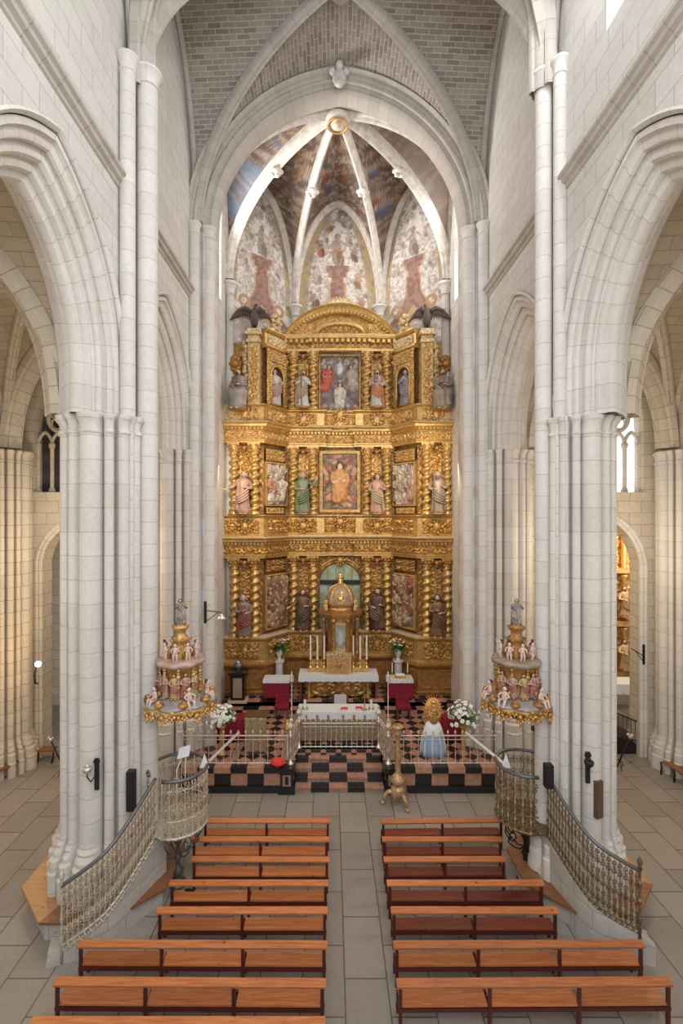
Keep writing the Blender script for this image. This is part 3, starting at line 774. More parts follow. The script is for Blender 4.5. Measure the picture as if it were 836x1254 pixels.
# painted lunette walls
def lunette_plain(a_, b_, cols, seed):
    pass
PANEL = {False: [], True: []}
for kk in (False, True):
    f = []
    if kk:
        f += cloudy(0, 24.3, .9, 12, 3) + pfig(.45, 24.35, .6, ROBES[4], .5) + pfig(-.5, 24.1, .55, ROBES[3], -.4)
        for uu, zz, ss, rb in ((-.95, 22.9, .7, 0), (.95, 22.7, .75, 5), (-1.15, 21.5, .75, 4), (1.15, 21.3, .8, 3), (-1.3, 20.2, .8, 5), (1.35, 20.0, .8, 0), (-.65, 23.5, .5, 4), (.7, 23.4, .5, 4)):
            f += cloudy(uu, zz - .4, .4, 4, int(zz * 9 + uu * 5)) + pfig(uu, zz, ss, ROBES[rb], uu * .3)
        f += pfig(0, 22.95, 1.25, (.34, .24, .17), 0) + [(.32, 22.7, .035, 1.1, -.25, (.66, .42, .22)), (-.1, 22.75, .4, .10, .5, (.62, .36, .25))]
    else:
        f += cloudy(0, 24.2, .8, 10, 5)
        for uu, zz, ss in ((-.75, 22.9, .5), (.75, 23.0, .5), (-1.05, 21.6, .55), (1.05, 21.5, .55), (-.4, 24.0, .4), (.45, 24.1, .4)):
            f += pfig(uu, zz, ss, (.62, .55, .48), uu * .4)
        f += pfig(0, 22.85, 1.1, (.40, .32, .26), 0)
    PANEL[kk] = f
def pedestal_paint(u, z, hw, seed, central=False):
    """u across the panel, z height: ochre border, grey white ground, rose pedestal with a figure"""
    n = fbm(u * 2.2, z * 2.2, seed); n2 = fbm(u * 5.5, z * 5.5, seed + 4); n3 = fbm(u * 9, z * 9, seed + 8)
    c = mixc((.84, .79, .73), (.60, .52, .45), min(max((n - .45) * 3, 0), 1))
    if abs(u) > .4 and z > 20.4 and n3 > .56: c = mixc(c, (.42, .33, .25), .5)
    top = (z - 20.6) / HA
    w = hw * sqrt(max(1 - max(top, 0) ** 2, 0)) if top > 0 else hw
    edge = w - abs(u)
    if edge < .55 and z > 20.0 or central and edge < .75 and z > 19.5:
        c = mixc(c, (.50, .35, .16) if n2 > .45 else (.36, .27, .16), .75)
        if n2 > .6: c = mixc(c, (.60, .42, .18), .7)
    elif n2 > .60: c = mixc(c, (.40, .33, .27), .7)
    au = abs(u)
    zp = z - (.9 if central else .7)
    ped = False
    if 18.6 < zp < 21.9:
        wd = .26 + .10 * (zp < 21.0) + max(0, 20.3 - zp) ** 1.6 * .55
        if zp > 21.55: wd = .55
        elif zp > 21.3: wd = .42
        ped = au < wd and not (zp < 19.5 and au < (19.5 - zp) * .9)
        if ped: c = mixc((.42, .25, .20), (.30, .17, .14), n2 > .5)
        elif au < wd + .10: c = (.62, .40, .22)
    if 19.0 < zp < 20.0:
        for cx in (-1.0, 1.0):
            d = hypot(u - cx, zp - 19.4)
            if abs(d - .25 - .0) < .09: c = (.52, .33, .20)
    if zp < 18.8: c = mixc(c, (.52, .38, .34), .5 * (n > .4))
    # statue painted on the pedestal, putti and clouds round it
    c = paint(u, zp, c, PANEL[central])
    if central and 18.8 < z < 20.0 and au < .62:
        d = hypot(u, (z - 19.5) * .9)
        c = (.72, .62, .42) if d < .3 else ((.55, .38, .14) if d < .55 else c)
    return c
for k in range(5):
    a_, b_ = S[k], S[k + 1]; L_ = hypot(b_[0] - a_[0], b_[1] - a_[1]); hw = L_ / 2
    nu, nv = (110, 200) if 0 < k < 4 else (12, 40)
    z0 = 17.3 if 0 < k < 4 else 0
    m = MB()
    sgn = 1
    if 0 < k < 4:
        def fn(u, v):
            x = a_[0] + (b_[0] - a_[0]) * u; y = a_[1] + (b_[1] - a_[1]) * u
            z = z0 + (26.3 - z0) * v
            lim = ZA + HA * P(abs(2 * u - 1)) + .15
            return (x, y, min(z, lim), pedestal_paint((u - .5) * L_ * (1 if k != 1 else 1), z, hw, 50 + k, k == 2))
        m.grid(fn, nu, nv)
        struct(m.build('wall_apse_%d' % k, 'painted'))
        m = MB(); m.poly([(a_[0], a_[1], 0), (b_[0], b_[1], 0), (b_[0], b_[1], z0), (a_[0], a_[1], z0)])
        struct(m.build('wall_apse_%d_base' % k, 'niche_dark'))
    else:
        x = a_[0]; w0, w1, zz0, zz1 = 20.2, 21.9, 19.3, 24.2
        for ya, yb, za, zb in ((AY, w0, 0, 27), (w1, 22.9, 0, 27), (w0, w1, 0, zz0), (w0, w1, zz1, 27)):
            m.poly([(x, ya, za), (x, yb, za), (x, yb, zb), (x, ya, zb)])
        sg = -1 if k == 0 else 1
        for (ya, yb, za, zb) in ((w0, w0, zz0, zz1), (w1, w1, zz0, zz1)):
            m.poly([(x, ya, za), (x + sg * .5, ya, za), (x + sg * .5, ya, zb), (x, ya, zb)])
        m.poly([(x, w0, zz0), (x, w1, zz0), (x + sg * .5, w1, zz0), (x + sg * .5, w0, zz0)]); m.poly([(x, w0, zz1), (x, w1, zz1), (x + sg * .5, w1, zz1), (x + sg * .5, w0, zz1)])
        struct(m.build('wall_apse_left' if k == 0 else 'wall_apse_right', 'ashlar'))
        m = MB(); m.poly([(x + sg * .5, w0, zz0), (x + sg * .5, w1, zz0), (x + sg * .5, w1, zz1), (x + sg * .5, w0, zz1)])
        struct(m.build('window_%d' % (5 if k == 0 else 6), 'window_day'))
# apse shafts
for k, (x, y) in enumerate(S[1:5]):
    ln = hypot(x, y - 21); dx, dy = -x / ln * .2, -(y - 21) / ln * .2
    t = thing('apse_shaft', ['engaged shaft with capital under the eagle whose wing meets the dark side wall', 'engaged shaft with capital rising behind the curved pediment, below the rib to the green robed painted figure', 'engaged shaft with capital rising behind the curved pediment, below the red robed painted figure', 'engaged shaft with capital beneath the brightly sunlit vault rib'][k], 'pillar'); t['kind'] = 'structure'
    m = MB(); m.sm = True; m.lathe([(.20, .9), (.20, ZA - .5)], x + dx, y + dy, 14); m.build('shaft', 'shaft_stone', t)
    m = MB(); m.sm = True; m.lathe([(.2, -.6), (.26, -.56), (.2, -.48), (.24, -.3), (.34, -.14), (.38, -.12), (.38, 0), (.2, .05)], x + dx, y + dy, 14, ZA); m.build('capital', 'shaft_stone', t, angle=35)
# ================================================================== FIGURES
def cm(col, rough=.5, metal=.15):
    k = 'c_%d_%d_%d_%d' % (col[0] * 255, col[1] * 255, col[2] * 255, metal * 100)
    if k not in MATS:
        plain(k, col, rough, metal=metal, bump=.35, bscale=14, var=.3, vscale=5); MATS[k].name = 'painted_cloth'
    return k
POSES = {
 # (elbow, hand) for the arm on -x and on +x, units of body height
 'calm': (((-.17, -.03, .60), (-.06, -.13, .58)), ((.17, -.03, .60), (.10, -.13, .64))),
 'out': (((-.20, -.04, .64), (-.30, -.10, .60)), ((.16, -.03, .60), (.05, -.13, .62))),
 'up': (((-.16, -.03, .60), (-.05, -.13, .60)), ((.22, -.04, .68), (.27, -.08, .84))),
 'book': (((-.16, -.02, .60), (-.03, -.14, .66)), ((.16, -.02, .60), (.06, -.14, .60))),
 'pray': (((-.15, -.05, .62), (-.02, -.13, .72)), ((.15, -.05, .62), (.02, -.13, .72))),
 'trumpet': (((-.14, -.05, .66), (-.06, -.13, .82)), ((.2, -.04, .66), (.10, -.12, .84))),
}
def hand(m, e, h, s=1.):
    d = [h[i] - e[i] for i in range(3)]; l = sqrt(sum(x * x for x in d)) or 1; d = [x / l for x in d]
    sx = (d[1], -d[0], 0); ll = hypot(sx[0], sx[1]) or 1; sx = (sx[0] / ll, sx[1] / ll, 0)
    m.tube([h, tuple(h[i] + d[i] * .03 * s for i in range(3))], [.017 * s, .02 * s], 6)
    for q, L_ in enumerate((.030, .037, .034, .026)):
        o = (q - 1.5) * .0095 * s; p = tuple(h[i] + d[i] * .028 * s + sx[i] * o for i in range(3))
        m.tube([p, tuple(p[i] + d[i] * L_ * .6 * s for i in range(3)), tuple(p[i] + d[i] * L_ * s - (.008 * s if i == 2 else 0) for i in range(3))], [.0055 * s, .0045 * s, .003 * s], 4)
    p = tuple(h[i] + sx[i] * .016 * s for i in range(3)); m.tube([p, tuple(p[i] + sx[i] * .014 * s + d[i] * .022 * s for i in range(3))], [.007 * s, .004 * s], 4)

def saint(name, label, loc, h, rz, robe, mantle=None, hair='hair_brown', pose='calm', beard=True, seed=1, halo=False, item=None, cat='statue', group=None, base=True, seated=False, wings=False, skin='skin'):
    t = thing(name, label, cat, loc, rz, group=group, scale=(h * 1.16, h * 1.16, h))
    rnd = random.Random(seed); ph = rnd.uniform(0, 6); lean = rnd.uniform(-.03, .03)
    n = 26
    sway = lambda z: lean * sin(z * pi * 1.2)
    if not seated:
        prof = [(.155, .10, .03), (.150, .105, .10), (.135, .10, .22), (.128, .095, .34), (.125, .09, .45), (.112, .082, .54), (.100, .074, .61), (.112, .078, .68), (.128, .078, .75), (.125, .07, .79), (.085, .055, .825), (.038, .038, .845), (.034, .036, .87)]
        yo = lambda z: -.02 * sin(z * 3)
    else:
        prof = [(.17, .10, .03), (.165, .11, .10), (.17, .12, .22), (.19, .15, .32), (.20, .17, .40), (.19, .15, .46), (.13, .085, .50), (.115, .08, .58), (.125, .08, .66), (.135, .08, .74), (.13, .07, .79), (.085, .055, .825), (.038, .038, .845), (.034, .036, .87)]
        yo = lambda z: (-.12 if z < .46 else -.12 * max(0, (.52 - z) / .06)) if z < .52 else 0
    def ring(rx, ry, z, g=0., th0=0, th1=2 * pi, nn=None):
        nn = nn or n; out = []
        for i in range(nn):
            a = th0 + (th1 - th0) * i / (nn if th1 - th0 > 6.2 else nn - 1)
            f = 1 + max(0, .62 - z) * .42 * sin(8 * a + ph + 3.5 * z) * .6 + .025 * sin(5 * a + ph * 2 + z * 9)
            out.append(((rx + g) * f * cos(a) + sway(z), (ry + g) * f * sin(a) + yo(z), z))
        return out
    m = MB(); m.sm = True; rk = cm(robe); m.use(rk); m.rings([ring(*p) for p in prof])
    es = POSES[pose]
    for s_, (e, hd) in zip((-1, 1), es):
        sh = (s_ * .115 + sway(.78), 0, .775)
        m.use(rk); m.tube([sh, e, tuple(e[i] + (hd[i] - e[i]) * .75 for i in range(3))], [.042, .038, .046], 8)
        m.use(skin); m.tube([tuple(e[i] + (hd[i] - e[i]) * .7 for i in range(3)), hd], [.018, .015], 6); hand(m, e, hd, 1.15)
    hx = sway(.93)
    m.use(skin); m.ball((hx, -.012, .925), .052, 12, 9, (.86, .98, 1.25)); m.tube([(hx, 0, .84), (hx, -.005, .90)], [.036, .03], 8)
    m.tube([(hx, -.058, .945), (hx, -.076, .918), (hx, -.06, .912)], [.006, .011, .007], 5)      # nose
    for q in (-1, 1): m.ball((hx + q * .046, 0, .925), .012, 5, 4, (.5, 1, 1.3))
    m.use('hair_brown')
    for q in (-1, 1): m.ball((hx + q * .019, -.056, .938), .0065, 5, 4); m.tube([(hx + q * .01, -.061, .951), (hx + q * .03, -.055, .951)], .004, 4)
    m.tube([(hx - .016, -.06, .897), (hx + .016, -.06, .897)], .004, 4)
    m.use(skin)
    for q in (-1, 1): m.ball((q * .06 + sway(0), -.11 + (yo(.05)), .022), .03, 8, 5, (.8, 1.8, .7))
    m.build('body', None, t)
    m = MB(); m.sm = True
    m.ball((hx, .012, .945), .057, 12, 8, (.93, .92, 1.18)); 
    for q in (-1, 1): m.tube([(hx + q * .042, .0, .96), (hx + q * .055, .01, .91), (hx + q * .05, .015, .86)], [.02, .024, .012], 6)
    m.build('hair', hair, t)
    if beard:
        m = MB(); m.sm = True; m.tube([(hx, -.048, .895), (hx, -.062, .872), (hx, -.056, .84)], [.03, .026, .006], 7); m.build('beard', hair, t)
    if mantle:
        m = MB(); m.sm = True
        a0, a1 = (.15 * pi, 1.28 * pi) if seed % 2 else (-.28 * pi, .85 * pi)
        rs = []
        pr = prof[1:-2]
        for k, p in enumerate(pr):
            fr_ = k / (len(pr) - 1)
            wide = .35 * (1 - abs(fr_ - .45) * 1.6)
            rs.append(ring(p[0], p[1], p[2], .018, a0 - wide, a1 + wide, 24))
        m.rings(rs, closed=False)
        # slung fold across the front
        sg = 1 if seed % 2 else -1
        for q in range(4):
            z0_, z1_ = .40 - q * .05, .62 - q * .07
            pth = [(sg * (-.12 + .25 * f) + sway(.5), -.085 - .035 * sin(pi * f) + yo(.5) * (1 if seated else 1), z0_ + (z1_ - z0_) * f - .03 * sin(pi * f)) for f in [i / 7 for i in range(8)]]
            m.tube(pth, [.014, .022, .026, .028, .028, .026, .022, .014], 6)
        m.build('mantle', cm(mantle), t)
    if base:
        m = MB(); m.sm = False; m.prism(octo(.17, 0, -.01), -.0, .03); m.build('base', 'brown_gilt', t)
    if halo:
        m = MB(); m.tube([(hx + .085 * cos(2 * pi * k / 16), .03, .945 + .085 * sin(2 * pi * k / 16)) for k in range(17)], .006, 4); m.build('halo', 'gold_smooth', t)
    hb = es[1][1]; ha = es[0][1]
    if item == 'book':
        m = MB(); m.box(ha[0] - .05, ha[0] + .06, ha[1] - .03, ha[1], ha[2] - .02, ha[2] + .12); m.build('book', cm((.25, .12, .08)), t)
    elif item == 'staff':
        m = MB(); m.tube([(hb[0], hb[1] - .015, .05), (hb[0], hb[1] - .015, 1.02)], .009, 6); m.build('staff', 'gold_smooth', t)
    elif item == 'cross':
        m = MB(); m.tube([(ha[0] - .02, ha[1] - .02, .05), (ha[0] - .02, ha[1] - .02, .96)], .013, 6); m.tube([(ha[0] - .12, ha[1] - .02, .82), (ha[0] + .08, ha[1] - .02, .82)], .013, 6); m.build('cross', cm((.22, .12, .06)), t)
    elif item == 'spear':
        m = MB(); m.tube([(ha[0], ha[1] - .02, .55), (ha[0] - .2, ha[1] - .07, .62)], .008, 5); m.build('rod', 'gold_smooth', t)
    elif item == 'trumpet':
        m = MB(); m.sm = True; m.tube([(0, -.08, .915), (.10, -.18, .93), (.30, -.34, .97), (.36, -.39, .985)], [.008, .009, .014, .035], 8); m.build('trumpet', 'gold_smooth', t)
    if wings:
        for s_ in (-1, 1):
            m = MB(); m.sm = True
            for q in range(6):
                a = R(20 + q * 16); m.tube([(s_ * .03, .06, .74), (s_ * (.03 + .14 * sin(a)), .10, .76 - .12 * cos(a) + .05), (s_ * (.03 + .26 * sin(a)), .10, .74 - .3 * cos(a))], [.02, .026, .006], 5)
            m.build('wing', 'gold_light', t)
    return t

def putto(label, loc, h, rz, seed=0, sit=False, group=None, dk=1., name='putto', cat='statue'):
    """chubby carved child angel"""
    t = thing(name, label, cat, loc, rz, group=group, scale=h)
    rnd = random.Random(seed); a = rnd.uniform(-.1, .1)
    m = MB(); m.sm = True
    zb = .42 if not sit else .10
    m.rings([[(rx * cos(2 * pi * i / 12) + a * (z), ry * sin(2 * pi * i / 12), zb + z) for i in range(12)] for rx, ry, z in ((.06, .05, -.03), (.12, .10, .02), (.125, .11, .08), (.11, .10, .15), (.115, .09, .24), (.12, .08, .30), (.08, .06, .345), (.04, .04, .37), (.04, .04, .42))])
    hx = a * .4; zc = zb + .475
    m.ball((hx, -.01, zc), .095, 12, 9, (.95, 1, 1.05)); m.ball((hx, -.105, zc - .01), .015, 5, 4)
    for s_ in (-1, 1):
        m.ball((hx + s_ * .09, 0, zc), .018, 5, 4)
        if sit: pl = [(s_ * .07, 0, zb), (s_ * .12, -.22, zb + .03), (s_ * .10, -.27, zb - .18), (s_ * .10, -.33, zb - .2)]
        else: pl = [(s_ * .065, 0, zb + .02), (s_ * .09, -.04 - .05 * (s_ * a > 0), .24), (s_ * .085, .02, .05), (s_ * .09, -.07, .025)]
        m.tube(pl, [.075, .06, .036, .026], 8)
        up = rnd.random() < .5
        e = (s_ * .22, -.04, zb + (.36 if up else .18)); hd = (s_ * (.24 if up else .16), -.14, zb + (.50 if up else .14))
        m.tube([(s_ * .11 + hx * .5, 0, zb + .29), e, hd], [.048, .038, .026], 7); hand(m, e, hd, 1.6)
    m.build('body', 'putto_skin', t)
    m = MB(); m.sm = True; m.use('hair_brown')
    m.ball((hx, .02, zc + .02), .098, 10, 7, (1, .95, 1.02))
    for q in range(7): m.ball((hx + .08 * cos(q), .03 + .05 * sin(q * 1.7), zc + .05 + .03 * sin(q * 2)), .03, 5, 4)
    m.build('hair', 'hair_grey', t)
    for s_ in (-1, 1):
        m = MB(); m.sm = True
        for q in range(4):
            b = R(30 + q * 25); m.tube([(s_ * .03, .08, zb + .27), (s_ * (.03 + .13 * sin(b)), .13, zb + .32 - .08 * cos(b)), (s_ * (.03 + .22 * sin(b)), .14, zb + .27 - .2 * cos(b))], [.02, .03, .006], 5)
        m.build('wing', 'gold_light', t)
    return t
# ================================================================== PRESBYTERY
ZP = .88; ZQ = 1.24; YF = 16.8; XS = 1.56
def tile_front(m, x0, x1, y, z0, z1, n, ph=0, cols=('black_marble', 'pink_marble'), depth=.04):
    for k in range(n):
        a = x0 + (x1 - x0) * k / n; b = x0 + (x1 - x0) * (k + 1) / n
        m.use(cols[(k + ph) % 2]); m.box(a, b, y, y + depth, z0, z1)
fl = MB(); fl.use('diamond_floor')
for x0, x1, y0 in ((-5.6, -XS, YF + .1), (XS, 5.6, YF + .1), (-XS, XS, 18.0)):
    fl.box(x0, x1, y0, 21.3, .0, ZP)
struct(fl.build('floor_presbytery'))
m = MB(); m.use('diamond_floor').box(-5.2, 5.25, 21.72, 25.3, 0, ZQ)
struct(m.build('floor_altar'))
# tan bands dividing the diamonds
m = MB(); m.use('tan_marble')
for s_ in (-1, 1):
    m.box(s_ * 1.95 - .16, s_ * 1.95 + .16, YF + .4, 21.3, ZP - .01, ZP + .006); m.box(s_ * 3.75 - .12, s_ * 3.75 + .12, YF + .4, 21.3, ZP - .01, ZP + .006)
struct(m.build('trim_50'))
# upper steps
m = MB()
for k in range(2):
    y = 21.3 + .42 * k; z = ZP + .18 * k
    tile_front(m, -4.9, 4.9, y, z, z + .18, 14, k)
    for q in range(14):
        a = -4.9 + 9.8 * q / 14; m.use(('black_marble', 'pink_marble')[(q + k + 1) % 2]); m.box(a, a + .7, y, y + .44, z + .17, z + .185)
struct(m.build('floor_altar_steps'))
# front stairs
for k in range(5):
    m = MB(); y = YF + .33 * k; z = .176 * k
    for q in range(6):
        a = -XS + 2 * XS * q / 6 - (.26 if k % 2 else 0)
        pass
    edges = [-XS] + [(-XS + .26 + .52 * q + (0 if k % 2 == 0 else -.0)) for q in range(6)] + [XS]
    edges = [-XS, -1.0 + (k % 2) * -.12, -.36, .28, .88 + (k % 2) * .12, XS] if True else edges
    for q in range(5):
        pink = (q + k) % 2 == 0
        m.use('pink_marble' if pink else 'black_marble'); m.box(edges[q], edges[q + 1], y - .03, y + .36, z + .13, z + .176)
        m.use('tan_marble' if pink else 'black_marble'); m.box(edges[q], edges[q + 1], y, y + .34, z, z + .13)
    if k < 5: struct(m.build('floor_step_%d' % (k + 1)))
# dado wall of the platform, pilasters at the stair
for s_, nm in ((-1, 'left'), (1, 'right')):
    m = MB()
    xa, xb = (-5.5, -2.05) if s_ < 0 else (2.05, 5.5)
    tile_front(m, xa, xb, YF, .24, .70, 6, 0 if s_ < 0 else 1)
    m.use('black_marble'); m.box(xa, xb, YF - .07, YF + .05, 0, .24); 
    tile_front(m, xa, xb, YF - .09, .70, ZP + .02, 6, 1 if s_ < 0 else 0, depth=.42)
    xp0, xp1 = (-2.05, -1.60) if s_ < 0 else (1.60, 2.05)
    m.use('black_marble'); m.box(xp0, xp1, YF - .1, YF + .35, .18, .72); m.box(xp0 - .06, xp1 + .06, YF - .17, YF + .4, 0, .2); m.box(xp0 - .07, xp1 + .07, YF - .18, YF + .42, .72, ZP + .02)
    xm = (xp0 + xp1) / 2; m.use('tan_marble'); m.box(xm - .14, xm + .14, YF - .12, YF - .09, .27, .65); m.use('black_marble'); m.box(xm - .06, xm + .06, YF - .13, YF - .11, .33, .6)
    m.use('black_marble'); m.box(-XS if s_ < 0 else XS - .0, -XS + .0 if s_ < 0 else XS, YF, 18.3, 0, ZP)
    struct(m.build('wall_platform_' + nm))

# ---- railings: posts, spindles with gilt knops
def spindle(m, h):
    m.sm = True
    m.lathe([(.035, 0), (.035, .03), (.014, .05), (.013, h * .28), (.028, h * .33), (.013, h * .38), (.013, h * .62), (.03, h * .66), (.012, h * .70), (.012, h - .02), (.03, h + .02), (.012, h + .06), (.04, h + .11), (.03, h + .15), (.004, h + .2)], 0, 0, 6)
def railing(name, label, p0, p1, z, h, n, mat='silver_gilt', zslope=None):
    t = thing(name, label, 'railing', (p0[0], p0[1], z)); L_ = math.dist(p0, p1); a = atan2(p1[1] - p0[1], p1[0] - p0[0]); t.rotation_euler = (0, 0, a)
    z1 = zslope or 0
    for zz, th in ((.04, .025), (h, .025), (h * .86, .012)):
        m = MB(); m.tube([(0, 0, zz), (L_, 0, zz + z1)], th, 6); m.build('rail', mat, t)
    first = None
    for k in range(n):
        x = L_ * (k + .5) / n
        if not first:
            mm = MB(); spindle(mm, h); first = mm.build('spindle', mat, t)
            o = first
        else:
            o = first.copy(); C.objects.link(o); o.parent = t
        o.location = (x, 0, z1 * (k + .5) / n)
    return t
railing('altar_railing', 'silver railing on the chequered coping in front of the brocade lectern', (-5.5, 17.0), (-1.87, 17.0), ZP, 1.0, 14)
railing('altar_railing', 'silver railing on the chequered coping in front of the blue robed statue', (1.87, 17.0), (5.5, 17.0), ZP, 1.0, 14)
railing('altar_railing', 'silver railing gates across the stair head before the brocade altar front', (-1.36, 18.2), (1.36, 18.2), ZP, .92, 14)
railing('altar_railing', 'short silver railing beside the stair next to the red basket', (-1.70, 17.16), (-1.53, 18.04), ZP, 1.0, 4)
railing('altar_railing', 'short silver railing beside the stair behind the carved gilt candlestand', (1.70, 17.16), (1.53, 18.04), ZP, 1.0, 4)
def newel(x, y, label):
    t = thing('railing_newel', label, 'post', (x, y, ZP), group=None)
    m = MB(); m.sm = True
    m.lathe([(.13, 0), (.13, .05), (.06, .09), (.05, .35), (.09, .42), (.05, .5), (.05, .9), (.09, .96), (.07, 1.02), (.04, 1.08), (.03, 1.2)], 0, 0, 10); m.build('shaft', 'silver', t)
    m = MB(); m.sm = True; m.lathe([(.03, 1.18), (.10, 1.26), (.12, 1.34), (.07, 1.42), (.03, 1.47), (.05, 1.52), (.01, 1.60)], 0, 0, 10); m.build('finial', 'silver_gilt', t)
newel(-1.72, 17.0, 'turned silver newel post at the stair corner above the red basket')
newel(1.72, 17.0, 'turned silver newel post behind the carved gilt candlestand')
newel(-1.50, 18.2, 'turned silver newel post at the stair head by the empty side of the altar')
newel(1.50, 18.2, 'turned silver newel post at the stair head near the little gold bell')

# ---- tables and cloths
def drape(name, label, cx, cy, z, wx, wy, drop, mat, group=None, lace=0.0, fold=14, amp=.012):
    m = MB(); m.sm = False
    per = []
    N_ = 22
    def pt(q):   # perimeter param 0..4
        k = int(q) % 4; f = q - int(q)
        c = [(-wx / 2, -wy / 2), (wx / 2, -wy / 2), (wx / 2, wy / 2), (-wx / 2, wy / 2)]
        a, b = c[k], c[(k + 1) % 4]; return (a[0] + (b[0] - a[0]) * f, a[1] + (b[1] - a[1]) * f)
    rs = []
    for lv in range(6):
        r = []
        for k in range(4 * N_):
            x, y = pt(k / N_); f = lv / 5
            o = amp * f * (1 + sin(k * fold / N_ * 2.2)) + .012
            l = hypot(x, y) or 1; nx = (1 if x > wx / 2 - .001 else -1 if x < -wx / 2 + .001 else 0); ny = (1 if y > wy / 2 - .001 else -1 if y < -wy / 2 + .001 else 0)
            zz = -drop * f
            if lv == 5 and lace: zz -= lace * (k % 2)
            r.append((cx + x + nx * o, cy + y + ny * o, z + .012 + zz))
        rs.append(r)
    m.rings(rs[::-1], cap0=False, cap1=True)
    o = m.build(name, mat); tag(o, label, 'cloth', group); return o
def table(name, label, cx, cy, z, wx, wy, h, mat='walnut', leg=.05):
    t = thing(name, label, 'table', (cx, cy, z))
    MB().box(-wx / 2, wx / 2, -wy / 2, wy / 2, h - .05, h).build('tabletop', mat, t)
    for sx in (-1, 1):
        for sy in (-1, 1):
            m = MB(); x, y = sx * (wx / 2 - leg), sy * (wy / 2 - leg); m.lathe([(leg * .7, 0), (leg * .8, .05), (leg * .5, .1), (leg * .8, h * .5), (leg * .6, h * .7), (leg * .8, h - .05)], x, y, 8); m.build('leg', mat, t)
    MB().box(-wx / 2 + .05, wx / 2 - .05, -wy / 2 + .03, -wy / 2 + .06, h - .18, h - .05).build('apron', mat, t)
    return t
# front altar
ax = .0
t = thing('altar_table', 'free-standing altar hung with a brocade frontal at the top of the marble stairs', 'altar', (ax, 19.13, ZP))
MB().box(-1.5, 1.5, -.36, .36, 0, 1.10).build('body', 'walnut', t)
m = MB(); m.box(-1.56, 1.56, -.40, .40, 1.08, 1.12).build('tabletop', 'walnut', t)
fr = MB(); fr.sm = True
def bro(u, v):
    x = -1.54 + 3.08 * u; return (x, -.40 - .03 * (.5 + .5 * sin(x * 13)) - .015 * sin(x * 31 + v * 2), .03 + v * 1.0)
fr.grid(bro, 110, 6); fo = fr.build('frontal', 'brocade'); fo.location = (ax, 19.13, ZP); tag(fo, 'pleated old gold brocade frontal hanging before the free-standing altar', 'altar frontal')
drape('altar_cloth', 'white lace edged cloth over the free-standing altar with red books', ax, 19.13, ZP + 1.12, 3.14, .82, .26, 'lace', lace=.03, fold=20)
# high altar
hx, hy = .05, 22.55
t = thing('high_altar', 'gilt wooden high altar table under the domed tabernacle, behind three red cushioned seats', 'altar', (hx, hy, ZQ))
MB().box(-1.78, 1.78, -.5, .62, .98, 1.05).build('tabletop', 'walnut', t)
for s_ in (-1, 1):
    m = MB(); m.sm = True; m.lathe([(.12, 0), (.14, .08), (.09, .14), (.11, .5), (.08, .8), (.13, .98)], s_ * 1.35, -.36, 10); m.build('column', 'gold', t)
    MB().box(s_ * 1.72 - .04, s_ * 1.72 + .04, -.44, .5, 0, .98).build('side_panel', 'walnut', t)
m = MB()
def scr(u, v): 
    x = -1.5 + 3 * u; z = .05 + .9 * v; h = ornament(x * 1.6, z * 1.6, 3); return (x, -.2 - .07 * h, z)
def ornament(x, y, seed=0):
    """acanthus-like scroll relief, 0..1, one motif per unit cell"""
    i, j = floor(x), floor(y); fx, fy = x - i - .5, y - j - .5
    if (i + j) % 2: fx = -fx
    r = hypot(fx, fy); a = atan2(fy, fx)
    sp = .5 + .5 * sin(3 * a + 16 * r + seed)
    ro = .5 + .5 * cos(5 * a + seed)
    h = (.55 + .45 * ro) * max(0, 1 - r / .17) if r < .17 else sp * max(0, min(1, (.56 - r) * 6))
    h = max(h, .75 * max(0, 1 - hypot(abs(fx) - .5, abs(fy) - .5) / .2))
    return min(1, h * (.8 + .4 * vnoise(x * 7, y * 7, seed)))
m.sm = True; m.grid(scr, 70, 22); m.build('carved_front', 'gold', t)
drape('altar_cloth', 'white lace cloth over the high altar below the candle row', hx, hy + .02, ZQ + 1.05, 3.62, 1.16, .22, 'lace', lace=.03, fold=22)
# hanging side strips of the altar cloth are the same cloth: side falls
# gradine (stepped shelf) with door box
t = thing('altar_gradine', 'stepped gilt shelf carrying tall candles behind the high altar cloth', 'shelf', (hx, hy + .25, ZQ + 1.065))
for k, (w_, z0, z1, y0) in enumerate(((1.38, 0, .22, -.20), (1.30, .22, .42, .0))):
    MB().box(-w_, w_, y0, .45, z0, z1).build('step', 'gold_pale', t)
    m = MB(); m.sm = True
    m.grid(lambda u, v: (-w_ + 2 * w_ * u, y0 - .005 - .035 * ornament((u * 2 * w_) / .2, v, 2), z0 + .02 + (z1 - z0 - .04) * v), 110, 7); m.build('carved_band', 'gold_light', t)
t = thing('tabernacle_box', 'light wooden gabled tabernacle box with a crowned carved door in front of the candles', 'tabernacle', (hx + .02, hy - .12, ZQ + 1.065))
m = MB(); m.prism([(-.56, -.18), (.56, -.18), (.56, .2), (-.56, .2)], 0, .86); m.build('body', 'light_wood', t)
m = MB(); b = m.prism([(-.60, 0), (.60, 0), (.60, .06), (.3, .16), (0, .26), (-.3, .16), (-.60, .06)], -.2, .22)
m.xf(0, lambda p: (p[0], p[2], .86 + p[1])); m.build('gable', 'gold_pale', t)
m = MB(); m.sm = True; m.grid(lambda u, v: (-.46 + .92 * u, -.185 - .04 * ornament(u * 3, v * 3, 5), .05 + .76 * v), 40, 34); m.build('door', 'light_wood', t)
m = MB(); m.sm = True; m.ball((0, -.24, .45), .1, 8, 6, (.8, .4, 1.4)); m.ball((0, -.24, .64), .06, 8, 6); m.tube([(-.12, -.23, .4), (0, -.26, .5), (.12, -.23, .4)], .03, 6); m.build('door_relief', 'gold_light', t)
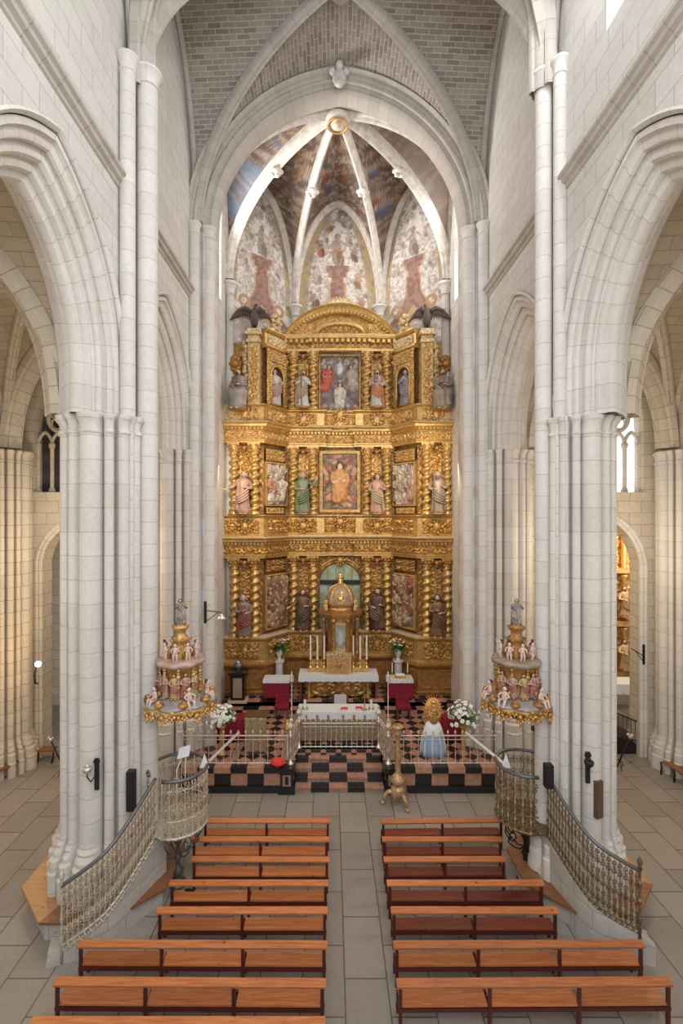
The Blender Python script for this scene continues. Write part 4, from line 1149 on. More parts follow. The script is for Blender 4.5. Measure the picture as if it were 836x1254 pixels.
# candlesticks
def candlestick(label, x, y, z, h, hc, mat='gold_smooth', r=.045, group=None, name='candlestick'):
    t = thing(name, label, 'candlestick', (x, y, z), group=group)
    m = MB(); m.sm = True; m.lathe([(r * 2.2, 0), (r * 2.3, .03), (r * 1.2, .06), (r * .6, h * .3), (r * 1.4, h * .4), (r * .6, h * .5), (r * .5, h * .85), (r * 1.8, h * .93), (r * 1.9, h), (r * .6, h + .005)], 0, 0, 10); m.build('stick', mat, t)
    m = MB(); m.lathe([(r * .8, h), (r * .8, h + hc), (r * .2, h + hc + .01)], 0, 0, 8); m.build('candle', 'candle_wax', t)
    return t
for k, x in enumerate((-1.30, -.98, -.66, .70, 1.02, 1.32)):
    candlestick(['outermost tall altar candle nearer the fern vase by the dark candelabrum box', 'middle tall altar candle of the three nearer the side table without a missal', 'tall altar candle immediately beside the tabernacle box on the brocade lectern side',
      'tall altar candle immediately beside the tabernacle box on the blue robed statue side', 'middle tall altar candle of the three nearer the blue robed statue', 'outermost tall altar candle on the blue robed statue side'][k],
      hx + x, hy + .08 - abs(x) * .02 , ZQ + 1.065 + .22 if False else ZQ + 1.285, .42, 1.05, r=.05, group='tall candles on the high altar')
candlestick('short white candle on the front altar at the end away from the crucifix', -1.32, 18.95, ZP + 1.135, .10, .28, 'silver', .06, 'small altar candles')
candlestick('short white candle on the front altar beside the crucifix', 1.28, 18.95, ZP + 1.135, .10, .28, 'silver', .06, 'small altar candles')
m = MB(); m.sm = True; m.lathe([(.09, 0), (.09, .03), (.03, .07), (.02, .3)], 0, 0, 8); t = thing('altar_crucifix', 'small brown crucifix standing on the front altar near the candle', 'crucifix', (1.02, 18.9, ZP + 1.135))
m.build('foot', 'brown_gilt', t); MB().box(-.018, .018, -.015, .015, .28, .62).box(-.12, .12, -.014, .014, .48, .52).build('cross', 'brown_gilt', t)
for k, (x, y, a) in enumerate(((.22, 18.95, .1), (.80, 19.02, -.15))):
    t = thing('missal', ['red bound missal lying at the middle of the front altar', 'red bound missal lying closer to the crucifix on the front altar'][k], 'book', (x, y, ZP + 1.137), a, group='red books on the altar')
    MB().box(-.13, .13, -.1, .1, 0, .012).box(-.13, .13, -.1, .1, .045, .057).box(.118, .13, -.1, .1, 0, .057).build('cover', 'red_bright', t); MB().box(-.12, .118, -.09, .09, .012, .045).build('pages', 'paper', t)
# side tables with red hangings, lace covers, pedestal vases
for s_ in (-1, 1):
    cx = at(338 if s_ < 0 else 490, 800, 21.9)[0]; cy = 22.2; nm = 'fern vase nearer the dark candelabrum box' if s_ < 0 else 'fern vase nearer the blue robed statue'
    t = table('side_table', 'small side table hidden under red velvet below the ' + nm, cx, cy, ZQ, 1.06, .6, .92)
    d = drape('table_hanging', 'crimson velvet hanging on the side table below the ' + nm, cx, cy, ZQ + .92, 1.1, .66, .78, 'red_velvet', fold=4, amp=.02)
    drape('lace_cover', 'white lace cover on the side table below the ' + nm, cx, cy, ZQ + .94, 1.16, .72, .12, 'lace', lace=.03)
    # stool
    sx = cx + (.35 if s_ < 0 else .0)
    t = thing('velvet_stool', ('crimson velvet stool pushed before the side table near the front altar candle without crucifix' if s_ < 0 else 'crimson velvet stool before the side table with the missal and twin candles'), 'stool', (sx, 21.0, ZP))
    m = MB(); m.sm = False; m.box(-.3, .3, -.25, .25, .42, .52); m.build('seat', 'red_velvet', t); MB().box(-.3, .3, .2, .27, .52, .9).build('backrest', 'red_velvet', t)
    for a in (-1, 1):
        for b in (-1, 1): MB().box(a * .26 - .025, a * .26 + .025, b * .21 - .025, b * .21 + .025, 0, .42).build('leg', 'walnut', t)
    # pedestal and vase
    px = at(342 if s_ < 0 else 487, 800, 23.1)[0]; py = 23.0
    t = thing('marble_pedestal', 'short white marble column carrying the ' + nm, 'pedestal', (px, py, ZQ))
    m = MB(); m.sm = True; m.lathe([(.28, 0), (.28, .08), (.22, .12), (.19, .2), (.18, 1.35), (.22, 1.42), (.26, 1.46), (.26, 1.54)], 0, 0, 16); m.build('column', 'marble_white', t, angle=35)
    t = thing('fern_vase', 'white urn holding green ferns with white blossoms, ' + ('on the dark candelabrum box side' if s_ < 0 else 'on the blue robed statue side'), 'vase', (px, py, ZQ + 1.54))
    m = MB(); m.sm = True; m.lathe([(.12, 0), (.13, .03), (.06, .09), (.1, .16), (.17, .3), (.18, .42), (.13, .46), (.16, .50)], 0, 0, 14); m.build('urn', 'marble_white', t)
    rnd = random.Random(5 + s_); m = MB()
    for k in range(150):
        a = rnd.uniform(0, 2 * pi); e = rnd.uniform(-.1, 1.3); L_ = rnd.uniform(.28, .62); w_ = rnd.uniform(.025, .05)
        p0 = (0, 0, .46); pts = []
        for q in range(5):
            f = q / 4; r_ = L_ * f * cos(e) + .05; z = .46 + L_ * f * sin(e) - .25 * f * f * L_
            pts.append((r_ * cos(a), r_ * sin(a), z))
        for q in range(4):
            ww = w_ * (1.2 - q * .25); nx, ny = -sin(a) * ww, cos(a) * ww; p, o = pts[q], pts[q + 1]
            m.poly([(p[0] - nx, p[1] - ny, p[2]), (p[0] + nx, p[1] + ny, p[2] + .01), (o[0] + nx * .7, o[1] + ny * .7, o[2]), (o[0] - nx * .7, o[1] - ny * .7, o[2] + .01)])
    m.build('fronds', 'leaf', t)
    for k in range(12):
        a = rnd.uniform(0, 2 * pi); r_ = rnd.uniform(.1, .48); z = .62 + rnd.uniform(-.02, .4) * (1 - r_) + .1
        m = MB(); m.sm = True; m.ball((r_ * cos(a), r_ * sin(a), z), .045, 6, 4, (1, 1, .7)); m.ball((r_ * cos(a) + .04, r_ * sin(a), z), .03, 5, 4); m.build('blossom', 'petal', t)
cx = at(490, 800, 21.9)[0]
t = thing('missal_stand', 'gold missal stand with white book between twin candles on the side table', 'stand', (cx + .02, 22.15, ZQ + .955)); MB().box(-.22, .22, -.14, .14, 0, .06).box(-.18, .18, -.1, .12, .06, .12).build('stand', 'gold_light', t); MB().box(-.2, .2, -.13, .13, .12, .17).build('book', 'paper', t)
candlestick('slim gold candlestick on the side table, at the altar side of the missal', cx - .34, 22.1, ZQ + .955, .3, .4, r=.03, group='twin side table candles')
candlestick('slim gold candlestick on the side table, at the statue side of the missal', cx + .36, 22.1, ZQ + .955, .3, .4, r=.03, group='twin side table candles')
# three chairs behind the free-standing altar
for k, (px, sc_) in enumerate(((388, .95), (416.5, 1.15), (441, .95))):
    x = at(px, 850, 21.0)[0]
    t = thing('altar_chair', ['red cushioned stool behind the altar, at the side of the candle without crucifix', 'larger armchair with rounded back between the two red stools behind the altar', 'red cushioned stool behind the altar, at the crucifix side'][k], 'chair' if k == 1 else 'stool', (x, 20.7, ZP), group=None)
    w_ = .27 * sc_
    m = MB(); m.box(-w_, w_, -.22, .22, .46, .56); m.build('cushion', 'red_velvet', t)
    MB().box(-w_, w_, -.22, .22, .38, .46).build('seat', 'walnut', t)
    for a in (-1, 1):
        for b in (-1, 1): MB().box(a * (w_ - .03) - .03, a * (w_ - .03) + .03, b * .19 - .03, b * .19 + .03, 0, .40).build('leg', 'walnut', t)
    if k == 1:
        pth = [(-w_, .2, .5), (-w_, .22, .95)] + [(w_ * cos(pi - pi * q / 8), .22, .95 + .18 * sin(pi * q / 8)) for q in range(9)] + [(w_, .2, .5)]
        m = MB(); m.tube(pth, .035, 6); m.build('back_frame', 'walnut', t); MB().box(-w_ + .05, w_ - .05, .2, .24, .6, 1.0).build('back_cushion', 'lace', t)
# processional lantern poles
for k, px in enumerate((357, 475)):
    x, y, _ = at(px, 850, 20.6)
    t = thing('lantern_pole', ['tall thin pole topped with a white lantern, beside the velvet stool near the candelabrum box', 'tall thin pole topped with a white lantern, beside the stool below the missal'][k], 'lantern', (x, y, ZP))
    m = MB(); m.sm = True; m.lathe([(.12, 0), (.11, .04), (.018, .08), (.016, 1.65)], 0, 0, 8); m.build('pole', 'silver', t)
    m = MB(); m.sm = True; m.lathe([(.03, 1.63), (.1, 1.68), (.09, 1.74), (.07, 1.86), (.09, 1.9), (.03, 1.98), (.02, 2.08), (.004, 2.12)], 0, 0, 8); m.build('lantern', 'marble_white', t)
# brocade covered lectern
lx, ly, _ = at(315, 925, 17.9)
t = thing('lectern', 'lectern standing by the railing, draped in gold brocade', 'lectern', (lx, ly, ZP))
MB().box(-.3, .3, -.2, .2, 0, 1.15).build('stand', 'walnut', t)
o = MB(); o.sm = True
o.grid(lambda u, v: ((-.42 + .80 * u), -.26 + (.0 if v < .8 else (v - .8) * 2.6) - .02 * sin(u * 20), min(1.36, .12 + v * 1.55) + (.12 * max(0, v - .8))), 24, 20)
q = o.build('lectern_cloth', 'brocade'); q.location = (lx, ly, ZP); tag(q, 'old gold brocade cloth split down the middle over the lectern', 'cloth')
MB().box(-.43, .43, -.27, .3, 1.38, 1.41).build('desk', 'walnut', t)
# dark candelabrum cabinet
x, y, _ = at(292, 860, 21.9)
t = thing('candelabrum_stand', 'dark wooden pedestal stand with pale panel near the outer apostle of the lowest tier', 'pedestal', (x, y, ZQ))
MB().box(-.32, .32, -.25, .25, .1, 1.25).build('body', 'black_marble', t); MB().box(-.2, .2, -.27, -.25, .22, 1.1).build('panel', 'tan_marble', t)
MB().box(-.42, .42, -.34, .34, 1.25, 1.36).build('top', 'black_marble', t); MB().box(-.42, .42, -.36, .3, 0, .1).build('plinth', 'stone_ledge', t)
t = thing('votive_lamp', 'round silver lamp standing on the dark wooden pedestal', 'lamp', (x, y, ZQ + 1.36)); m = MB(); m.sm = True; m.lathe([(.12, 0), (.05, .05), (.2, .16), (.22, .26), (.14, .36), (.05, .42)], 0, 0, 12); m.build('bowl', 'grey_iron', t); m = MB(); m.sm = True; m.ball((0, -.05, .38), .08, 8, 6); m.build('glass', 'silver', t)
# red tables with flower stands
for s_ in (-1, 1):
    px = 272 if s_ < 0 else 567
    x, y, _ = at(px, 925, 17.7)
    tx = x - s_ * .0 + (0.15 if s_ < 0 else .1)
    side = 'nearest the reading lamp pulpit' if s_ < 0 else 'beside the blue robed statue'
    t = table('covered_table', 'side table wrapped in red cloth behind the flowers ' + side, tx, 19.0, ZP, .95 if s_ < 0 else 1.1, .55, .85)
    drape('red_tablecloth', 'long crimson cloth over the table behind the flowers ' + side, tx, 19.0, ZP + .85, 1.0 if s_ < 0 else 1.15, .6, .80, 'red_velvet', fold=8, amp=.05)
    t = thing('flower_stand', 'turned gilt wooden column holding the flowers ' + side, 'plant stand', (x, y, ZP))
    m = MB(); m.sm = True; m.lathe([(.18, 0), (.19, .06), (.1, .12), (.08, .2), (.09, .5), (.12, .6), (.08, .7), (.08, .95), (.15, 1.0), (.16, 1.05)], 0, 0, 12); m.build('column', 'gold_light' if s_ < 0 else 'light_wood', t)
    t = thing('flower_arrangement', ('dense bouquet of white flowers with red and green sprigs ' if s_ < 0 else 'loose airy bouquet of white lilies ') + side, 'flowers', (x, y, ZP + 1.05))
    m = MB(); m.sm = True; m.lathe([(.08, 0), (.14, .1), (.16, .2), (.1, .24)], 0, 0, 10); m.build('vase', 'gold_light', t)
    rnd = random.Random(40 + s_); m = MB()
    for k in range(120):
        a = rnd.uniform(0, 2 * pi); e = rnd.uniform(-.2, 1.5); L_ = rnd.uniform(.2, .6 if s_ < 0 else .72)
        d = (cos(a) * cos(e), sin(a) * cos(e), sin(e)); p = (0, 0, .2); q = tuple(p[i] + d[i] * L_ for i in range(3)); w_ = .02
        m.poly([(p[0] - w_ * sin(a), p[1] + w_ * cos(a), p[2]), (p[0] + w_ * sin(a), p[1] - w_ * cos(a), p[2]), (q[0] + w_ * sin(a), q[1] - w_ * cos(a), q[2]), (q[0], q[1], q[2] + .03)])
    m.build('leaves', 'leaf', t)
    m0 = MB(); m0.sm = True
    for q in range(5): m0.ball((.035 * cos(q * 1.257), .035 * sin(q * 1.257), 0), .034, 5, 4, (1, 1, .6))
    fl0 = None
    for k in range(85 if s_ < 0 else 60):
        a = rnd.uniform(0, 2 * pi); e = rnd.uniform(-.15, 1.5); L_ = rnd.uniform(.36, .56) * (1 if s_ < 0 else rnd.uniform(.7, 1.35))
        d = (cos(a) * cos(e) * L_, sin(a) * cos(e) * L_, .22 + sin(e) * L_)
        if fl0 is None: fl0 = m0.build('blossom', 'petal', t); o = fl0
        else: o = fl0.copy(); C.objects.link(o); o.parent = t
        o.location = d; o.rotation_euler = (0, pi / 2 - e, a); o.scale = (1.3,) * 3
    if s_ < 0:
        for k in range(10):
            a = rnd.uniform(0, 2 * pi); e = rnd.uniform(0, 1.2); m = MB(); m.sm = True; m.ball((cos(a) * cos(e) * .58, sin(a) * cos(e) * .58, .22 + sin(e) * .58), .035, 6, 4); m.build('red_blossom', 'petal_red', t)
# red basket on the coping
x, y, _ = at(341, 935, 16.95)
t = thing('red_basket', 'small bright red basket resting on the coping by the stair', 'basket', (x, 16.8, ZP + .02)); m = MB(); m.sm = True
m.lathe([(.12, 0), (.2, .1), (.27, .18), (.25, .18), (.18, .1), (.1, .02)], 0, 0, 14); m.build('bowl', 'red_bright', t)
m = MB(); m.tube([(.25 * cos(a_), 0, .17 + .15 * sin(a_)) for a_ in [pi * k / 8 for k in range(9)]], .012, 5); m.build('handle', 'red_bright', t)
# little gold bells on posts
for k, (px, lab) in enumerate(((352, 'little gold bell hanging by the newel above the red basket'), (477, 'little gold bell beside the newel behind the carved gilt candlestand'))):
    x, y, _ = at(px, 890, 17.5)
    t = thing('altar_bell', lab, 'bell', (x, y, ZP)); m = MB(); m.sm = True; m.lathe([(.06, 0), (.02, .04), (.015, 1.0)], 0, 0, 6); m.build('post', 'silver', t)
    m = MB(); m.sm = True; m.lathe([(.13, 1.0), (.12, 1.06), (.08, 1.16), (.06, 1.24), (.02, 1.3), (.03, 1.35)], 0, 0, 12); m.build('bell', 'gold_smooth', t)

# carved gilt candlestand on three feet
x, y, _ = at(485, 975, 592 * 9.6 / (976 - 632))
t = thing('gilt_candlestand', 'tall carved gilt candlestand on scrolled feet standing before the stair', 'candlestand', (x, 16.12, 0), scale=1.19)
m = MB(); m.sm = True; m.lathe([(.10, .55), (.20, .62), (.22, .72), (.12, .82), (.07, .9), (.08, 1.3), (.10, 1.42), (.06, 1.5), (.05, 1.85), (.10, 1.95), (.14, 2.0), (.07, 2.06), (.16, 2.14), (.19, 2.2), (.05, 2.22)], 0, 0, 12, rmod=lambda a, z: 1 + .08 * cos(6 * a)); m.build('shaft', 'bronze_gilt', t)
m = MB(); m.sm = True; m.lathe([(.30, .26), (.26, .36), (.24, .5), (.14, .56)], 0, 0, 3); m.lathe([(.12, .2), (.22, .3), (.2, .45), (.1, .56)], 0, 0, 12); m.build('tripod_base', 'bronze_gilt', t)
for k in range(3):
    a = k * 2 * pi / 3 + .5 - pi / 2
    pth = cr([(.12, .34), (.26, .34), (.36, .22), (.36, .08), (.44, .03), (.50, .07)], 5)
    m = MB(); m.sm = True; m.tube([(r_ * cos(a), r_ * sin(a), z) for r_, z in pth], [.07 - .035 * q / len(pth) for q in range(len(pth))], 7); m.build('foot', 'bronze_gilt', t)
# Virgin statue: cone robe in white and blue, golden flaming mandorla
x, y, _ = at(530, 930, 17.75)
t = thing('virgin_statue', 'crowned figure wrapped in golden flames with a white and pale blue skirt by the railing', 'statue', (x, 17.75, ZP))
m = MB(); m.sm = True
m.lathe([(.10, 0), (.12, .5), (.10, .8)], 0, 0, 10); m.build('stand', 'walnut', t)
fold = lambda a, z: 1 + .10 * sin(17 * a) * min(1, max(0, (1.2 - z)))
m = MB(); m.sm = True; m.use('white_satin')
prof_ = [(.46, .0), (.44, .25), (.41, .5), (.37, .75), (.31, 1.0), (.24, 1.14), (.15, 1.2)]
n = 68
rs = [[(r_ * fold(2 * pi * i / n, z) * cos(2 * pi * i / n), r_ * .8 * fold(2 * pi * i / n, z) * sin(2 * pi * i / n), z) for i in range(n)] for r_, z in prof_]
b0 = len(m.f); m.rings(rs)
m.mats.append('blue_satin')
for fi in range(b0, len(m.f)):
    k = (fi - b0) // n; i = (fi - b0) % n
    if k < len(prof_) - 1:
        if k < 3 and (i % 8) > 1: m.mi[fi] = 1
m.build('skirt', None, t)
m = MB(); m.sm = True; m.ball((0, .05, 1.55), .40, 16, 10, (.82, .35, 1.22)); m.build('mandorla', 'flame_red', t)
m = MB()
for k in range(26):
    a = 2 * pi * k / 26; r0 = .3; r1 = .46 + .05 * (k % 2)
    ex = lambda r_: (r_ * .84 * cos(a), .05, 1.58 + r_ * 1.22 * sin(a))
    m.tube([ex(r0), ex(r1)], [.022, .004], 4)
m.build('rays', 'flame_gold', t)
m = MB(); m.sm = True; m.lathe([(.14, 1.2), (.15, 1.4), (.11, 1.6), (.13, 1.68), (.06, 1.74)], 0, -.12, 12); m.ball((-.1, -.24, 1.56), .06, 8, 6); m.tube([(-.14, -.14, 1.64), (-.18, -.24, 1.5), (-.05, -.28, 1.46)], .035, 6); m.tube([(.14, -.14, 1.64), (.2, -.22, 1.48), (.06, -.28, 1.42)], .035, 6)
m.build('robe', 'gold_light', t)
m = MB(); m.sm = True; m.ball((0, -.13, 1.82), .075, 10, 8, (.9, 1, 1.15)); m.build('head', 'skin', t)
m = MB(); m.sm = True; m.lathe([(.07, 1.87), (.10, 1.95), (.11, 1.98), (.05, 2.0)], 0, -.13, 10); m.build('crown', 'gold_smooth', t)
# ================================================================== BENCHES
def bench(xa, xb, y, frames, label, woodm='bench_wood', seatm='bench_wood', tilt=0., grp='wooden benches in the nave'):
    t = thing('bench', label, 'bench', ((xa + xb) / 2, y, 0), tilt, group=grp); hw = (xb - xa) / 2
    m = MB(); b = len(m.v); m.box(-hw - .03, hw + .03, -.075, .075, -.02, .02); m.xf(0, lambda p: (p[0], p[1] * cos(.25) - p[2] * sin(.25), .83 + p[1] * sin(.25) + p[2])); m.build('back_rail', woodm, t)
    for k in range(frames - 1):
        a = -hw + 2 * hw * k / (frames - 1) + .03; c = -hw + 2 * hw * (k + 1) / (frames - 1) - .03
        m = MB(); m.box(a, c, 0, .29, -.018, .018); m.xf(0, lambda p: (p[0], p[1] - .04, .435 + p[1] * .06 + p[2])); m.build('seat_board', seatm, t)
    MB().box(-hw, hw, -.055, -.025, .33, .40).build('rear_rail', 'bench_dark', t)
    MB().box(-hw, hw, .27, .30, .10, .17).build('stretcher', 'bench_dark', t)
    for k in range(frames):
        x = -hw + .04 + (2 * hw - .08) * k / (frames - 1)
        f = MB(); f.box(x - .032, x + .032, -.05, .0, 0, .82).build('rear_post', 'bench_dark', t)
        MB().box(x - .03, x + .03, .26, .32, 0, .40).build('front_leg', 'bench_dark', t)
        MB().box(x - .03, x + .03, -.05, .32, .32, .37).build('cross_bar', 'bench_dark', t)
rows = [  # y top, left x0,x1, right x0,x1, frames, label tails
 (1202, 68, 397, 487, 820, 4), (1155.5, 97, 399, 483, 786, 4), (1114, 194, 399.5, 480, 681, 3), (1080.5, 209, 400.5, 475, 664, 3), (1051.5, 236, 402, 471, 618, 3), (1027, 236, 401.5, 469, 613.5, 3), (1004.5, 250, 403, 467, 615, 3)]
ordn = ['row nearest the viewer that shows whole', 'second row from the viewer', 'third row from the viewer', 'fourth row from the viewer', 'fifth row from the viewer', 'sixth row from the viewer', 'row closest to the marble stairs']
for k, (py, a, b, c, d_, fr_) in enumerate(rows):
    for s_ in (-1, 1):
        x0, x1 = (a, b) if s_ < 0 else (c, d_)
        d = (CAMZ - .85) * F / (py - CY)
        X0 = CAMX + (x0 - CX) * d / F; X1 = CAMX + (x1 - CX) * d / F
        tone = ['glossy orange brown', 'orange brown', 'orange brown', 'brown', 'worn brown', 'worn brown', 'slender brown'][k] if s_ < 0 else ['glossy orange brown', 'knotty orange brown', 'dark red brown', 'dark red brown', 'scuffed brown', 'scuffed brown', 'slender brown'][k]
        side = 'on the reading lamp pulpit side of the aisle' if s_ < 0 else 'on the gilt candlestand side of the aisle'
        bench(X0, X1, d, fr_, '%s bench, %s, %s' % (tone, ordn[k], 'at the reading lamp side' if s_ < 0 else 'at the candlestand side'),
              seatm='bench_wood' if (s_ < 0 or k < 2) else 'bench_red', woodm='bench_wood', tilt=R((.4, .3, .0, .0, .2, 0, 0)[k] * s_ + (1.2 if (k == 6 and s_ > 0) else 0)))
d = (CAMZ - .85) * F / (1250.5 - CY)
bench(CAMX + (40 - CX) * d / F, CAMX + (396 - CX) * d / F, d, 4, 'bench cut off by the picture edge, only its back rail top showing')
t = thing('wooden_block', 'short dark wooden box standing behind the last benches on the candlestand side', 'box', (2.0, 14.95, 0)) if False else None
m = MB(); m.sm = True; dd = 11.62
o = MB().box(-.12, .12, -.04, .04, 0, .05).build('spectacle_case', 'black_plastic'); o.location = (at(233, 1100, 11.83)[0], 11.80, .432); tag(o, 'small black case left on a bench seat', 'case')

# ================================================================== PULPITS
def scroll_mb(m, w, h, x0, z0, y=0, r=.011, fn=None):
    """pair of C scrolls with a knop in a w by h field"""
    for s_ in (-1, 1):
        for v in (0, 1):
            pts = []
            cz = z0 + h * (.28 if v == 0 else .72)
            for k in range(9):
                a = k / 8 * 1.6 * pi; rr = w * .42 * (1 - k / 8 * .65)
                pts.append((x0 + s_ * (w * .03 + (rr * sin(a)) * .5 + w * .05), y, cz + (1 if v else -1) * (rr * cos(a)) * h / w * .28))
            m.tube(pts, r, 4)
    m.ball((x0, y, z0 + h * .5), w * .16, 6, 4)
    m.tube([(x0, y, z0 - .03), (x0, y, z0 + h + .03)], r * .7, 4)
def baluster_mb(m, h, r=.016):
    m.lathe([(r * .9, 0), (r * 1.5, .02), (r * .6, .06), (r * .6, h * .15), (r * 1.9, h * .2), (r * .7, h * .25), (r * .6, h * .45), (r * 2.0, h * .5), (r * .6, h * .55), (r * .7, h * .75), (r * 1.9, h * .8), (r * .6, h * .86), (r * .8, h)], 0, 0, 6)
def pulpit(side, cx, cy, A, M, B, zt_b, zb_b, mat, rim, lab, lab2):
    zr, zf, r = 3.07, 1.66, .74; smat = 'scroll_gilt' if side < 0 else mat
    t = thing('pulpit', lab, 'pulpit', (cx, cy, 0))
    # stair comes in from the side facing the pier
    gap = atan2(A[1] - cy, A[0] - cx); n = 22
    angs = [gap + .35 + (2 * pi - .7) * k / n for k in range(n + 1)]
    m = MB(); m.sm = True; m.tube([(r * cos(a), r * sin(a), zr) for a in angs], .045, 8); m.build('rim', rim, t)
    m = MB(); m.sm = True; m.tube([(r * cos(a), r * sin(a), zf) for a in angs], .035, 6); m.tube([(r * cos(a), r * sin(a), zf + .42) for a in angs], .018, 5); m.tube([(r * cos(a), r * sin(a), zr - .25) for a in angs], .014, 5); m.build('hoop', mat, t)
    m = MB(); m.sm = True; m.lathe([(.1, 1.30), (.3, 1.36), (.55, 1.48), (.74, zf - .03), (.77, zf), (.70, zf + .03), (.05, zf + .03)], 0, 0, 28, rmod=lambda a, z: 1 + .03 * cos(14 * a)); m.build('floor_bowl', mat, t)
    b0 = s0 = None
    for k in range(n):
        a = (angs[k] + angs[k + 1]) / 2
        if b0 is None:
            m = MB(); m.sm = True; baluster_mb(m, zr - zf); b0 = o = m.build('baluster', mat if side < 0 else 'scroll_gilt', t)
            m = MB(); m.sm = True; scroll_mb(m, .2, .55, 0, .42, 0); scroll_mb(m, .2, .30, 0, 1.0, 0); scroll_mb(m, .2, .34, 0, .04, 0); s0 = o2 = m.build('scrollwork', smat, t)
        else:
            o = b0.copy(); C.objects.link(o); o.parent = t; o2 = s0.copy(); C.objects.link(o2); o2.parent = t
        a0 = angs[k]; o.location = (r * cos(a0), r * sin(a0), zf)
        o2.location = (r * cos(a), r * sin(a), zf); o2.rotation_euler = (0, 0, a + pi / 2)
    # fringe under the basket
    m = MB(); m.sm = True
    for k in range(n):
        a = angs[k]; m.tube([(r * cos(a), r * sin(a), zf), (.83 * r * cos(a + .12), .83 * r * sin(a + .12), zf - .12), (.6 * r * cos(a), .6 * r * sin(a), zf - .20)], .018, 4)
    m.build('fringe', mat, t)
    # pole, brackets
    m = MB(); m.sm = True; m.lathe([(.22, 0), (.22, .06), (.12, .10), (.06, .2), (.13, .32), (.14, .40), (.06, .48), (.05, .62), (.10, .7), (.05, .78), (.045, 1.05), (.1, 1.12), (.12, 1.3), (.08, 1.36)], 0, 0, 12); m.build('pole', 'grey_iron' if side < 0 else 'iron', t)
    for k in range(6):
        a = k * pi / 3 + .3; pts = []
        for q in range(15):
            b = q / 14 * 2.4 * pi; rr = .16 * (1 - q / 14 * .75); pts.append((.40 + rr * cos(b) , 1.16 + rr * sin(b)))
        pth = [(.06, .85), (.18, .82), (.36, .92), (.52, 1.08)] + pts[2:]
        m = MB(); m.sm = True; m.tube([(x * cos(a), x * sin(a), z) for x, z in pth], .02, 5)
        m.tube([(x * cos(a), x * sin(a), z) for x, z in ((.5, 1.15), (.62, 1.35), (.6, 1.5))], .02, 5)
        m.build('bracket', 'grey_iron' if side < 0 else 'iron', t)
    # ---- stair balustrade
    pts = cr([B, M, A], 12); cum = [0]
    for i in range(len(pts) - 1): cum.append(cum[-1] + math.dist(pts[i], pts[i + 1]))
    L_ = cum[-1]
    def pos(d):
        d = min(max(d, 0), L_)
        for i in range(len(pts) - 1):
            if d <= cum[i + 1] + 1e-9:
                f = (d - cum[i]) / (cum[i + 1] - cum[i]); p, q = pts[i], pts[i + 1]; l = math.dist(p, q)
                return (p[0] + (q[0] - p[0]) * f, p[1] + (q[1] - p[1]) * f, (q[0] - p[0]) / l, (q[1] - p[1]) / l)
    t2 = thing('stair_balustrade', lab2, 'railing', (B[0], B[1], 0))
    hb = zt_b - zb_b
    ztop = lambda x: zt_b - .12 + (zr - (zt_b - .12)) * x / L_
    zbot = lambda x: zb_b + (zf - .02 - zb_b) * x / L_
    def P2(x, z, w=0):
        q = pos(x); return (q[0] - B[0] + w * q[3], q[1] - B[1] - w * q[2], z)
    K = 24
    m = MB(); m.sm = True; m.tube([P2(L_ * q / K, ztop(L_ * q / K)) for q in range(K + 1)], .045, 8); m.build('handrail', 'grey_iron', t2)
    m = MB(); m.sm = True; m.tube([P2(L_ * q / K, zbot(L_ * q / K)) for q in range(K + 1)], .03, 6); m.build('lower_rail', mat, t2)
    m = MB(); m.sm = True; m.tube([P2(L_ * q / K, zbot(L_ * q / K) + .32) for q in range(K + 1)], .014, 5); m.build('middle_rail', mat, t2)
    N_ = 22
    bb = ss = None
    for k in range(N_):
        x = L_ * (k + .5) / N_; h = ztop(x) - zbot(x); xb = L_ * k / N_
        if bb is None:
            m = MB(); m.sm = True; baluster_mb(m, 1.0, .02); bb = o = m.build('baluster', mat if side < 0 else 'silver', t2)
            w = L_ / N_ * 1.35
            m = MB(); m.sm = True
            for z0, hh in ((.03, .30), (.34, .32), (.67, .30)): scroll_mb(m, w, hh, 0, z0, r=.013)
            ss = o2 = m.build('scrollwork', smat, t2)
        else:
            o = bb.copy(); C.objects.link(o); o.parent = t2; o2 = ss.copy(); C.objects.link(o2); o2.parent = t2
        q = pos(x); o.location = P2(xb, zbot(xb)); o.scale = (1, 1, ztop(xb) - zbot(xb))
        o2.location = P2(x, zbot(x)); o2.scale = (1, 1, h); o2.rotation_euler = (0, 0, atan2(q[3], q[2]))
    m = MB(); m.sm = True
    for k in range(N_):
        x = L_ * (k + .5) / N_; z = zbot(x)
        m.tube([P2(x - .05, z), P2(x - .02, z - .12, .02), P2(x + .05, z - .13, .02), P2(x + .05, z - .05, .01)], .016, 4)
    m.build('fringe', mat, t2)
    m = MB(); m.sm = True; m.lathe([(.035, -.36), (.03, -.02), (.04, 0), (.022, .08), (.05, .2), (.022, .3), (.022, .5), (.045, .58), (.02, .66), (.02, .85), (.05, .95), (.022, 1.05), (.03, hb - .12), (.05, hb - .08), (.03, hb), (.055, hb + .06), (.06, hb + .1), (.02, hb + .16), (.005, hb + .22)], 0, 0, 10, cz=zb_b); m.build('newel', mat if side > 0 else 'silver_gilt', t2)
    # ---- stone stair behind the balustrade
    t3 = thing('stone_stair', ('pale stone pulpit stair with smooth flank below the shining silver balustrade' if side < 0 else 'grey shaded stone pulpit stair below the dark bronze balustrade'), 'stair', (0, 0, 0))
    def P3(x, w, z):
        q = pos(x); ex = min(x, 0) + max(x - L_, 0); return (q[0] + q[2] * ex + side * abs(w) * abs(q[3]) * 1 + 0, q[1] + q[3] * ex + abs(w) * abs(q[2]), z)
    e = .3; K = 20; xs = [-e] + [L_ * k / K for k in range(K + 1)] + [L_ + .4]
    zt = lambda x: (zb_b - .30 if x < 0 else zbot(min(x, L_)) - .13)
    m = MB()
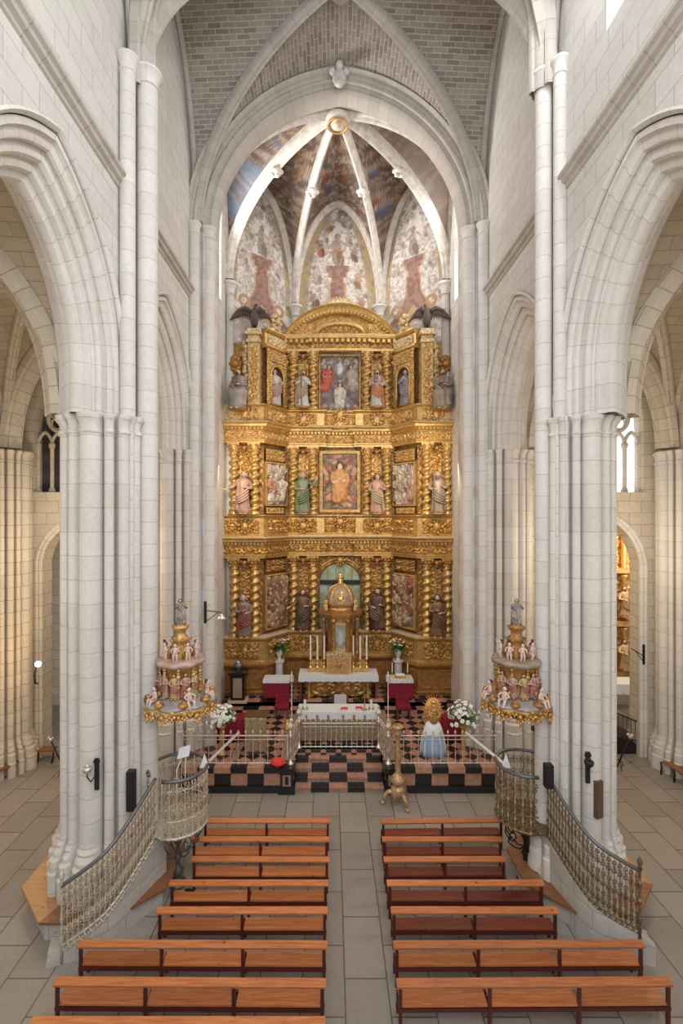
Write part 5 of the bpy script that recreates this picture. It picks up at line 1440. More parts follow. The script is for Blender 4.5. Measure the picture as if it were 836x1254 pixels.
    for k in range(len(xs) - 1):
        a, b = xs[k], xs[k + 1]; za, zb2 = zt(a), zt(b)
        m.poly([P3(a, 0, 0), P3(b, 0, 0), P3(b, 0, zb2), P3(a, 0, za)], [(a, 0), (b, 0), (b, zb2), (a, za)])
        m.poly([P3(a, .15, 0), P3(a, .15, za), P3(b, .15, zb2), P3(b, .15, 0)], [(a, 0), (a, za), (b, zb2), (b, 0)])
        m.poly([P3(a, 0, za), P3(b, 0, zb2), P3(b, .15, zb2), P3(a, .15, za)])
    for x in (xs[0], xs[-1]): m.poly([P3(x, 0, 0), P3(x, .15, 0), P3(x, .15, zt(x)), P3(x, 0, zt(x))])
    m.build('flank', 'base_stone', t3)
    ns = 8
    for k in range(ns):
        z = zf * (k + 1) / ns - .02; a = -e + (L_ + .3) * k / ns; b = a + (L_ + .3) / ns * 1.9
        q = [P3(a, .15, 0), P3(b, .15, 0), P3(b, .75, 0), P3(a, .75, 0)]
        m = MB(); m.prism([(p[0], p[1]) for p in q], 0, z); m.build('step', 'base_stone', t3)
    return t
pulpit(-1, -4.28, 12.6, (-4.66, 12.02), (-5.22, 10.72), (-6.06, 10.35), 1.80, .40, 'silver_gilt', 'grey_iron', 'silver wrought pulpit basket with a white reading lamp clipped to its rim', 'bright silver stair balustrade with gilt newel knob rising to the reading lamp pulpit')
pulpit(1, 4.84, 12.8, (5.12, 12.15), (5.50, 10.76), (6.33, 10.38), 2.10, .72, 'dark_brass', 'grey_iron', 'dark bronze wrought pulpit basket beside the gilt chapel side of the nave', 'dark bronze stair balustrade rising to the plain pulpit without a lamp')
# octagonal seats around the two piers
for cx, cy, RS, lab, wm in ((-6.1, 12.6, 1.93, 'octagonal wooden seat on a stone plinth around the pier by the silver balustrade', 'light_wood'), (6.08, 12.6, 1.70, 'octagonal wooden seat on a stone plinth around the pier by the bronze balustrade', 'seat_wood')):
    t = thing('pier_seat', lab, 'bench', (cx, cy, 0))
    m = MB()
    o_, i_ = octo(RS, 0, 0), octo(RS - .52, 0, 0)
    for k in range(8):
        j = (k + 1) % 8
        m = MB(); m.prism([o_[k], o_[j], i_[j], i_[k]], .44, .50); m.build('seat_plank', 'light_plank' if k in ((3, 4) if cx < 0 else (7, 0)) else 'seat_wood', t)
    m = MB(); m.prism(octo(RS - .14, 0, 0), 0, .44); m.build('plinth', 'base_stone', t)
# reading lamp and paper on the pulpit, grey light bars
t = thing('reading_lamp', 'white flat reading lamp on thin stems at the pulpit rim', 'lamp', (-4.20, 12.55, 3.05))
m = MB(); m.sm = True
m.tube([(-.08, -.1, -.9), (-.07, -.1, .0), (.02, .1, .28)], .012, 6); m.tube([(.14, -.1, -.9), (.14, -.05, .1), (.10, .1, .28)], .010, 6); m.build('stem', 'paper', t)
m = MB(); m.box(-.15, .15, -.02, .02, -.12, .12); m.xf(0, lambda p: (p[0] + .06, p[1] + p[2] * .6 + .1, .38 + p[2] * .9 + p[0] * .3)); m.build('shade', 'paper', t)
for s_, x, lab in ((-1, -3.62, 'slanting grey bar with white end reaching from the lamp pulpit towards the altar railing'), (1, 4.30, 'slanting grey bar leaning from the bronze pulpit rim towards the altar railing')):
    t = thing('light_bar', lab, 'lamp', (x, 12.7, 3.05))
    e = (1.05 * (1 if s_ < 0 else -1) * .55, 1.7, .10)
    m = MB(); m.tube([(0, 0, 0), e], .05, 4); m.build('bar', 'steel', t)
    m = MB(); m.prism([(-.12, -.06), (.12, -.06), (0, .3)], -.02, .02); m.xf(0, lambda p: (p[0], p[2], p[1])); m.build('bracket', 'paper', t)

# ================================================================== CANOPIES
def canopy(cx, cy, side, dark, labs):
    g1, g2 = ('gold_light', 'gold') if not dark else ('gold', 'brown_gilt')
    t = thing('pulpit_canopy', labs, 'canopy', (cx, cy, 0))
    r0 = .90 if not dark else .86
    m = MB(); m.sm = True
    lob = lambda a, z: 1 + .05 * cos(8 * a)
    m.lathe([(.3, 4.52), (.55, 4.50), (.72, 4.58), (.86, 4.72), (.90, 4.80), (.86, 4.84)], 0, 0, 48, rmod=lambda a, z: (1 + .05 * cos(8 * a) + .03 * cos(24 * a + z * 20)) * r0 / .9); m.build('rim', g1, t)
    m = MB(); m.sm = True; m.lathe([(.9, 4.83), (.86, 4.90), (.6, 4.96), (.5, 5.0)], 0, 0, 48, rmod=lambda a, z: (1 + .05 * cos(8 * a)) * r0 / .9); m.build('top', cm((.42, .38, .36)), t)
    # hanging drops and acanthus along the rim
    first = None
    for k in range(38):
        a = 2 * pi * k / 38
        if first is None:
            m = MB(); m.sm = True; m.ball((0, 0, 0), .075, 7, 5, (1, .6, 1.1)); m.ball((.05, 0, -.09), .045, 6, 4); m.ball((-.05, 0, -.09), .045, 6, 4); m.tube([(0, 0, -.1), (0, .02, -.22)], [.04, .01], 5)
            o = first = m.build('acanthus_drop', g1, t)
        else: o = first.copy(); C.objects.link(o); o.parent = t
        q = r0 * (1 + .05 * cos(8 * a)) * .97; o.location = (q * cos(a), q * sin(a), 4.66 + .07 * (k % 3)); o.rotation_euler = (0, 0, a - pi / 2); o.scale = ((1.1, 1.1, .95) if k % 2 else (.8, .8, .8))
    for k in range(8):
        a = 2 * pi * k / 8 + .39; m = MB(); m.sm = True
        m.ball((r0 * .86 * cos(a), r0 * .86 * sin(a), 4.93), .13, 8, 6, (1, 1, .7)); m.ball((r0 * .9 * cos(a), r0 * .9 * sin(a), 5.0), .07, 6, 5); m.build('crest', g2, t)
    m = MB(); m.sm = True; m.lathe([(.50, 4.98), (.47, 5.06), (.44, 5.2), (.44, 5.6), (.47, 5.72), (.52, 5.78)], 0, 0, 32, rmod=lambda a, z: 1 + .05 * cos(8 * a)); m.build('drum', 'brown_gilt' if dark else g2, t)
    for k in range(8):
        a = 2 * pi * k / 8 + .2; m = MB(); m.sm = True
        for q in range(9): z = 5.04 + q * .085; m.ball((.49 * cos(a), .49 * sin(a), z), .05 + .02 * (q % 3 == 0), 6, 4)
        m.build('garland', g1, t)
    m = MB(); m.sm = True; m.lathe([(.5, 5.76), (.60, 5.80), (.62, 5.88), (.56, 5.92), (.2, 5.95)], 0, 0, 40, rmod=lambda a, z: 1 + .05 * cos(8 * a)); m.build('cornice', cm((.40, .30, .24)) if dark else cm((.62, .42, .36)), t)
    m = MB(); m.sm = True; m.lathe([(.30, 5.93), (.24, 6.02), (.26, 6.1), (.16, 6.25), (.19, 6.36), (.22, 6.42), (.13, 6.5), (.13, 6.6), (.2, 6.68), (.22, 6.74), (.1, 6.78)], 0, 0, 20, rmod=lambda a, z: 1 + .10 * cos(5 * a + z * 9)); m.build('spire', g1 if not dark else 'brown_gilt', t)
    for k in range(5):
        a = k * 2 * pi / 5 + .2; m = MB(); m.sm = True; m.tube([(.3 * cos(a), .3 * sin(a), 5.96), (.36 * cos(a), .36 * sin(a), 6.12), (.22 * cos(a), .22 * sin(a), 6.22), (.2 * cos(a), .2 * sin(a), 6.36), (.28 * cos(a), .28 * sin(a), 6.42)], .035, 6); m.build('volute', g2, t)
    return t
for s_, cx, cy, tail in ((-1, -4.22, 12.6, 'pale gilt canopy above the reading lamp'), (1, 4.53, 12.6, 'dark gilt canopy above the bronze pulpit')):
    dk = s_ > 0
    canopy(cx, cy, s_, dk, 'round tiered ' + tail + (' pulpit' if s_ < 0 else ''))
    saint('trumpet_angel', 'small figure blowing a trumpet on top of the ' + tail, (cx, cy, 6.76), .68, .2 if s_ < 0 else -2.4 + 2.0, (.30, .26, .24), (.52, .40, .34), pose='trumpet', beard=False, item='trumpet', base=False, seed=3 + s_)
    for k in range(5):
        a = -pi / 2 + (k - 2) * .75
        putto('standing cherub on the upper ledge of the ' + tail, (cx + .42 * cos(a), cy + .42 * sin(a), 5.93), .46, a + pi / 2, seed=k + 10, group='cherubs on the ledge of the ' + tail)
    for k, a in enumerate((-2.35, -.95, -.05, -3.1)):
        putto('seated cherub on the broad rim of the ' + tail, (cx + .70 * cos(a), cy + .70 * sin(a), 4.93), .62, a + pi / 2, seed=k + 20, sit=True, group='cherubs on the rim of the ' + tail)
    for k in range(5):
        a = -pi / 2 + (k - 2) * .55
        saint('niche_figure', 'tiny relief saint standing on the drum of the ' + tail, (cx + .49 * cos(a), cy + .49 * sin(a), 5.02), .62, a + pi / 2, (.55, .36, .28) if k % 2 else (.60, .45, .22), (.50, .20, .16), seed=k, base=False, group='relief saints on the drum of the ' + tail)

# ================================================================== FIXTURES ON THE PIERS
def box_speaker(label, px, py0, py1, d, w, mat, rz=0, name='loudspeaker', cat='speaker'):
    x, y, z1 = at(px, py0, d); z0 = at(px, py1, d)[2]
    t = thing(name, label, cat, (x, y, (z0 + z1) / 2), rz); h = (z1 - z0) / 2
    m = MB(); m.box(-w / 2, w / 2, -.08, .1, -h, h); m.build('cabinet', mat, t); MB().box(-w / 2 + .015, w / 2 - .015, -.095, -.08, -h + .02, h - .02).build('grille', 'iron' if mat == 'black_plastic' else mat, t)
    MB().box(-.03, .03, .1, .22, -.04, .04).build('bracket', 'iron', t)
box_speaker('tall black loudspeaker on the pale pier above the silver balustrade', 160.5, 944, 992, 11.75, .18, 'black_plastic')
box_speaker('tall black loudspeaker on the pier close to the bronze pulpit basket', 671.5, 936, 964, 11.8, .19, 'black_plastic')
box_speaker('tilted brown wooden box fixed on the aisle side of the silver balustrade pier', 106, 970, 1017, 11.7, .24, 'brown_box', rz=.35, name='wall_box', cat='box')
box_speaker('brown wooden box fixed on the pier above the bronze balustrade', 731, 955, 1000, 11.65, .2, 'brown_box', rz=.25, name='wall_box', cat='box')
for px, py, lab, d in ((118, 948, 'black iron wall bracket with silver glass cup on the silver balustrade pier', 11.4), (720, 940, 'black iron wall bracket on the pier beside the brown box above the bronze balustrade', 11.5)):
    x, y, z = at(px, py, d); t = thing('candle_bracket', lab, 'wall lamp', (x, y, z))
    MB().box(-.05, .05, 0, .05, -.38, .36).box(-.07, .07, -.01, .04, .26, .32).build('plate', 'iron', t)
    m = MB(); m.sm = True; m.tube([(0, 0, .0), (-.06, -.15, -.1), (-.1, -.24, .06), (-.1, -.22, .12)], .016, 6); m.build('arm', 'iron', t)
    m = MB(); m.sm = True; m.lathe([(.04, .12), (.10, .18), (.11, .26), (.09, .28)], -.1, -.22, 10); m.ball((-.1, -.22, .3), .05, 6, 5); m.build('cup', 'silver' if px < 400 else 'iron', t)
# sconce on the aisle pier (lit)
x, y, z = at(42, 822, 17.3)
t = thing('wall_sconce', 'lit wall sconce glowing warmly on the aisle pier', 'wall lamp', (x, y, z))
m = MB(); m.sm = True; m.tube([(0, .2, -.5), (0, .05, -.45), (.04, -.05, -.1), (.12, -.1, .15), (.2, -.12, .2)], .035, 6); m.build('arm', 'iron', t)
m = MB(); m.sm = True; m.ball((.22, -.14, .30), .10, 10, 8); m.build('bulb', 'cardinal_lamp', t)
SCONCE = (x + .3, y - .35, z + .32)
# bracket with hanging silver lamp near the chancel arch, twin bracket by the gilt chapel
x, y, z = at(251, 750, 17.6)
t = thing('lamp_bracket', 'black iron wall arm holding a round silver lamp by the chancel arch', 'wall lamp', (x, y, z))
MB().box(-.05, .05, 0, .05, -.4, .4).build('plate', 'iron', t)
m = MB(); m.tube([(0, 0, .08), (.62, -.1, .02)], .018, 5); m.tube([(0, 0, -.35), (.5, -.08, .02)], .015, 5); m.build('arm', 'iron', t)
m = MB(); m.sm = True; m.lathe([(.02, -.02), (.12, -.1), (.2, -.22), (.14, -.26), (.04, -.27)], .62, -.1, 12); m.build('shade', 'silver', t)
x, y, z = at(788, 800, 19.2)
t = thing('lamp_bracket', 'thin black iron wall arm beside the doorway to the gold altarpiece', 'wall lamp', (x, y, z))
MB().box(-.05, .05, 0, .05, -.45, .35).build('plate', 'iron', t)
m = MB(); m.tube([(0, 0, -.1), (-.55, -.1, .2)], .018, 5); m.tube([(0, 0, -.35), (-.35, -.08, .08)], .015, 5); m.build('arm', 'iron', t)
# floor stands in the aisles
for px, py, top, dx, lab in ((80, 946, 906, -.55, 'black spotlight stand with silver head leaning by the curved aisle seat'), (755, 940, 902, .5, 'black spotlight stand with silver head leaning near the dark ramp')):
    d = F * 9.6 / (py - CY); x, y, _ = at(px, py, d)
    t = thing('spotlight_stand', lab, 'lamp', (x, y, 0))
    h = (py - top) * d / F
    m = MB(); m.sm = True; m.tube([(0, 0, .02), (dx, 0, h)], .03, 6); m.build('pole', 'iron', t)
    for k in range(3): m = MB(); a = k * 2.1 + .4; m.tube([(dx * .25, 0, .35), (dx * .1 + .3 * cos(a), .3 * sin(a), .01)], .015, 5); m.build('foot', 'iron', t)
    m = MB(); m.sm = True; m.ball((dx, 0, h), .09, 8, 6); m.ball((dx - .07, 0, h + .08), .07, 6, 5); m.ball((dx + .08, 0, h + .05), .06, 6, 5); m.build('head', 'silver', t)
# dark globe on the railing side
x, y, z = at(654, 892, 15.8)
t = thing('floor_lamp', 'dark round lamp head on a thin pole seen between the canopy and the pier', 'lamp', (x, y, 0)); m = MB(); m.sm = True; m.ball((0, 0, z), .10, 10, 8); m.build('head', 'iron', t); m = MB(); m.tube([(0, 0, 0), (0, 0, z)], .015, 6); m.build('pole', 'iron', t)

# ================================================================== AISLE SEATS, RAMP, SIDE CHAPEL
def curved_seat(label, path, w, h):
    t = thing('aisle_seat', label, 'bench', (0, 0, 0))
    for k in range(len(path) - 1):
        (ax_, ay_), (bx_, by_) = path[k], path[k + 1]; l = math.dist(path[k], path[k + 1]); nx, ny = -(by_ - ay_) / l * w, (bx_ - ax_) / l * w
        m = MB(); m.prism([(ax_, ay_), (bx_, by_), (bx_ + nx, by_ + ny), (ax_ + nx, ay_ + ny)], h - .06, h); m.build('seat_plank', 'seat_wood', t)
    for k in range(len(path)):
        (x, y) = path[k]; m = MB(); m.sm = True; m.tube([(x, y + .05, h - .06), (x + .02, y + .03, h * .5), (x - .03, y, .0)], .035, 6); m.build('leg', 'iron', t)
L0 = [at(px, 900, min(18.75, 592 * 9.1 / (py - CY)))[:2] for px, py in ((-8, 948), (28, 929), (46, 919), (64, 904))]
curved_seat('long curved wooden seat following the foot of the sconce pier', L0, .4, .5)
L0 = [at(px, 900, min(18.75, 592 * 9.1 / (py - CY)))[:2] for px, py in ((810, 932), (826, 941), (850, 958))]
curved_seat('wooden seat at the picture edge by the pier next to the gilt chapel', L0, .4, .5)
# chapel altarpiece seen through the doorway
t = thing('chapel_altarpiece', 'brightly lit golden altarpiece framed by the pointed doorway', 'altarpiece', (14.6, 24.2, 0))
m = MB(); m.sm = True
def relf(u, v):
    x = -2.2 + 4.4 * u; z = 1.3 + 8.2 * v
    return (x, -.16 * ornament(x * 1.5, z * 1.5, 4) - .1 * (z % 2.4 < .25), z)
m.grid(relf, 90, 160); m.build('carved_panel', 'gold_light', t)
for k in range(3):
    for z0 in (2.0, 4.6, 7.0):
        m = MB(); m.sm = True; x = -1.5 + k * 1.05; m.lathe([(.16, 0), (.12, .1), (.13, .8), (.11, 1.9), (.17, 2.0), (.2, 2.1)], x, -.35, 12, z0, rmod=lambda a, z: 1 + .12 * sin(3 * a + 9 * z)); m.build('column', 'gold_light', t)
for z0 in (1.75, 4.2, 6.8): MB().box(-2.2, 2.2, -.55, 0, z0, z0 + .25).build('cornice', 'gold_light', t)
for k, (dx, z0, col) in enumerate(((-.5, 2.05, (.7, .5, .3)), (.55, 2.05, (.85, .83, .8)), (-.5, 4.65, (.6, .4, .25)), (.55, 4.65, (.6, .45, .3)))):
    saint('chapel_statue', ['robed statue low in the chapel altarpiece behind the pier edge', 'white robed statue low in the chapel altarpiece near the iron wall arm', 'upper robed statue of the chapel altarpiece behind the pier edge', 'upper robed statue of the chapel altarpiece near the doorway arch'][k], (14.6 + dx, 23.72, z0), 1.5, 0, col, (.5, .35, .2), seed=k)
t = table('chapel_altar', 'chapel altar table below the golden altarpiece in the doorway', 13.9, 22.3, 0, 3.0, .9, 2.0)
drape('chapel_altar_cloth', 'white lace edged cloth on the chapel altar in the doorway', 13.9, 22.3, 2.0, 3.1, 1.0, .42, 'lace', lace=.06, fold=16)
t = thing('ramp', 'dark grey carpeted ramp with metal rail leading down from the gilt chapel', 'ramp', (12.1, 20.9, 0))
m = MB(); m.poly([(-1.2, 1.6, 1.15), (.8, .8, .05), (.8, -1.4, .02), (-1.2, -1.4, .9)]); m.poly([(-1.2, -1.4, .9), (.8, -1.4, .02), (-1.2, -1.4, 0)]); m.build('surface', 'black_plastic', t)
m = MB(); m.tube([(-1.2, -1.4, 1.8), (.75, -1.4, .95)], .03, 6); m.tube([(-1.2, -1.4, 1.0), (.75, -1.4, .15)], .02, 6); m.build('handrail', 'iron', t)
for k in range(12):
    x = -1.15 + k * .17; m = MB(); m.tube([(x, -1.4, .98 - (x + 1.15) * .435), (x, -1.4, 1.78 - (x + 1.15) * .435)], .012, 4); m.build('bar', 'iron', t)
# ================================================================== THE GREAT ALTARPIECE
X0 = .15
EP = [(-5.42, 22.75), (-3.72, 22.75), (-2.72, 24.1), (-1.07, 24.1), (-1.07, 24.28), (1.07, 24.28), (1.07, 24.1), (2.72, 24.1), (3.72, 22.75), (5.42, 22.75)]
EP = [(x + X0, y) for x, y in EP]
def mitre(path, out):
    n = len(path); res = []
    nr = []
    for i in range(n - 1):
        dx, dy = path[i + 1][0] - path[i][0], path[i + 1][1] - path[i][1]; l = hypot(dx, dy); nr.append((dy / l, -dx / l))
    for i in range(n):
        a = nr[max(i - 1, 0)]; b = nr[min(i, n - 2)]
        sx, sy = a[0] + b[0], a[1] + b[1]; l = hypot(sx, sy)
        if l < .2: res.append((path[i][0] + out * b[0], path[i][1] + out * b[1])); continue
        sx /= l; sy /= l; c_ = max(sx * b[0] + sy * b[1], .35)
        res.append((path[i][0] + out * sx / c_, path[i][1] + out * sy / c_))
    return res
def mold(m, path, prof):
    cols = [mitre(path, o) for o, z in prof]
    rs = [[(cols[k][i][0], cols[k][i][1], prof[k][1]) for i in range(len(path))] for k in range(len(prof))]
    m.rings(rs[::-1], closed=False)
    for e in (0, -1):
        m.poly([(cols[k][e][0], cols[k][e][1], prof[k][1]) for k in range(len(prof))] + [(path[e][0], path[e][1], prof[-1][1]), (path[e][0], path[e][1], prof[0][1])])
def along(path, d):
    for i in range(len(path) - 1):
        l = math.dist(path[i], path[i + 1])
        if d <= l or i == len(path) - 2:
            t = d / l; dx, dy = (path[i + 1][0] - path[i][0]) / l, (path[i + 1][1] - path[i][1]) / l
            return (path[i][0] + dx * d, path[i][1] + dy * d, dy, -dx)
        d -= l
def relief_strip(m, path, z0, z1, out, cell, amp, seed=0, res=.035, mode=0):
    pp = mitre(path, out); L_ = sum(math.dist(pp[i], pp[i + 1]) for i in range(len(pp) - 1))
    nu = int(L_ / res); nv = max(4, int((z1 - z0) / res)); H = (z1 - z0)
    nc = max(1, round(L_ / cell)); ny = max(1, round(H / cell))
    def fn(u, v):
        x, y, nx, ny_ = along(pp, min(u * L_, L_ - 1e-5)); e = min(1, min(v, 1 - v) * 8, )
        h = ornament(u * nc, v * ny + .0001, seed) * e * amp
        return (x + nx * h, y + ny_ * h, z0 + H * v)
    m.sm = True; m.grid(fn, nu, nv)
RT = thing('great_altarpiece', 'towering gilded carved altarpiece of three storeys filling the apse', 'altarpiece', (0, 0, 0))
def seg(i): return EP[i:i + 2]
def part(m, name, mat, parent=None, **k): return m.build(name, mat, parent or RT, **k)

# body walls behind the orders
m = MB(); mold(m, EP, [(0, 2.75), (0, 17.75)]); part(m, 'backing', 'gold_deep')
# undercroft and predella
SUB = mitre(EP, .15)
m = MB(); mold(m, EP, [(.25, 1.24), (.30, 1.40), (.22, 1.45), (.22, 2.45), (.30, 2.5), (.42, 2.62), (.48, 2.70), (.48, 2.78), (.3, 2.80)]); part(m, 'undercroft', 'brown_gilt')
for i in (0, 1, 7, 8):
    a, b = EP[i], EP[i + 1]; l = math.dist(a, b); n_ = 2 if i in (0, 8) else 1
    for k in range(n_):
        q0 = along([a, b], l * (k + .12) / n_); q1 = along([a, b], l * (k + .88) / n_)
        m = MB(); p = mitre([q0[:2], q1[:2]], .25); mold(m, [q0[:2], q1[:2]], [(.22, 1.55), (.27, 1.57), (.27, 1.62), (.235, 1.64), (.235, 2.26), (.27, 2.28), (.27, 2.33), (.22, 2.36)]); part(m, 'wood_panel', 'brown_gilt')
m = MB(); mold(m, EP, [(.40, 2.78), (.40, 2.86), (.34, 2.90), (.34, 3.78), (.40, 3.82), (.50, 3.88), (.54, 3.93), (.54, 4.0), (.05, 4.02)]); part(m, 'predella', 'gold_trim')
m = MB(); mold(m, EP, [(.50, 3.985), (.57, 3.99), (.57, 4.025), (.05, 4.03)]); part(m, 'ledge', 'stone_ledge')
for i, cell_ in ((0, .55), (1, .5), (2, .45), (4, .45), (6, .45), (7, .5), (8, .55)):
    a, b = EP[i], EP[i + 1]; l = math.dist(a, b); e = .1
    q0 = along([a, b], e); q1 = along([a, b], l - e)
    m = MB(); relief_strip(m, [q0[:2], q1[:2]], 2.95, 3.74, .345, .5, .17, i, .03); part(m, 'carved_panel', 'gold')
# storey entablatures, pedestal bands
def entab(z0, z1, zp, mat, matl, lastprof=None, path=EP, reach=.42):
    H = z1 - z0
    m = MB()
    mold(m, path, [(reach - .10, z0 - .02), (reach - .02, z0), (reach - .02, z0 + .10 * H), (reach + .04, z0 + .12 * H), (reach + .04, z0 + .16 * H), (reach - .06, z0 + .18 * H), (reach - .06, z0 + .62 * H), (reach, z0 + .66 * H)]); part(m, 'architrave', 'gold_trim')
    m = MB()
    mold(m, path, [(reach, z0 + .66 * H), (reach + .03, z0 + .70 * H), (reach + .10, z0 + .78 * H), (reach + .22, z0 + .82 * H), (reach + .24, z0 + .92 * H), (reach + .30, z0 + .97 * H), (reach + .32, z1), (.05, z1 + .02)])
    pp = mitre(path, reach + .06); L_ = sum(math.dist(pp[i], pp[i + 1]) for i in range(len(pp) - 1)); n_ = int(L_ / .17)
    for k in range(n_):
        x, y, nx, ny = along(pp, (k + .5) * L_ / n_); a = atan2(-nx, ny) 
        m.box(x - .045, x + .045, y - .06, y + .04, z0 + .67 * H, z0 + .79 * H, rot=atan2(nx, -ny) * 1.0)
    part(m, 'cornice', 'gold_trim')
    m = MB(); relief_strip(m, path, z0 + .20 * H, z0 + .60 * H, reach - .06, .42, .13, 2, .03); part(m, 'frieze', mat)
    m = MB(); mold(m, path, [(reach + .28, z1 + .0), (reach + .33, z1 + .01), (reach + .33, z1 + .035), (.05, z1 + .04)]); part(m, 'ledge', 'stone_ledge' if mat == 'gold' else 'gold_pale')
    # pedestal band
    if zp:
        m = MB(); mold(m, path, [(.36, z1 + .03), (.36, z1 + .12), (.30, z1 + .16), (.30, zp - .14), (.36, zp - .10), (.44, zp - .04), (.44, zp), (.02, zp + .01)]); part(m, 'pedestal_band', 'gold_trim')
        for i in (0, 1, 2, 4, 6, 7, 8):
            a, b = path[i], path[i + 1]; l = math.dist(a, b); n_ = {0: 2, 8: 2, 2: 2, 6: 2, 4: 2}.get(i, 1)
            for k in range(n_):
                q0 = along([a, b], l * (k + .08) / n_); q1 = along([a, b], l * (k + .92) / n_)
                m = MB(); relief_strip(m, [q0[:2], q1[:2]], z1 + .2, zp - .18, .305, .45, .15, i + k, .03); part(m, 'carved_panel', mat)
EP3 = EP
entab(7.65, 8.58, 9.65, 'gold', 'gold')
entab(13.0, 13.9, 14.8, 'gold_light', 'gold_light')  # lighter gold than the storey below: brighter lighting put into the colour
# cartouches under the statues and columns
def cartouche(x, y, z, s_, mat):
    m = MB(); m.sm = True
    m.ball((0, 0, 0), .2, 10, 7, (.9, .5, 1.15))
    for q in range(9):
        a = q * 2 * pi / 9; m.ball((.22 * cos(a), -.03, .24 * sin(a)), .075, 6, 4, (1, .8, 1))
    m.tube([(-.26, 0, .22), (-.32, -.06, .1), (-.26, -.04, 0), (-.2, -.06, .08)], .035, 5); m.tube([(.26, 0, .22), (.32, -.06, .1), (.26, -.04, 0), (.2, -.06, .08)], .035, 5)
    o = m.build('cartouche', mat, RT); o.location = (x, y, z); o.scale = (s_,) * 3
for u, y in ((-4.46, 22.40), (4.46, 22.40), (-1.81, 23.72), (1.81, 23.72)):
    for z, mt in ((3.35, 'gold'), (9.1, 'gold'), (14.35, 'gold_light')): cartouche(X0 + u, y, z, 1.15, mt)
for z, mt in ((9.3, 'gold'), (14.6, 'gold_light')): cartouche(X0, 23.86, z, 1.1, mt)

# twisted columns
def column_parts(r, h):
    m = MB(); m.sm = True; rs = []; n = 14; K = 46; pitch = .37
    for k in range(K + 1):
        z = .12 + (h - .62) * k / K; ph = 2 * pi * z / pitch
        ox, oy = .035 * cos(ph), .035 * sin(ph)
        rs.append([(ox + r * (1 + .17 * cos(2 * pi * i / n - ph)) * cos(2 * pi * i / n), oy + r * (1 + .17 * cos(2 * pi * i / n - ph)) * sin(2 * pi * i / n), z) for i in range(n)])
    m.rings(rs)
    s_ = m
    b = MB(); b.sm = True; b.lathe([(r * 1.5, 0), (r * 1.5, .06), (r * 1.25, .08), (r * 1.35, .12), (r * 1.05, .17)], 0, 0, 14)
    c = MB(); c.sm = True; z0 = h - .5
    c.lathe([(r * 1.0, z0), (r * 1.2, z0 + .03), (r * .95, z0 + .07), (r * 1.05, z0 + .25), (r * 1.45, z0 + .42), (r * 1.5, z0 + .44)], 0, 0, 14)
    for q in range(8):
        a = q * pi / 4
        for zz, rr in ((z0 + .16, 1.2), (z0 + .30, 1.35)): c.ball((r * rr * cos(a + (zz > z0 + .2) * .4), r * rr * sin(a + (zz > z0 + .2) * .4), zz), .055, 5, 4)
    for q in range(4):
        a = q * pi / 2 + pi / 4; c.ball((r * 1.7 * cos(a), r * 1.7 * sin(a), z0 + .40), .07, 6, 4)
    c.sm = False; c.box(-r * 1.5, r * 1.5, -r * 1.5, r * 1.5, h - .07, h)
    return s_, b, c
store = {}
def twist(x, y, z, h, mat, r=.19):
    key = (round(h, 2), mat, r)
    if key not in store:
        s_, b, c = column_parts(r, h)
        o = s_.build('twisted_column', 'gold_trim', RT); ob = b.build('base', 'gold_trim', o); oc = c.build('capital', mat, o); store[key] = o
    else:
        src = store[key]; o = src.copy(); C.objects.link(o); o.parent = RT
        for ch in src.children:
            k = ch.copy(); C.objects.link(k); k.parent = o
    o.location = (x, y, z)
def ostrip(x, y, w, z0, z1, mat, rot=0., name='carved_strip', cell_=.36, amp=.12, seed=1):
    """vertical strip of scroll carving with a plain border"""
    m = MB(); m.sm = True
    nx_ = max(3, int(w / .03)); nz = max(6, int((z1 - z0) / .03)); nc = max(1, round((z1 - z0) / cell_)); nw = max(1, round(w / cell_))
    def fn(u, v):
        e = 0 if min(u, 1 - u) * w < .04 or min(v, 1 - v) * (z1 - z0) < .04 else 1
        return (-w / 2 + w * u, -.03 * (1 - e) - amp * ornament(u * nw, v * nc, seed) * e, (z1 - z0) * v)
    m.grid(fn, nx_, nz); o = m.build(name, mat, RT); o.location = (x, y, z0); o.rotation_euler = (0, 0, rot); return o
for z0, h, mt in ((4.02, 3.62, 'gold'), (9.66, 3.33, 'gold_light'), (14.81, 2.88, 'gold_light')):  # gold lightens in the upper storeys, their stronger light put into the colour
    for s_ in (-1, 1):
        if z0 < 14:
            for u in (3.99, 4.94): twist(X0 + s_ * u, 22.46, z0, h, mt)
            ostrip(X0 + s_ * 4.46, 22.70, .5, z0 + h * .42, z0 + h - .25, 'gold')
            ostrip(X0 + s_ * 4.46, 22.72, 1.7, z0 + .05, z0 + h - .05, 'gold_deep', name='carved_ground', amp=.03, cell_=.5)
        for u in (1.33, 2.29): twist(X0 + s_ * u, 23.80, z0, h, mt)
        ostrip(X0 + s_ * 1.81, 24.05, .46, z0 + h * .5, z0 + h - .35, 'gold' if z0 < 9 else mt)
        ostrip(X0 + s_ * 1.81, 24.08, 1.6, z0 + .05, z0 + h - .05, 'gold_deep', name='carved_ground', amp=.025, cell_=.5)
        # small mask between the capitals
        for u, y in (((4.46, 22.45), (1.81, 23.8)) if z0 < 14 else ((1.81, 23.8),)):
            m = MB(); m.sm = True; m.ball((0, 0, 0), .13, 8, 6); m.ball((-.16, 0, .06), .08, 6, 4); m.ball((.16, 0, .06), .08, 6, 4); m.ball((0, -.05, -.15), .07, 6, 4)
            o = m.build('mask', 'brown_gilt', RT); o.location = (X0 + s_ * u, y, z0 + h - .22)

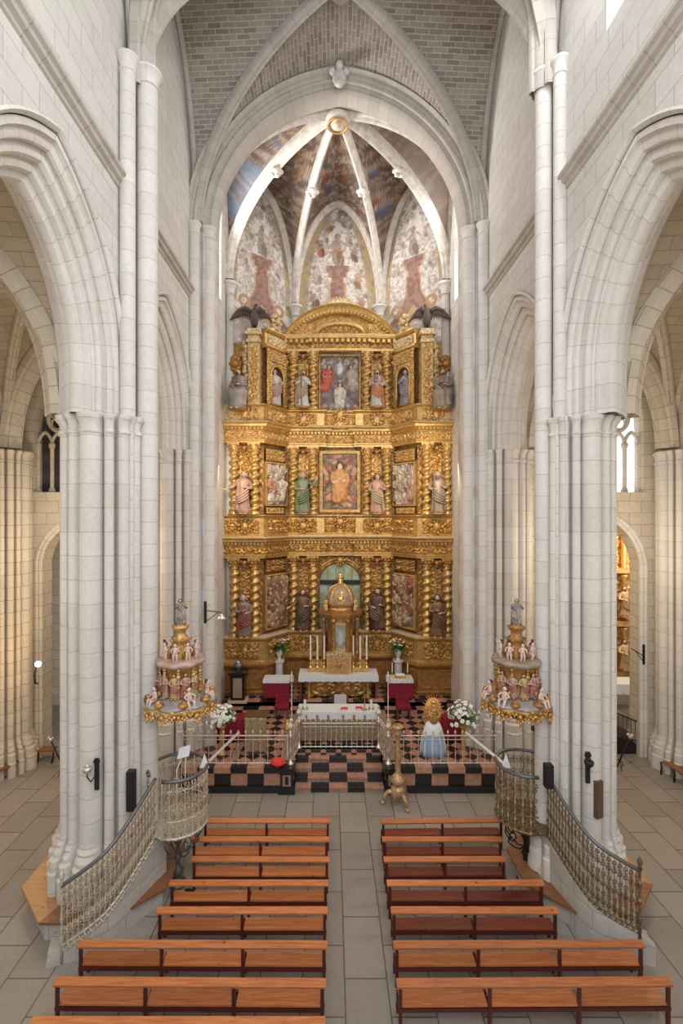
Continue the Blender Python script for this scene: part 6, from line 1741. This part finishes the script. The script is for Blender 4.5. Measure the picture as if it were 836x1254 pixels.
# narrative reliefs
def rel_fig(x, z, s_, robe, lean=0., sk=(.62, .42, .30), hair=(.16, .09, .06), mant=None):
    c, n = cos(lean), sin(lean)
    def q(dx, dz): return (x + (dx * c + dz * n) * s_, z + (-dx * n + dz * c) * s_)
    out = []
    for dx, dz, rx, rz, h, col in ((0, -.32, .24, .40, .8, robe), (-.08, -.55, .2, .2, .9, mant or robe), (.1, -.1, .2, .3, .9, mant or robe), (0, .08, .20, .24, 1.0, robe), (-.2, .02, .08, .2, 1.05, robe), (.2, .0, .08, .2, 1.05, robe), (-.14, -.10, .12, .05, 1.15, sk), (.13, -.06, .1, .045, 1.15, sk), (0, .36, .115, .14, 1.0, hair), (0, .34, .09, .12, 1.18, sk)):
        p = q(dx, dz); out.append((p[0], p[1], rx * s_, rz * s_, lean, h * s_, col))
    return out
def relief_panel(cx, y, z0, w, h, figs, seed, rot=0., bg=((.20, .15, .13), (.36, .27, .20)), amp=.24, frame='gold_light', fw=.10, label=None, top=None):
    m = MB(); m.sm = True; m.use('polychrome')
    nu, nv = int(w / .025), int(h / .025)
    def fn(u, v):
        x = (u - .5) * w; z = v * h
        n = fbm(x * 5, z * 5, seed); H = .20 * n; col = mixc(bg[0], bg[1], min(1, max(0, n * 2 - .5)))
        for fx, fz, rx, rz, ln, hh, c in figs:
            dx, dz = x - fx, z - fz
            if abs(dx) > rx + rz or abs(dz) > rx + rz: continue
            ca, sa = cos(ln), sin(ln); a = (dx * ca - dz * sa) / rx; b = (dx * sa + dz * ca) / rz; q = a * a + b * b
            if q < 1:
                hx_ = hh * sqrt(1 - q) * .9 + .06 * sin(dx * 42 / max(.5, hh) + dz * 9) * (rz > .12)
                if hx_ > H:
                    H = hx_; f = .75 + .5 * vnoise(x * 14, z * 9, seed + 2); col = tuple(min(1, k * f) for k in c)
        if min(u, 1 - u) < .01 or min(v, 1 - v) < .01: H = 0
        return (x, -.02 - amp * min(H, 1.1), z, col)
    m.grid(fn, nu, nv)
    o = m.build('relief_scene', None, RT); o.location = (cx, y, z0); o.rotation_euler = (0, 0, rot)
    if label: o['label'] = label
    f = MB(); f.sm = False
    for a, b, c, d in ((-w / 2 - fw, -w / 2, -fw, h + fw), (w / 2, w / 2 + fw, -fw, h + fw)): f.box(a, b, -.14, .02, c, d)
    for c, d in ((-fw, 0), (h, h + fw)): f.box(-w / 2, w / 2, -.14, .02, c, d)
    f.sm = True
    per = []
    step = .085
    for k in range(int(w / step)): per += [(-w / 2 + (k + .5) * step, -fw / 2), (-w / 2 + (k + .5) * step, h + fw / 2)]
    for k in range(int(h / step)): per += [(-w / 2 - fw / 2, (k + .5) * step), (w / 2 + fw / 2, (k + .5) * step)]
    for a, b in per: f.ball((a, -.14, b), .034, 5, 3)
    fo = f.build('frame', frame, o)
    return o
rnd = random.Random(12)
DK = [(.34, .18, .10), (.24, .14, .09), (.44, .27, .15), (.34, .11, .07), (.18, .13, .10), (.46, .33, .20)]
LT = [(.62, .55, .48), (.55, .44, .36), (.40, .31, .25), (.66, .58, .48), (.50, .22, .14), (.24, .24, .22), (.58, .46, .30)]
def crowd(w, h, n, s_, pal, seed, zlo=.25, zhi=.8):
    r = random.Random(seed); out = []
    for k in range(n):
        row = k // 3; x = (-.33 + .33 * (k % 3)) * w + r.uniform(-.06, .06) * w; z = h * (zhi - (zhi - zlo) * row / max(1, (n - 1) // 3)) + r.uniform(-.05, .05)
        out += rel_fig(x, z, s_ * r.uniform(.85, 1.15), r.choice(pal), r.uniform(-.6, .6), mant=r.choice(pal))
    return out
ang = atan2(24.1 - 22.75, 1.0)
for s_ in (-1, 1):
    mx, my = X0 + s_ * 3.22, 23.42; nx, ny = (-s_ * 0) , 0
    off = (-s_ * sin(ang) * .14 * 1, -cos(ang) * .14)
    rz = -s_ * -ang if False else (ang if s_ < 0 else -ang)
    px_, py_ = mx + off[0] * -1 * (1 if s_ < 0 else 1), my + off[1]
    px_ = mx + (sin(ang) if s_ < 0 else -sin(ang)) * .10
    relief_panel(px_, py_, 4.30, 1.36, 2.45, crowd(1.36, 2.45, 8, 1.15, DK, 5 + s_, .15, .85), 20 + s_, rz, fw=.07, label='brown toned crowded relief scene')
    relief_panel(px_, py_, 10.15, 1.36, 1.95, crowd(1.36, 1.95, 8, 1.0, LT, 15 + s_, .15, .85), 30 + s_, rz, bg=((.16, .14, .14), (.36, .33, .32)), fw=.07, label='pale grey crowded relief scene')
    for z, mt in ((6.95, 'gold'), (12.25, 'gold_light')):
        for dz in (0, .28):
            ostrip(px_, py_, 1.3, z + dz, z + dz + .27, mt, rot=rz, name='cherub_cluster', cell_=.3, amp=.22, seed=3)
    ostrip(px_, py_ - 0, 1.28, 9.72, 10.02, 'gold_light', rot=rz, name='carved_sill', cell_=.22, amp=.10)
# centre, middle storey: the radiant figure
figs = rel_fig(0, 1.55, 1.75, (.66, .34, .12), 0, sk=(.72, .5, .36), mant=(.60, .28, .10))
for k in range(22):
    a = k * 2 * pi / 11 + .2; rr_ = (.66 if k < 11 else .82); figs = rel_fig(rr_ * cos(a + (k > 10) * .28), 1.42 + (1.0 if k < 11 else 1.25) * sin(a + (k > 10) * .28), .46, [(.46, .16, .10), (.55, .30, .20), (.28, .24, .20), (.60, .40, .26)][k % 4], a) + figs
relief_panel(X0, 24.22, 9.92, 1.74, 2.80, figs, 41, bg=((.16, .11, .08), (.34, .22, .14)), fw=.13, label='relief of a standing figure in an orange golden mantle ringed by angels')
figs = rel_fig(-.62, 1.75, 1.15, (.50, .10, .07), .2, mant=(.55, .12, .08)) + rel_fig(.62, 1.75, 1.15, (.50, .42, .36), -.2, mant=(.40, .32, .28)) + rel_fig(0, .85, 1.15, (.66, .62, .56), 0, mant=(.50, .44, .40)) + rel_fig(0, 2.25, .6, (.62, .62, .64), 0)
for k in range(9):
    figs += rel_fig(-.8 + .2 * k, 2.5 - .25 * (k % 2), .34, [(.50, .44, .40), (.36, .28, .25)][k % 2], .4 - .1 * k) + rel_fig(-.75 + .19 * k, 1.25 + .2 * (k % 3), .3, [(.40, .22, .17), (.50, .46, .42), (.28, .26, .30)][k % 3], .3)
    a = pi * k / 8; figs += rel_fig(.82 * cos(a), 2.0 + .55 * sin(a), .36, [(.40, .34, .30), (.56, .46, .38), (.30, .24, .22)][k % 3], 1.5 - a)
for k in range(5): figs += rel_fig(-.8 + .4 * k, .25, .42, [(.52, .26, .18), (.42, .38, .36)][k % 2], .5 - .25 * k)
relief_panel(X0, 24.22, 14.86, 1.95, 2.72, figs, 43, bg=((.11, .09, .085), (.30, .25, .22)), fw=.10, label='relief of a red robed and a grey robed seated figure above a kneeling one')

# centre, lowest storey: arched opening with green glass
m = MB(); n = 20; hw, zs = 1.0, 6.25; pr = [(.30, -.02), (.28, -.10), (.20, -.12), (.14, -.06), (.08, -.10), (0, -.04), (0, .5)]
ring_ = lambda o: [(-hw - o, 4.05)] + [(-(hw + o) * cos(pi * k / n), zs + (hw + o) * sin(pi * k / n)) for k in range(n + 1)] + [(hw + o, 4.05)]
rr = [ring_(o) for o, w in pr]
m.sm = True; m.rings([[(X0 + rr[i][k][0], 24.26 + pr[i][1], rr[i][k][1]) for i in range(len(pr))] for k in range(n + 3)], closed=False); part(m, 'niche_arch', 'gold', angle=35)
m = MB(); m.poly([(X0 + x, 24.24, z) for x, z in ring_(0)]); g = part(m, 'niche_glass', 'green_glass'); g['label'] = 'pale green glass in the arched opening'
MB().box(X0 - 1.0, X0 + 1.0, 24.16, 24.22, 6.18, 6.40).build('crossbar', 'dark_void', RT)
for k in range(4):
    x = X0 - .6 + .4 * k; MB().box(x - .012, x + .012, 24.20, 24.23, 4.1, 7.0).build('glazing_bar', 'gold', RT)
for s_ in (-1, 1): ostrip(X0 + s_ * .98, 24.2, .4, 6.95, 7.5, 'gold', name='spandrel', cell_=.4, amp=.12)
cartouche(X0, 24.1, 7.4, 1.0, 'gold')

# upper storey wings: pilaster towers, canted niches, volutes
for s_ in (-1, 1):
    side = 'on the candelabrum box side' if s_ < 0 else 'on the blue robed statue side'
    x = X0 + s_ * 4.02
    m = MB(); m.box(x - .27, x + .27, 22.4, 22.85, 14.8, 18.05); part(m, 'tower', 'gold_pale')
    ostrip(x, 22.39, .46, 14.9, 17.6, 'gold_light', name='tower_carving', cell_=.4, amp=.12)
    m = MB(); m.box(x - .33, x + .33, 22.3, 22.9, 17.65, 17.78); m.box(x - .36, x + .36, 22.25, 22.95, 18.0, 18.15); m.box(x - .30, x + .30, 22.35, 22.85, 18.15, 18.3); part(m, 'tower_cap', 'gold_pale')
    # string of fruit beside the tower
    m = MB(); m.sm = True
    for q in range(13): m.ball((x + s_ * .42 + .05 * sin(q * 2), 22.6, 15.4 + q * .19), .13 + .03 * (q % 2), 7, 5)
    part(m, 'fruit_garland', 'gold_pale')
    # canted niche
    a_ = (X0 + s_ * 3.72, 22.75); b_ = (X0 + s_ * 2.72, 24.1); mx, my = (a_[0] + b_[0]) / 2, (a_[1] + b_[1]) / 2
    rz = ang if s_ < 0 else -ang
    def loc(u, w, z): # u along the facet, w out of it
        return (mx + u * cos(rz) + w * sin(rz), my + u * sin(rz) - w * cos(rz), z)
    m = MB(); hw, zs = .44, 16.35; n = 14
    outer = [(-.72, 14.85), (-.72, 17.5)] + [(-.72 + 1.44 * k / (n - 2), 17.5) for k in range(1, n - 1)] + [(.72, 17.5), (.72, 14.85)]
    arc = [(-hw, 14.85)] + [(-hw * cos(pi * k / n), zs + hw * sin(pi * k / n)) for k in range(n + 1)] + [(hw, 14.85)]
    # front plate with the arched hole
    for k in range(len(arc) - 1):
        u0, z0 = arc[k]; u1, z1 = arc[k + 1]
        if z0 < zs and z1 < zs + .01 and k == 0: m.poly([loc(-.72, .22, 14.85), loc(-hw, .22, 14.85), loc(-hw, .22, zs), loc(-.72, .22, zs)]); continue
        if k == len(arc) - 2: m.poly([loc(hw, .22, 14.85), loc(.72, .22, 14.85), loc(.72, .22, zs), loc(hw, .22, zs)]); continue
        m.poly([loc(u0, .22, z0), loc(u1, .22, z1), loc(u1, .22, 17.5), loc(u0, .22, 17.5)])
    for sg in (-1, 1): m.poly([loc(sg * hw, .22, zs), loc(sg * .72, .22, zs), loc(sg * .72, .22, 17.5), loc(sg * hw, .22, 17.5)])
    part(m, 'niche_front', 'gold_light')
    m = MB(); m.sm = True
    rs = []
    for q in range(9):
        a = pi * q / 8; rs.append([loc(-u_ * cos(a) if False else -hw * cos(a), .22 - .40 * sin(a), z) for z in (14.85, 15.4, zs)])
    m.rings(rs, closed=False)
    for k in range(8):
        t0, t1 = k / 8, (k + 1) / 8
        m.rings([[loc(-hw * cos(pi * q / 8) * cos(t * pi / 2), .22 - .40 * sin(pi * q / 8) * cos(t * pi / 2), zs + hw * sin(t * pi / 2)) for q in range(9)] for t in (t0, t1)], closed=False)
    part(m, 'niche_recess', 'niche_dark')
    m = MB(); m.sm = True; m.tube([loc(u, .25, z) for u, z in arc], .06, 6)
    for k in range(1, len(arc) - 1): m.ball(loc(arc[k][0] * 1.15, .27, zs + (arc[k][1] - zs) * 1.15), .05, 5, 4)
    part(m, 'niche_rim', 'gold_trim')
    for sg in (-1, 1):
        o = ostrip(*loc(sg * .58, .22, 0)[:2], .26, 14.9, 17.4, 'gold_light', rot=rz, name='niche_pilaster', cell_=.26, amp=.12)
    ostrip(*loc(0, .24, 0)[:2], 1.4, 16.95, 17.5, 'gold_light', rot=rz, name='niche_crest', cell_=.35, amp=.2)
    m = MB(); mold(m, [a_, b_] if s_ < 0 else [b_, a_], [(.2, 17.5), (.34, 17.6), (.34, 17.68), (.24, 17.7), (.24, 18.2), (.34, 18.24), (.42, 18.34), (.42, 18.4), (.02, 18.42)]); part(m, 'attic', 'gold_trim')
    ostrip(*loc(0, .25, 0)[:2], 1.3, 17.74, 18.18, 'gold_pale', rot=rz, name='attic_carving', cell_=.3, amp=.12)
    m = MB(); m.sm = True
    for q in range(8): aa = q * 2 * pi / 8; m.ball(loc(.27 * cos(aa), .15, 18.95 + .3 * sin(aa)), .13, 7, 5)
    m.ball(loc(0, .2, 18.95), .16, 8, 6); m.tube([loc(-.5, .15, 18.45), loc(-.2, .15, 18.55), loc(0, .15, 18.7), loc(.2, .15, 18.55), loc(.5, .15, 18.45)], .11, 6)
    part(m, 'crowning_wreath', 'gold_pale')
    # scrolled disc behind the seated statue, carved side
    m = MB(); m.sm = True; xx = X0 + s_ * 4.72
    m.tube([(xx + s_ * .0 + .48 * cos(a), 22.72, 15.45 + .62 * sin(a)) for a in [pi * 2 * k / 20 for k in range(21)]], .11, 6, cap=False)
    m.ball((xx, 22.78, 15.45), .46, 12, 6, (1, .15, 1.25)); part(m, 'scrolled_disc', 'gold_pale')
    m = MB(); m.sm = True
    for q in range(8): m.ball((xx + s_ * .22 + .2 * cos(q * .8), 22.75, 16.75 + .3 * sin(q * .8)), .17, 7, 5)
    m.ball((xx + s_ * .22, 22.65, 16.75), .22, 8, 6); part(m, 'carved_rosette', 'brown_gilt')
    MB().box(X0 + s_ * 4.9 - .5, X0 + s_ * 4.9 + .5, 22.35, 22.8, 13.95, 14.8).build('side_pedestal', 'gold_pale', RT)
# top entablature and curved pediment
TOPP = [(X0 - 2.78, 24.1), (X0 - 1.07, 24.1), (X0 - 1.07, 24.28), (X0 + 1.07, 24.28), (X0 + 1.07, 24.1), (X0 + 2.78, 24.1)]
TOPP = [(X0 - 2.78, 24.1), (X0 - 1.15, 24.1), (X0 - 1.15, 24.0), (X0 + 1.15, 24.0), (X0 + 1.15, 24.1), (X0 + 2.78, 24.1)]
m = MB(); mold(m, TOPP, [(.2, 17.68), (.36, 17.7), (.36, 17.82), (.28, 17.84), (.28, 18.12), (.40, 18.2), (.56, 18.26), (.60, 18.36), (.60, 18.44), (.02, 18.45)])
pp = mitre(TOPP, .42); L_ = sum(math.dist(pp[i], pp[i + 1]) for i in range(len(pp) - 1))
for k in range(22):
    x, y, nx, ny = along(pp, (k + .5) * L_ / 22); m.box(x - .07, x + .07, y - .1, y + .08, 18.08, 18.24)
part(m, 'top_entablature', 'gold_trim')
m = MB(); relief_strip(m, TOPP, 17.85, 18.1, .285, .3, .08, 1); part(m, 'frieze', 'gold')
def arcp(w, h, z0, n=30):
    Rr = (w * w + h * h) / (2 * h); a = math.asin(w / Rr)
    return [(Rr * sin(-a + 2 * a * k / n), z0 + Rr * cos(-a + 2 * a * k / n) - (Rr - h)) for k in range(n + 1)]
o_, i_ = arcp(2.78, 1.55, 18.45), arcp(2.40, 1.12, 18.45)
m = MB(); m.sm = False
prof_ = [(0, .1), (0, -.55), (.18, -.62), (.3, -.5), (.6, -.42), (1, -.34), (1, .1)]
rs = []
for k in range(31):
    rs.append([(X0 + o_[k][0] + (i_[k][0] - o_[k][0]) * f, 24.1 + w, o_[k][1] + (i_[k][1] - o_[k][1]) * f) for f, w in prof_])
m.sm = True; m.rings(rs, closed=False)
m.sm = False
for k in range(1, 30): m.ball((X0 + i_[k][0] * 1.02, 23.68, i_[k][1] + .07), .10, 5, 4)
part(m, 'curved_pediment', 'gold_trim', angle=40)
m = MB(); m.poly([(X0 + x, 24.02, z) for x, z in i_]); part(m, 'tympanum', 'gold')
m = MB(); m.sm = True
m.grid(lambda u, v: (X0 - 1.3 + 2.6 * u, 23.98 - .16 * ornament(u * 6, v * 2, 3) * (1 if (2 * u - 1) ** 2 + v * v < .9 else 0), 18.5 + .9 * v * sqrt(max(.02, 1 - (2 * u - 1) ** 2))), 70, 26); part(m, 'tympanum_carving', 'gold_light')
m = MB(); m.sm = True; pth = [(X0 + 1.15 * cos(pi - pi * k / 16), 23.75 - .25 * sin(pi * k / 16), 18.55 + .42 * sin(pi * k / 16)) for k in range(17)]; m.tube(pth, .11, 7); part(m, 'shell_rim', 'gold_light')
m = MB(); m.sm = True
for k in range(11):
    a = pi * (k + .5) / 11; m.tube([(X0, 23.9, 19.95), (X0 + .35 * cos(a), 23.8, 20.0 + .2 * sin(a)), (X0 + .62 * cos(a), 23.86, 20.0 + .42 * sin(a))], [.05, .09, .05], 6)
for s_ in (-1, 1):
    m.tube([(X0 + s_ * .3, 23.85, 20.05), (X0 + s_ * .8, 23.8, 20.0), (X0 + s_ * 1.1, 23.85, 19.8), (X0 + s_ * 1.25, 23.85, 19.75)], [.09, .11, .08, .04], 6)
part(m, 'crowning_shell', 'gold_pale')
for s_ in (-1, 1):
    ostrip(X0 + s_ * 1.9, 23.8, 1.0, 18.5, 19.05, 'gold_light', name='pediment_carving', cell_=.4, amp=.14)

# ---- domed tabernacle before the opening
tx, ty = X0, 23.15
t = thing('domed_tabernacle', 'brown and gilt columned tabernacle with a striped dome behind the altar candles', 'tabernacle', (tx, ty, 0))
m = MB(); m.prism(octo(.86, 0, 0), 1.24, 3.05); m.build('plinth', 'brown_gilt', t)
m = MB(); m.prism(octo(.98, 0, 0), 2.9, 3.1); m.build('base_moulding', 'brown_gilt', t)
m = MB(); m.prism(octo(.66, 0, 0), 3.1, 4.9); m.build('body', 'gold', t)
for k in range(8):
    a = R(22.5) + k * pi / 4; 
    m = MB(); m.sm = True; m.lathe([(.13, 0), (.10, .06), (.085, .12), (.09, .6), (.075, 1.5), (.10, 1.55), (.12, 1.7)], .84 * cos(a), .84 * sin(a), 10, 3.12); m.build('column', 'gold' if k % 2 else 'brown_gilt', t)
m = MB(); m.sm = False
for r_, z0, z1 in ((.92, 4.8, 4.92), (1.02, 4.92, 5.02), (1.10, 5.02, 5.10), (1.0, 5.10, 5.16)): m.prism(octo(r_, 0, 0), z0, z1)
m.build('entablature', 'brown_gilt', t)
m = MB(); m.sm = True; m.lathe([(.74, 5.14), (.74, 5.26), (.68, 5.28), (.68, 5.36), (.74, 5.38)], 0, 0, 32); m.build('drum', 'gold', t)
m = MB(); m.sm = True; m.use('tan_marble'); n = 32; prof_ = [(.72 * cos(a) ** .9, 5.38 + .98 * sin(a)) for a in [pi / 2 * k / 10 * .95 for k in range(11)]]; b0 = len(m.f); m.lathe(prof_, 0, 0, n)
m.mats.append('gold_light')
for fi in range(b0, len(m.f)):
    if ((fi - b0) % n) % 4 == 0: m.mi[fi] = 1
m.build('dome', None, t)
for k in range(8):
    a = k * pi / 4 + R(5.6); m = MB(); m.sm = True; m.tube([(r_ * 1.02 * cos(a), r_ * 1.02 * sin(a), z) for r_, z in prof_], .025, 5); m.build('dome_rib', 'gold_smooth', t)
m = MB(); m.sm = True; m.ball((0, -.66, 5.72), .14, 10, 6, (1, .4, 1)); m.tube([(.18 * cos(q), -.67, 5.72 + .18 * sin(q)) for q in [2 * pi * k / 16 for k in range(17)]], .025, 5); m.build('dome_medallion', 'gold_smooth', t)
m = MB(); m.sm = True; m.lathe([(.12, 6.34), (.18, 6.4), (.10, 6.46), (.14, 6.56), (.06, 6.66), (.11, 6.76), (.02, 6.9)], 0, 0, 10); m.tube([(-.16, 0, 6.62), (0, -.06, 6.7), (.16, 0, 6.62)], .05, 6); m.build('finial', 'gold_smooth', t)
m = MB(); m.box(-.30, .30, -.70, -.64, 3.32, 4.62); m.build('door_frame', 'gold_smooth', t)
m = MB(); m.sm = True; m.use('polychrome')
def pf(u, v):
    x, z = (u - .5) * .46, v * 1.16; b = (.30, .38, .36) if z > .35 else (.34, .24, .16)
    c = mixc(b, (.55, .62, .58), vnoise(x * 9, z * 7, 3) * .7); 
    if abs(x + .02 * sin(z * 9)) < .09 and .25 < z < .8: c = (.60, .56, .50)
    if hypot(x, z - .86) < .06: c = (.62, .44, .34)
    return (x, -.715, 3.39 + z, c)
m.grid(pf, 30, 60); o = m.build('door_painting', None, t); o['label'] = 'small greenish painting on the door'
for k, a in enumerate((-2.5, -.64, .7, 2.4)):
    saint('gilt_figure', 'little gilt figure standing on the cornice of the domed tabernacle', (tx + .86 * cos(a), ty + .86 * sin(a), 5.16), .62, a + pi / 2, (.72, .50, .2), (.8, .56, .2), seed=k, base=False, skin='gold_light', hair='gold', beard=False, group='gilt figures round the tabernacle dome')

# ---- statues
ST = [ # name label, u, y, z, h, rot, robe, mantle, pose, item, hair
 ('bearded apostle in grey tunic and russet cloak, lowest storey, above the dark candelabrum box', -4.46, 22.22, 4.03, 1.95, .25, (.30, .22, .16), (.34, .10, .07), 'book', 'book', 'hair_grey', True, 1),
 ('brown robed saint reaching out an arm, lowest storey, beside the domed tabernacle', -1.81, 23.52, 4.03, 2.0, .2, (.20, .12, .07), (.13, .08, .05), 'out', None, 'hair_brown', True, 3),
 ('darkest robed saint, lowest storey, beside the tabernacle above the missal table', 1.81, 23.52, 4.03, 2.05, -.3, (.13, .07, .05), (.20, .11, .06), 'calm', None, 'hair_brown', True, 4),
 ('saint in brown and gold holding a pale open book, lowest storey, above the railing flowers', 4.46, 22.22, 4.03, 1.95, -.2, (.28, .15, .07), (.20, .10, .05), 'book', 'book', 'hair_brown', True, 6),
 ('rose cloaked apostle stretching a rod past the column, middle storey', -4.46, 22.22, 9.68, 1.98, .1, (.50, .30, .22), (.58, .36, .28), 'out', 'spear', 'hair_grey', True, 7),
 ('green cloaked saint with raised hand, middle storey', -1.81, 23.52, 9.68, 2.05, .15, (.25, .28, .17), (.17, .22, .12), 'up', None, 'hair_grey', True, 9),
 ('salmon robed saint with long green sleeves, middle storey', 1.81, 23.52, 9.68, 1.98, -.1, (.60, .34, .26), (.50, .42, .24), 'calm', None, 'hair_brown', False, 10),
 ('tan cloaked saint gripping a staff, middle storey', 4.46, 22.22, 9.68, 1.98, -.15, (.42, .33, .25), (.34, .26, .20), 'calm', 'cross', 'hair_grey', True, 12),
 ('friar in pale habit with rose scapular in the upper arched niche', -3.16, 23.28, 14.85, 1.82, .55, (.60, .52, .44), (.52, .34, .28), 'calm', None, 'hair_brown', False, 13),
 ('white robed saint beside a tall cross, top storey', -1.81, 23.52, 14.83, 1.86, .1, (.62, .58, .54), (.50, .36, .28), 'pray', 'cross', 'hair_brown', True, 15),
 ('bearded saint in white and orange cloak, top storey', 1.81, 23.52, 14.83, 1.9, -.15, (.62, .56, .50), (.60, .26, .14), 'book', 'book', 'hair_brown', True, 16),
 ('purple grey robed friar in the upper arched niche', 3.16, 23.28, 14.85, 1.82, -.55, (.30, .25, .30), (.36, .31, .34), 'pray', None, 'hair_brown', False, 18),
]
for lab, u, y, z, h, rz, rb, mt, ps, it, hr, bd, sd in ST:
    saint('saint_statue', lab, (X0 + u, y, z), h, rz, rb, mt, hair=hr, pose=ps, item=it, beard=bd, seed=sd, halo=(sd % 3 == 0))
for s_, lab in ((-1, 'seated grey robed evangelist on the outer ledge beside the friar in pale habit'), (1, 'seated brown robed evangelist on the outer ledge beside the purple grey friar')):
    saint('seated_saint', lab, (X0 + s_ * 4.66, 22.12, 14.42), 1.9, -s_ * -.25 if s_ < 0 else -.25, (.34, .32, .28) if s_ < 0 else (.36, .28, .20), (.46, .36, .32), pose='book', item='book', seed=21 + s_, seated=True)
# eagles
for s_ in (-1, 1):
    t = thing('eagle', 'dark brown eagle with spread wings ' + ('over the niche of the friar in pale habit' if s_ < 0 else 'over the niche of the purple grey friar'), 'sculpture', (X0 + s_ * 4.02, 22.55, 18.32), s_ * -.1)
    m = MB(); m.sm = True
    m.rings([[(rx * cos(2 * pi * i / 14) + s_ * o_ * -1, ry * sin(2 * pi * i / 14) + yy, z) for i in range(14)] for rx, ry, z, o_, yy in ((.08, .07, .12, 0, .05), (.16, .14, .22, 0, .03), (.20, .18, .42, 0, 0), (.19, .17, .62, 0, -.02), (.14, .13, .82, 0, -.02), (.09, .09, .96, .02, -.03), (.085, .09, 1.05, .05, -.05), (.05, .06, 1.14, .07, -.06))])
    m.tube([(-s_ * .08, -.10, 1.07), (-s_ * .16, -.20, 1.05), (-s_ * .18, -.22, .99)], [.04, .025, .006], 6)
    m.build('body', 'eagle_brown', t)
    for w in (-1, 1):
        m = MB(); m.sm = True
        big = (w == s_)
        sp = 1.0 if big else .62
        m.tube([(w * .14, 0, .80), (w * .42 * sp, .02, .98), (w * .75 * sp, .03, .86), (w * .95 * sp, .03, .62)], [.10, .11, .07, .03], 8)
        for q in range(10):
            f = q / 9; bx = .16 + .76 * f * sp; bz = .84 + .10 * sin(pi * f) - .16 * f
            m.tube([(w * bx, .03, bz), (w * (bx + .07 + .06 * f), .06, bz - .22), (w * (bx + .10 + .12 * f), .07, bz - .42 + .14 * f)], [.055, .05, .012], 5)
        m.build('wing', 'eagle_brown', t)
        m = MB(); m.sm = True; m.tube([(w * .09, 0, .25), (w * .10, -.03, .08), (w * .10, -.12, .02)], [.06, .03, .02], 6)
        for q in (-1, 0, 1): m.tube([(w * .10, -.05, .03), (w * .10 + q * .06, -.16, .01)], [.018, .008], 4)
        m.build('leg', 'eagle_brown', t)
    m = MB(); m.sm = True
    for q in range(5): m.tube([(0, .10, .28), ((q - 2) * .06, .18, .02)], [.05, .02], 5)
    m.build('tail', 'eagle_brown', t)
# ================================================================== LIGHT
sc = bpy.context.scene
w = bpy.data.worlds.new('world'); sc.world = w; w.use_nodes = True
bg = w.node_tree.nodes['Background']; bg.inputs[0].default_value = (.97, .98, 1, 1); bg.inputs[1].default_value = .95
def area(name, loc, target, size, power, col=(1, 1, 1), sy=None, spread=None):
    l = bpy.data.lights.new(name, 'AREA'); l.energy = power; l.color = col; l.size = size
    if sy: l.shape = 'RECTANGLE'; l.size_y = sy
    if spread: l.spread = R(spread)
    o = bpy.data.objects.new(name, l); C.objects.link(o); o.location = loc
    from mathutils import Vector
    o.rotation_euler = (Vector(target) - Vector(loc)).to_track_quat('-Z', 'Y').to_euler()
    o.visible_camera = False
    return o
def point(name, loc, power, col=(1, 1, 1), r=.1):
    l = bpy.data.lights.new(name, 'POINT'); l.energy = power; l.color = col; l.shadow_soft_size = r
    o = bpy.data.objects.new(name, l); C.objects.link(o); o.location = loc; return o
# broad fill added behind the visitor; no west window is built
area('west_fill_light', (0, -1.5, 15), (0, 20, 10), 7, 1500, (.95, .97, 1), 9)
# clerestory light: nearest-bay pair added out of view, farther one a window
area('clerestory_light_right', (5.3, 3.3, 22.2), (-5.5, 12, 8), 1.6, 800, (.95, .97, 1), 5)  # added in an unseen bay to pick out the shafts
area('clerestory_fill_left', (-5.3, 3.3, 22.2), (5.5, 12, 8), 1.6, 420, (.95, .97, 1), 5)
area('clerestory_light_right', (5.5, 9.6, 22.3), (-3, 13, 10), 1.4, 500, (.92, .96, 1), 4)
area('chancel_window_light_left', (-5.2, 21, 21.6), (3.5, 21.5, 24), 1.4, 420, (1, .97, .93), 4, 100)
area('chancel_window_light_right', (5.2, 21, 21.6), (-3, 23.5, 20), 1.4, 170, (1, .97, .93), 4, 120)
# warm fills added to brighten the altarpiece, no fittings at the chancel piers
area('altarpiece_fill_left', (-4.3, 18.9, 12), (1, 24.3, 8.5), 1.0, 240, (1, .84, .62))
area('altarpiece_fill_right', (4.3, 18.9, 12), (-1, 24.3, 8.5), 1.0, 240, (1, .84, .62))
# aisle lamps
for x, y, p in ((-9.4, 16.2, 420), (9.4, 16.2, 480), (-9.8, 9, 260), (9.8, 9, 260)):
    point('aisle_lamp', (x, y, 8.5), p, (1, .82, .6), .4)
point('sconce_light', SCONCE, 110, (1, .62, .3), .08)
point('chapel_lamp', (14.0, 21.6, 8.6), 900, (1, .84, .6), .3)
point('chapel_lamp', (-10.8, 21.5, 7.5), 30, (1, .8, .6), .3)
v = sc.view_settings; v.view_transform = 'Standard'; v.look = 'None'; v.gamma = 1; v.use_curve_mapping = False; v.exposure = -0.5
sc.cycles.max_bounces = 8; sc.cycles.diffuse_bounces = 5; sc.cycles.use_denoising = True
sc.cycles.sample_clamp_indirect = 5
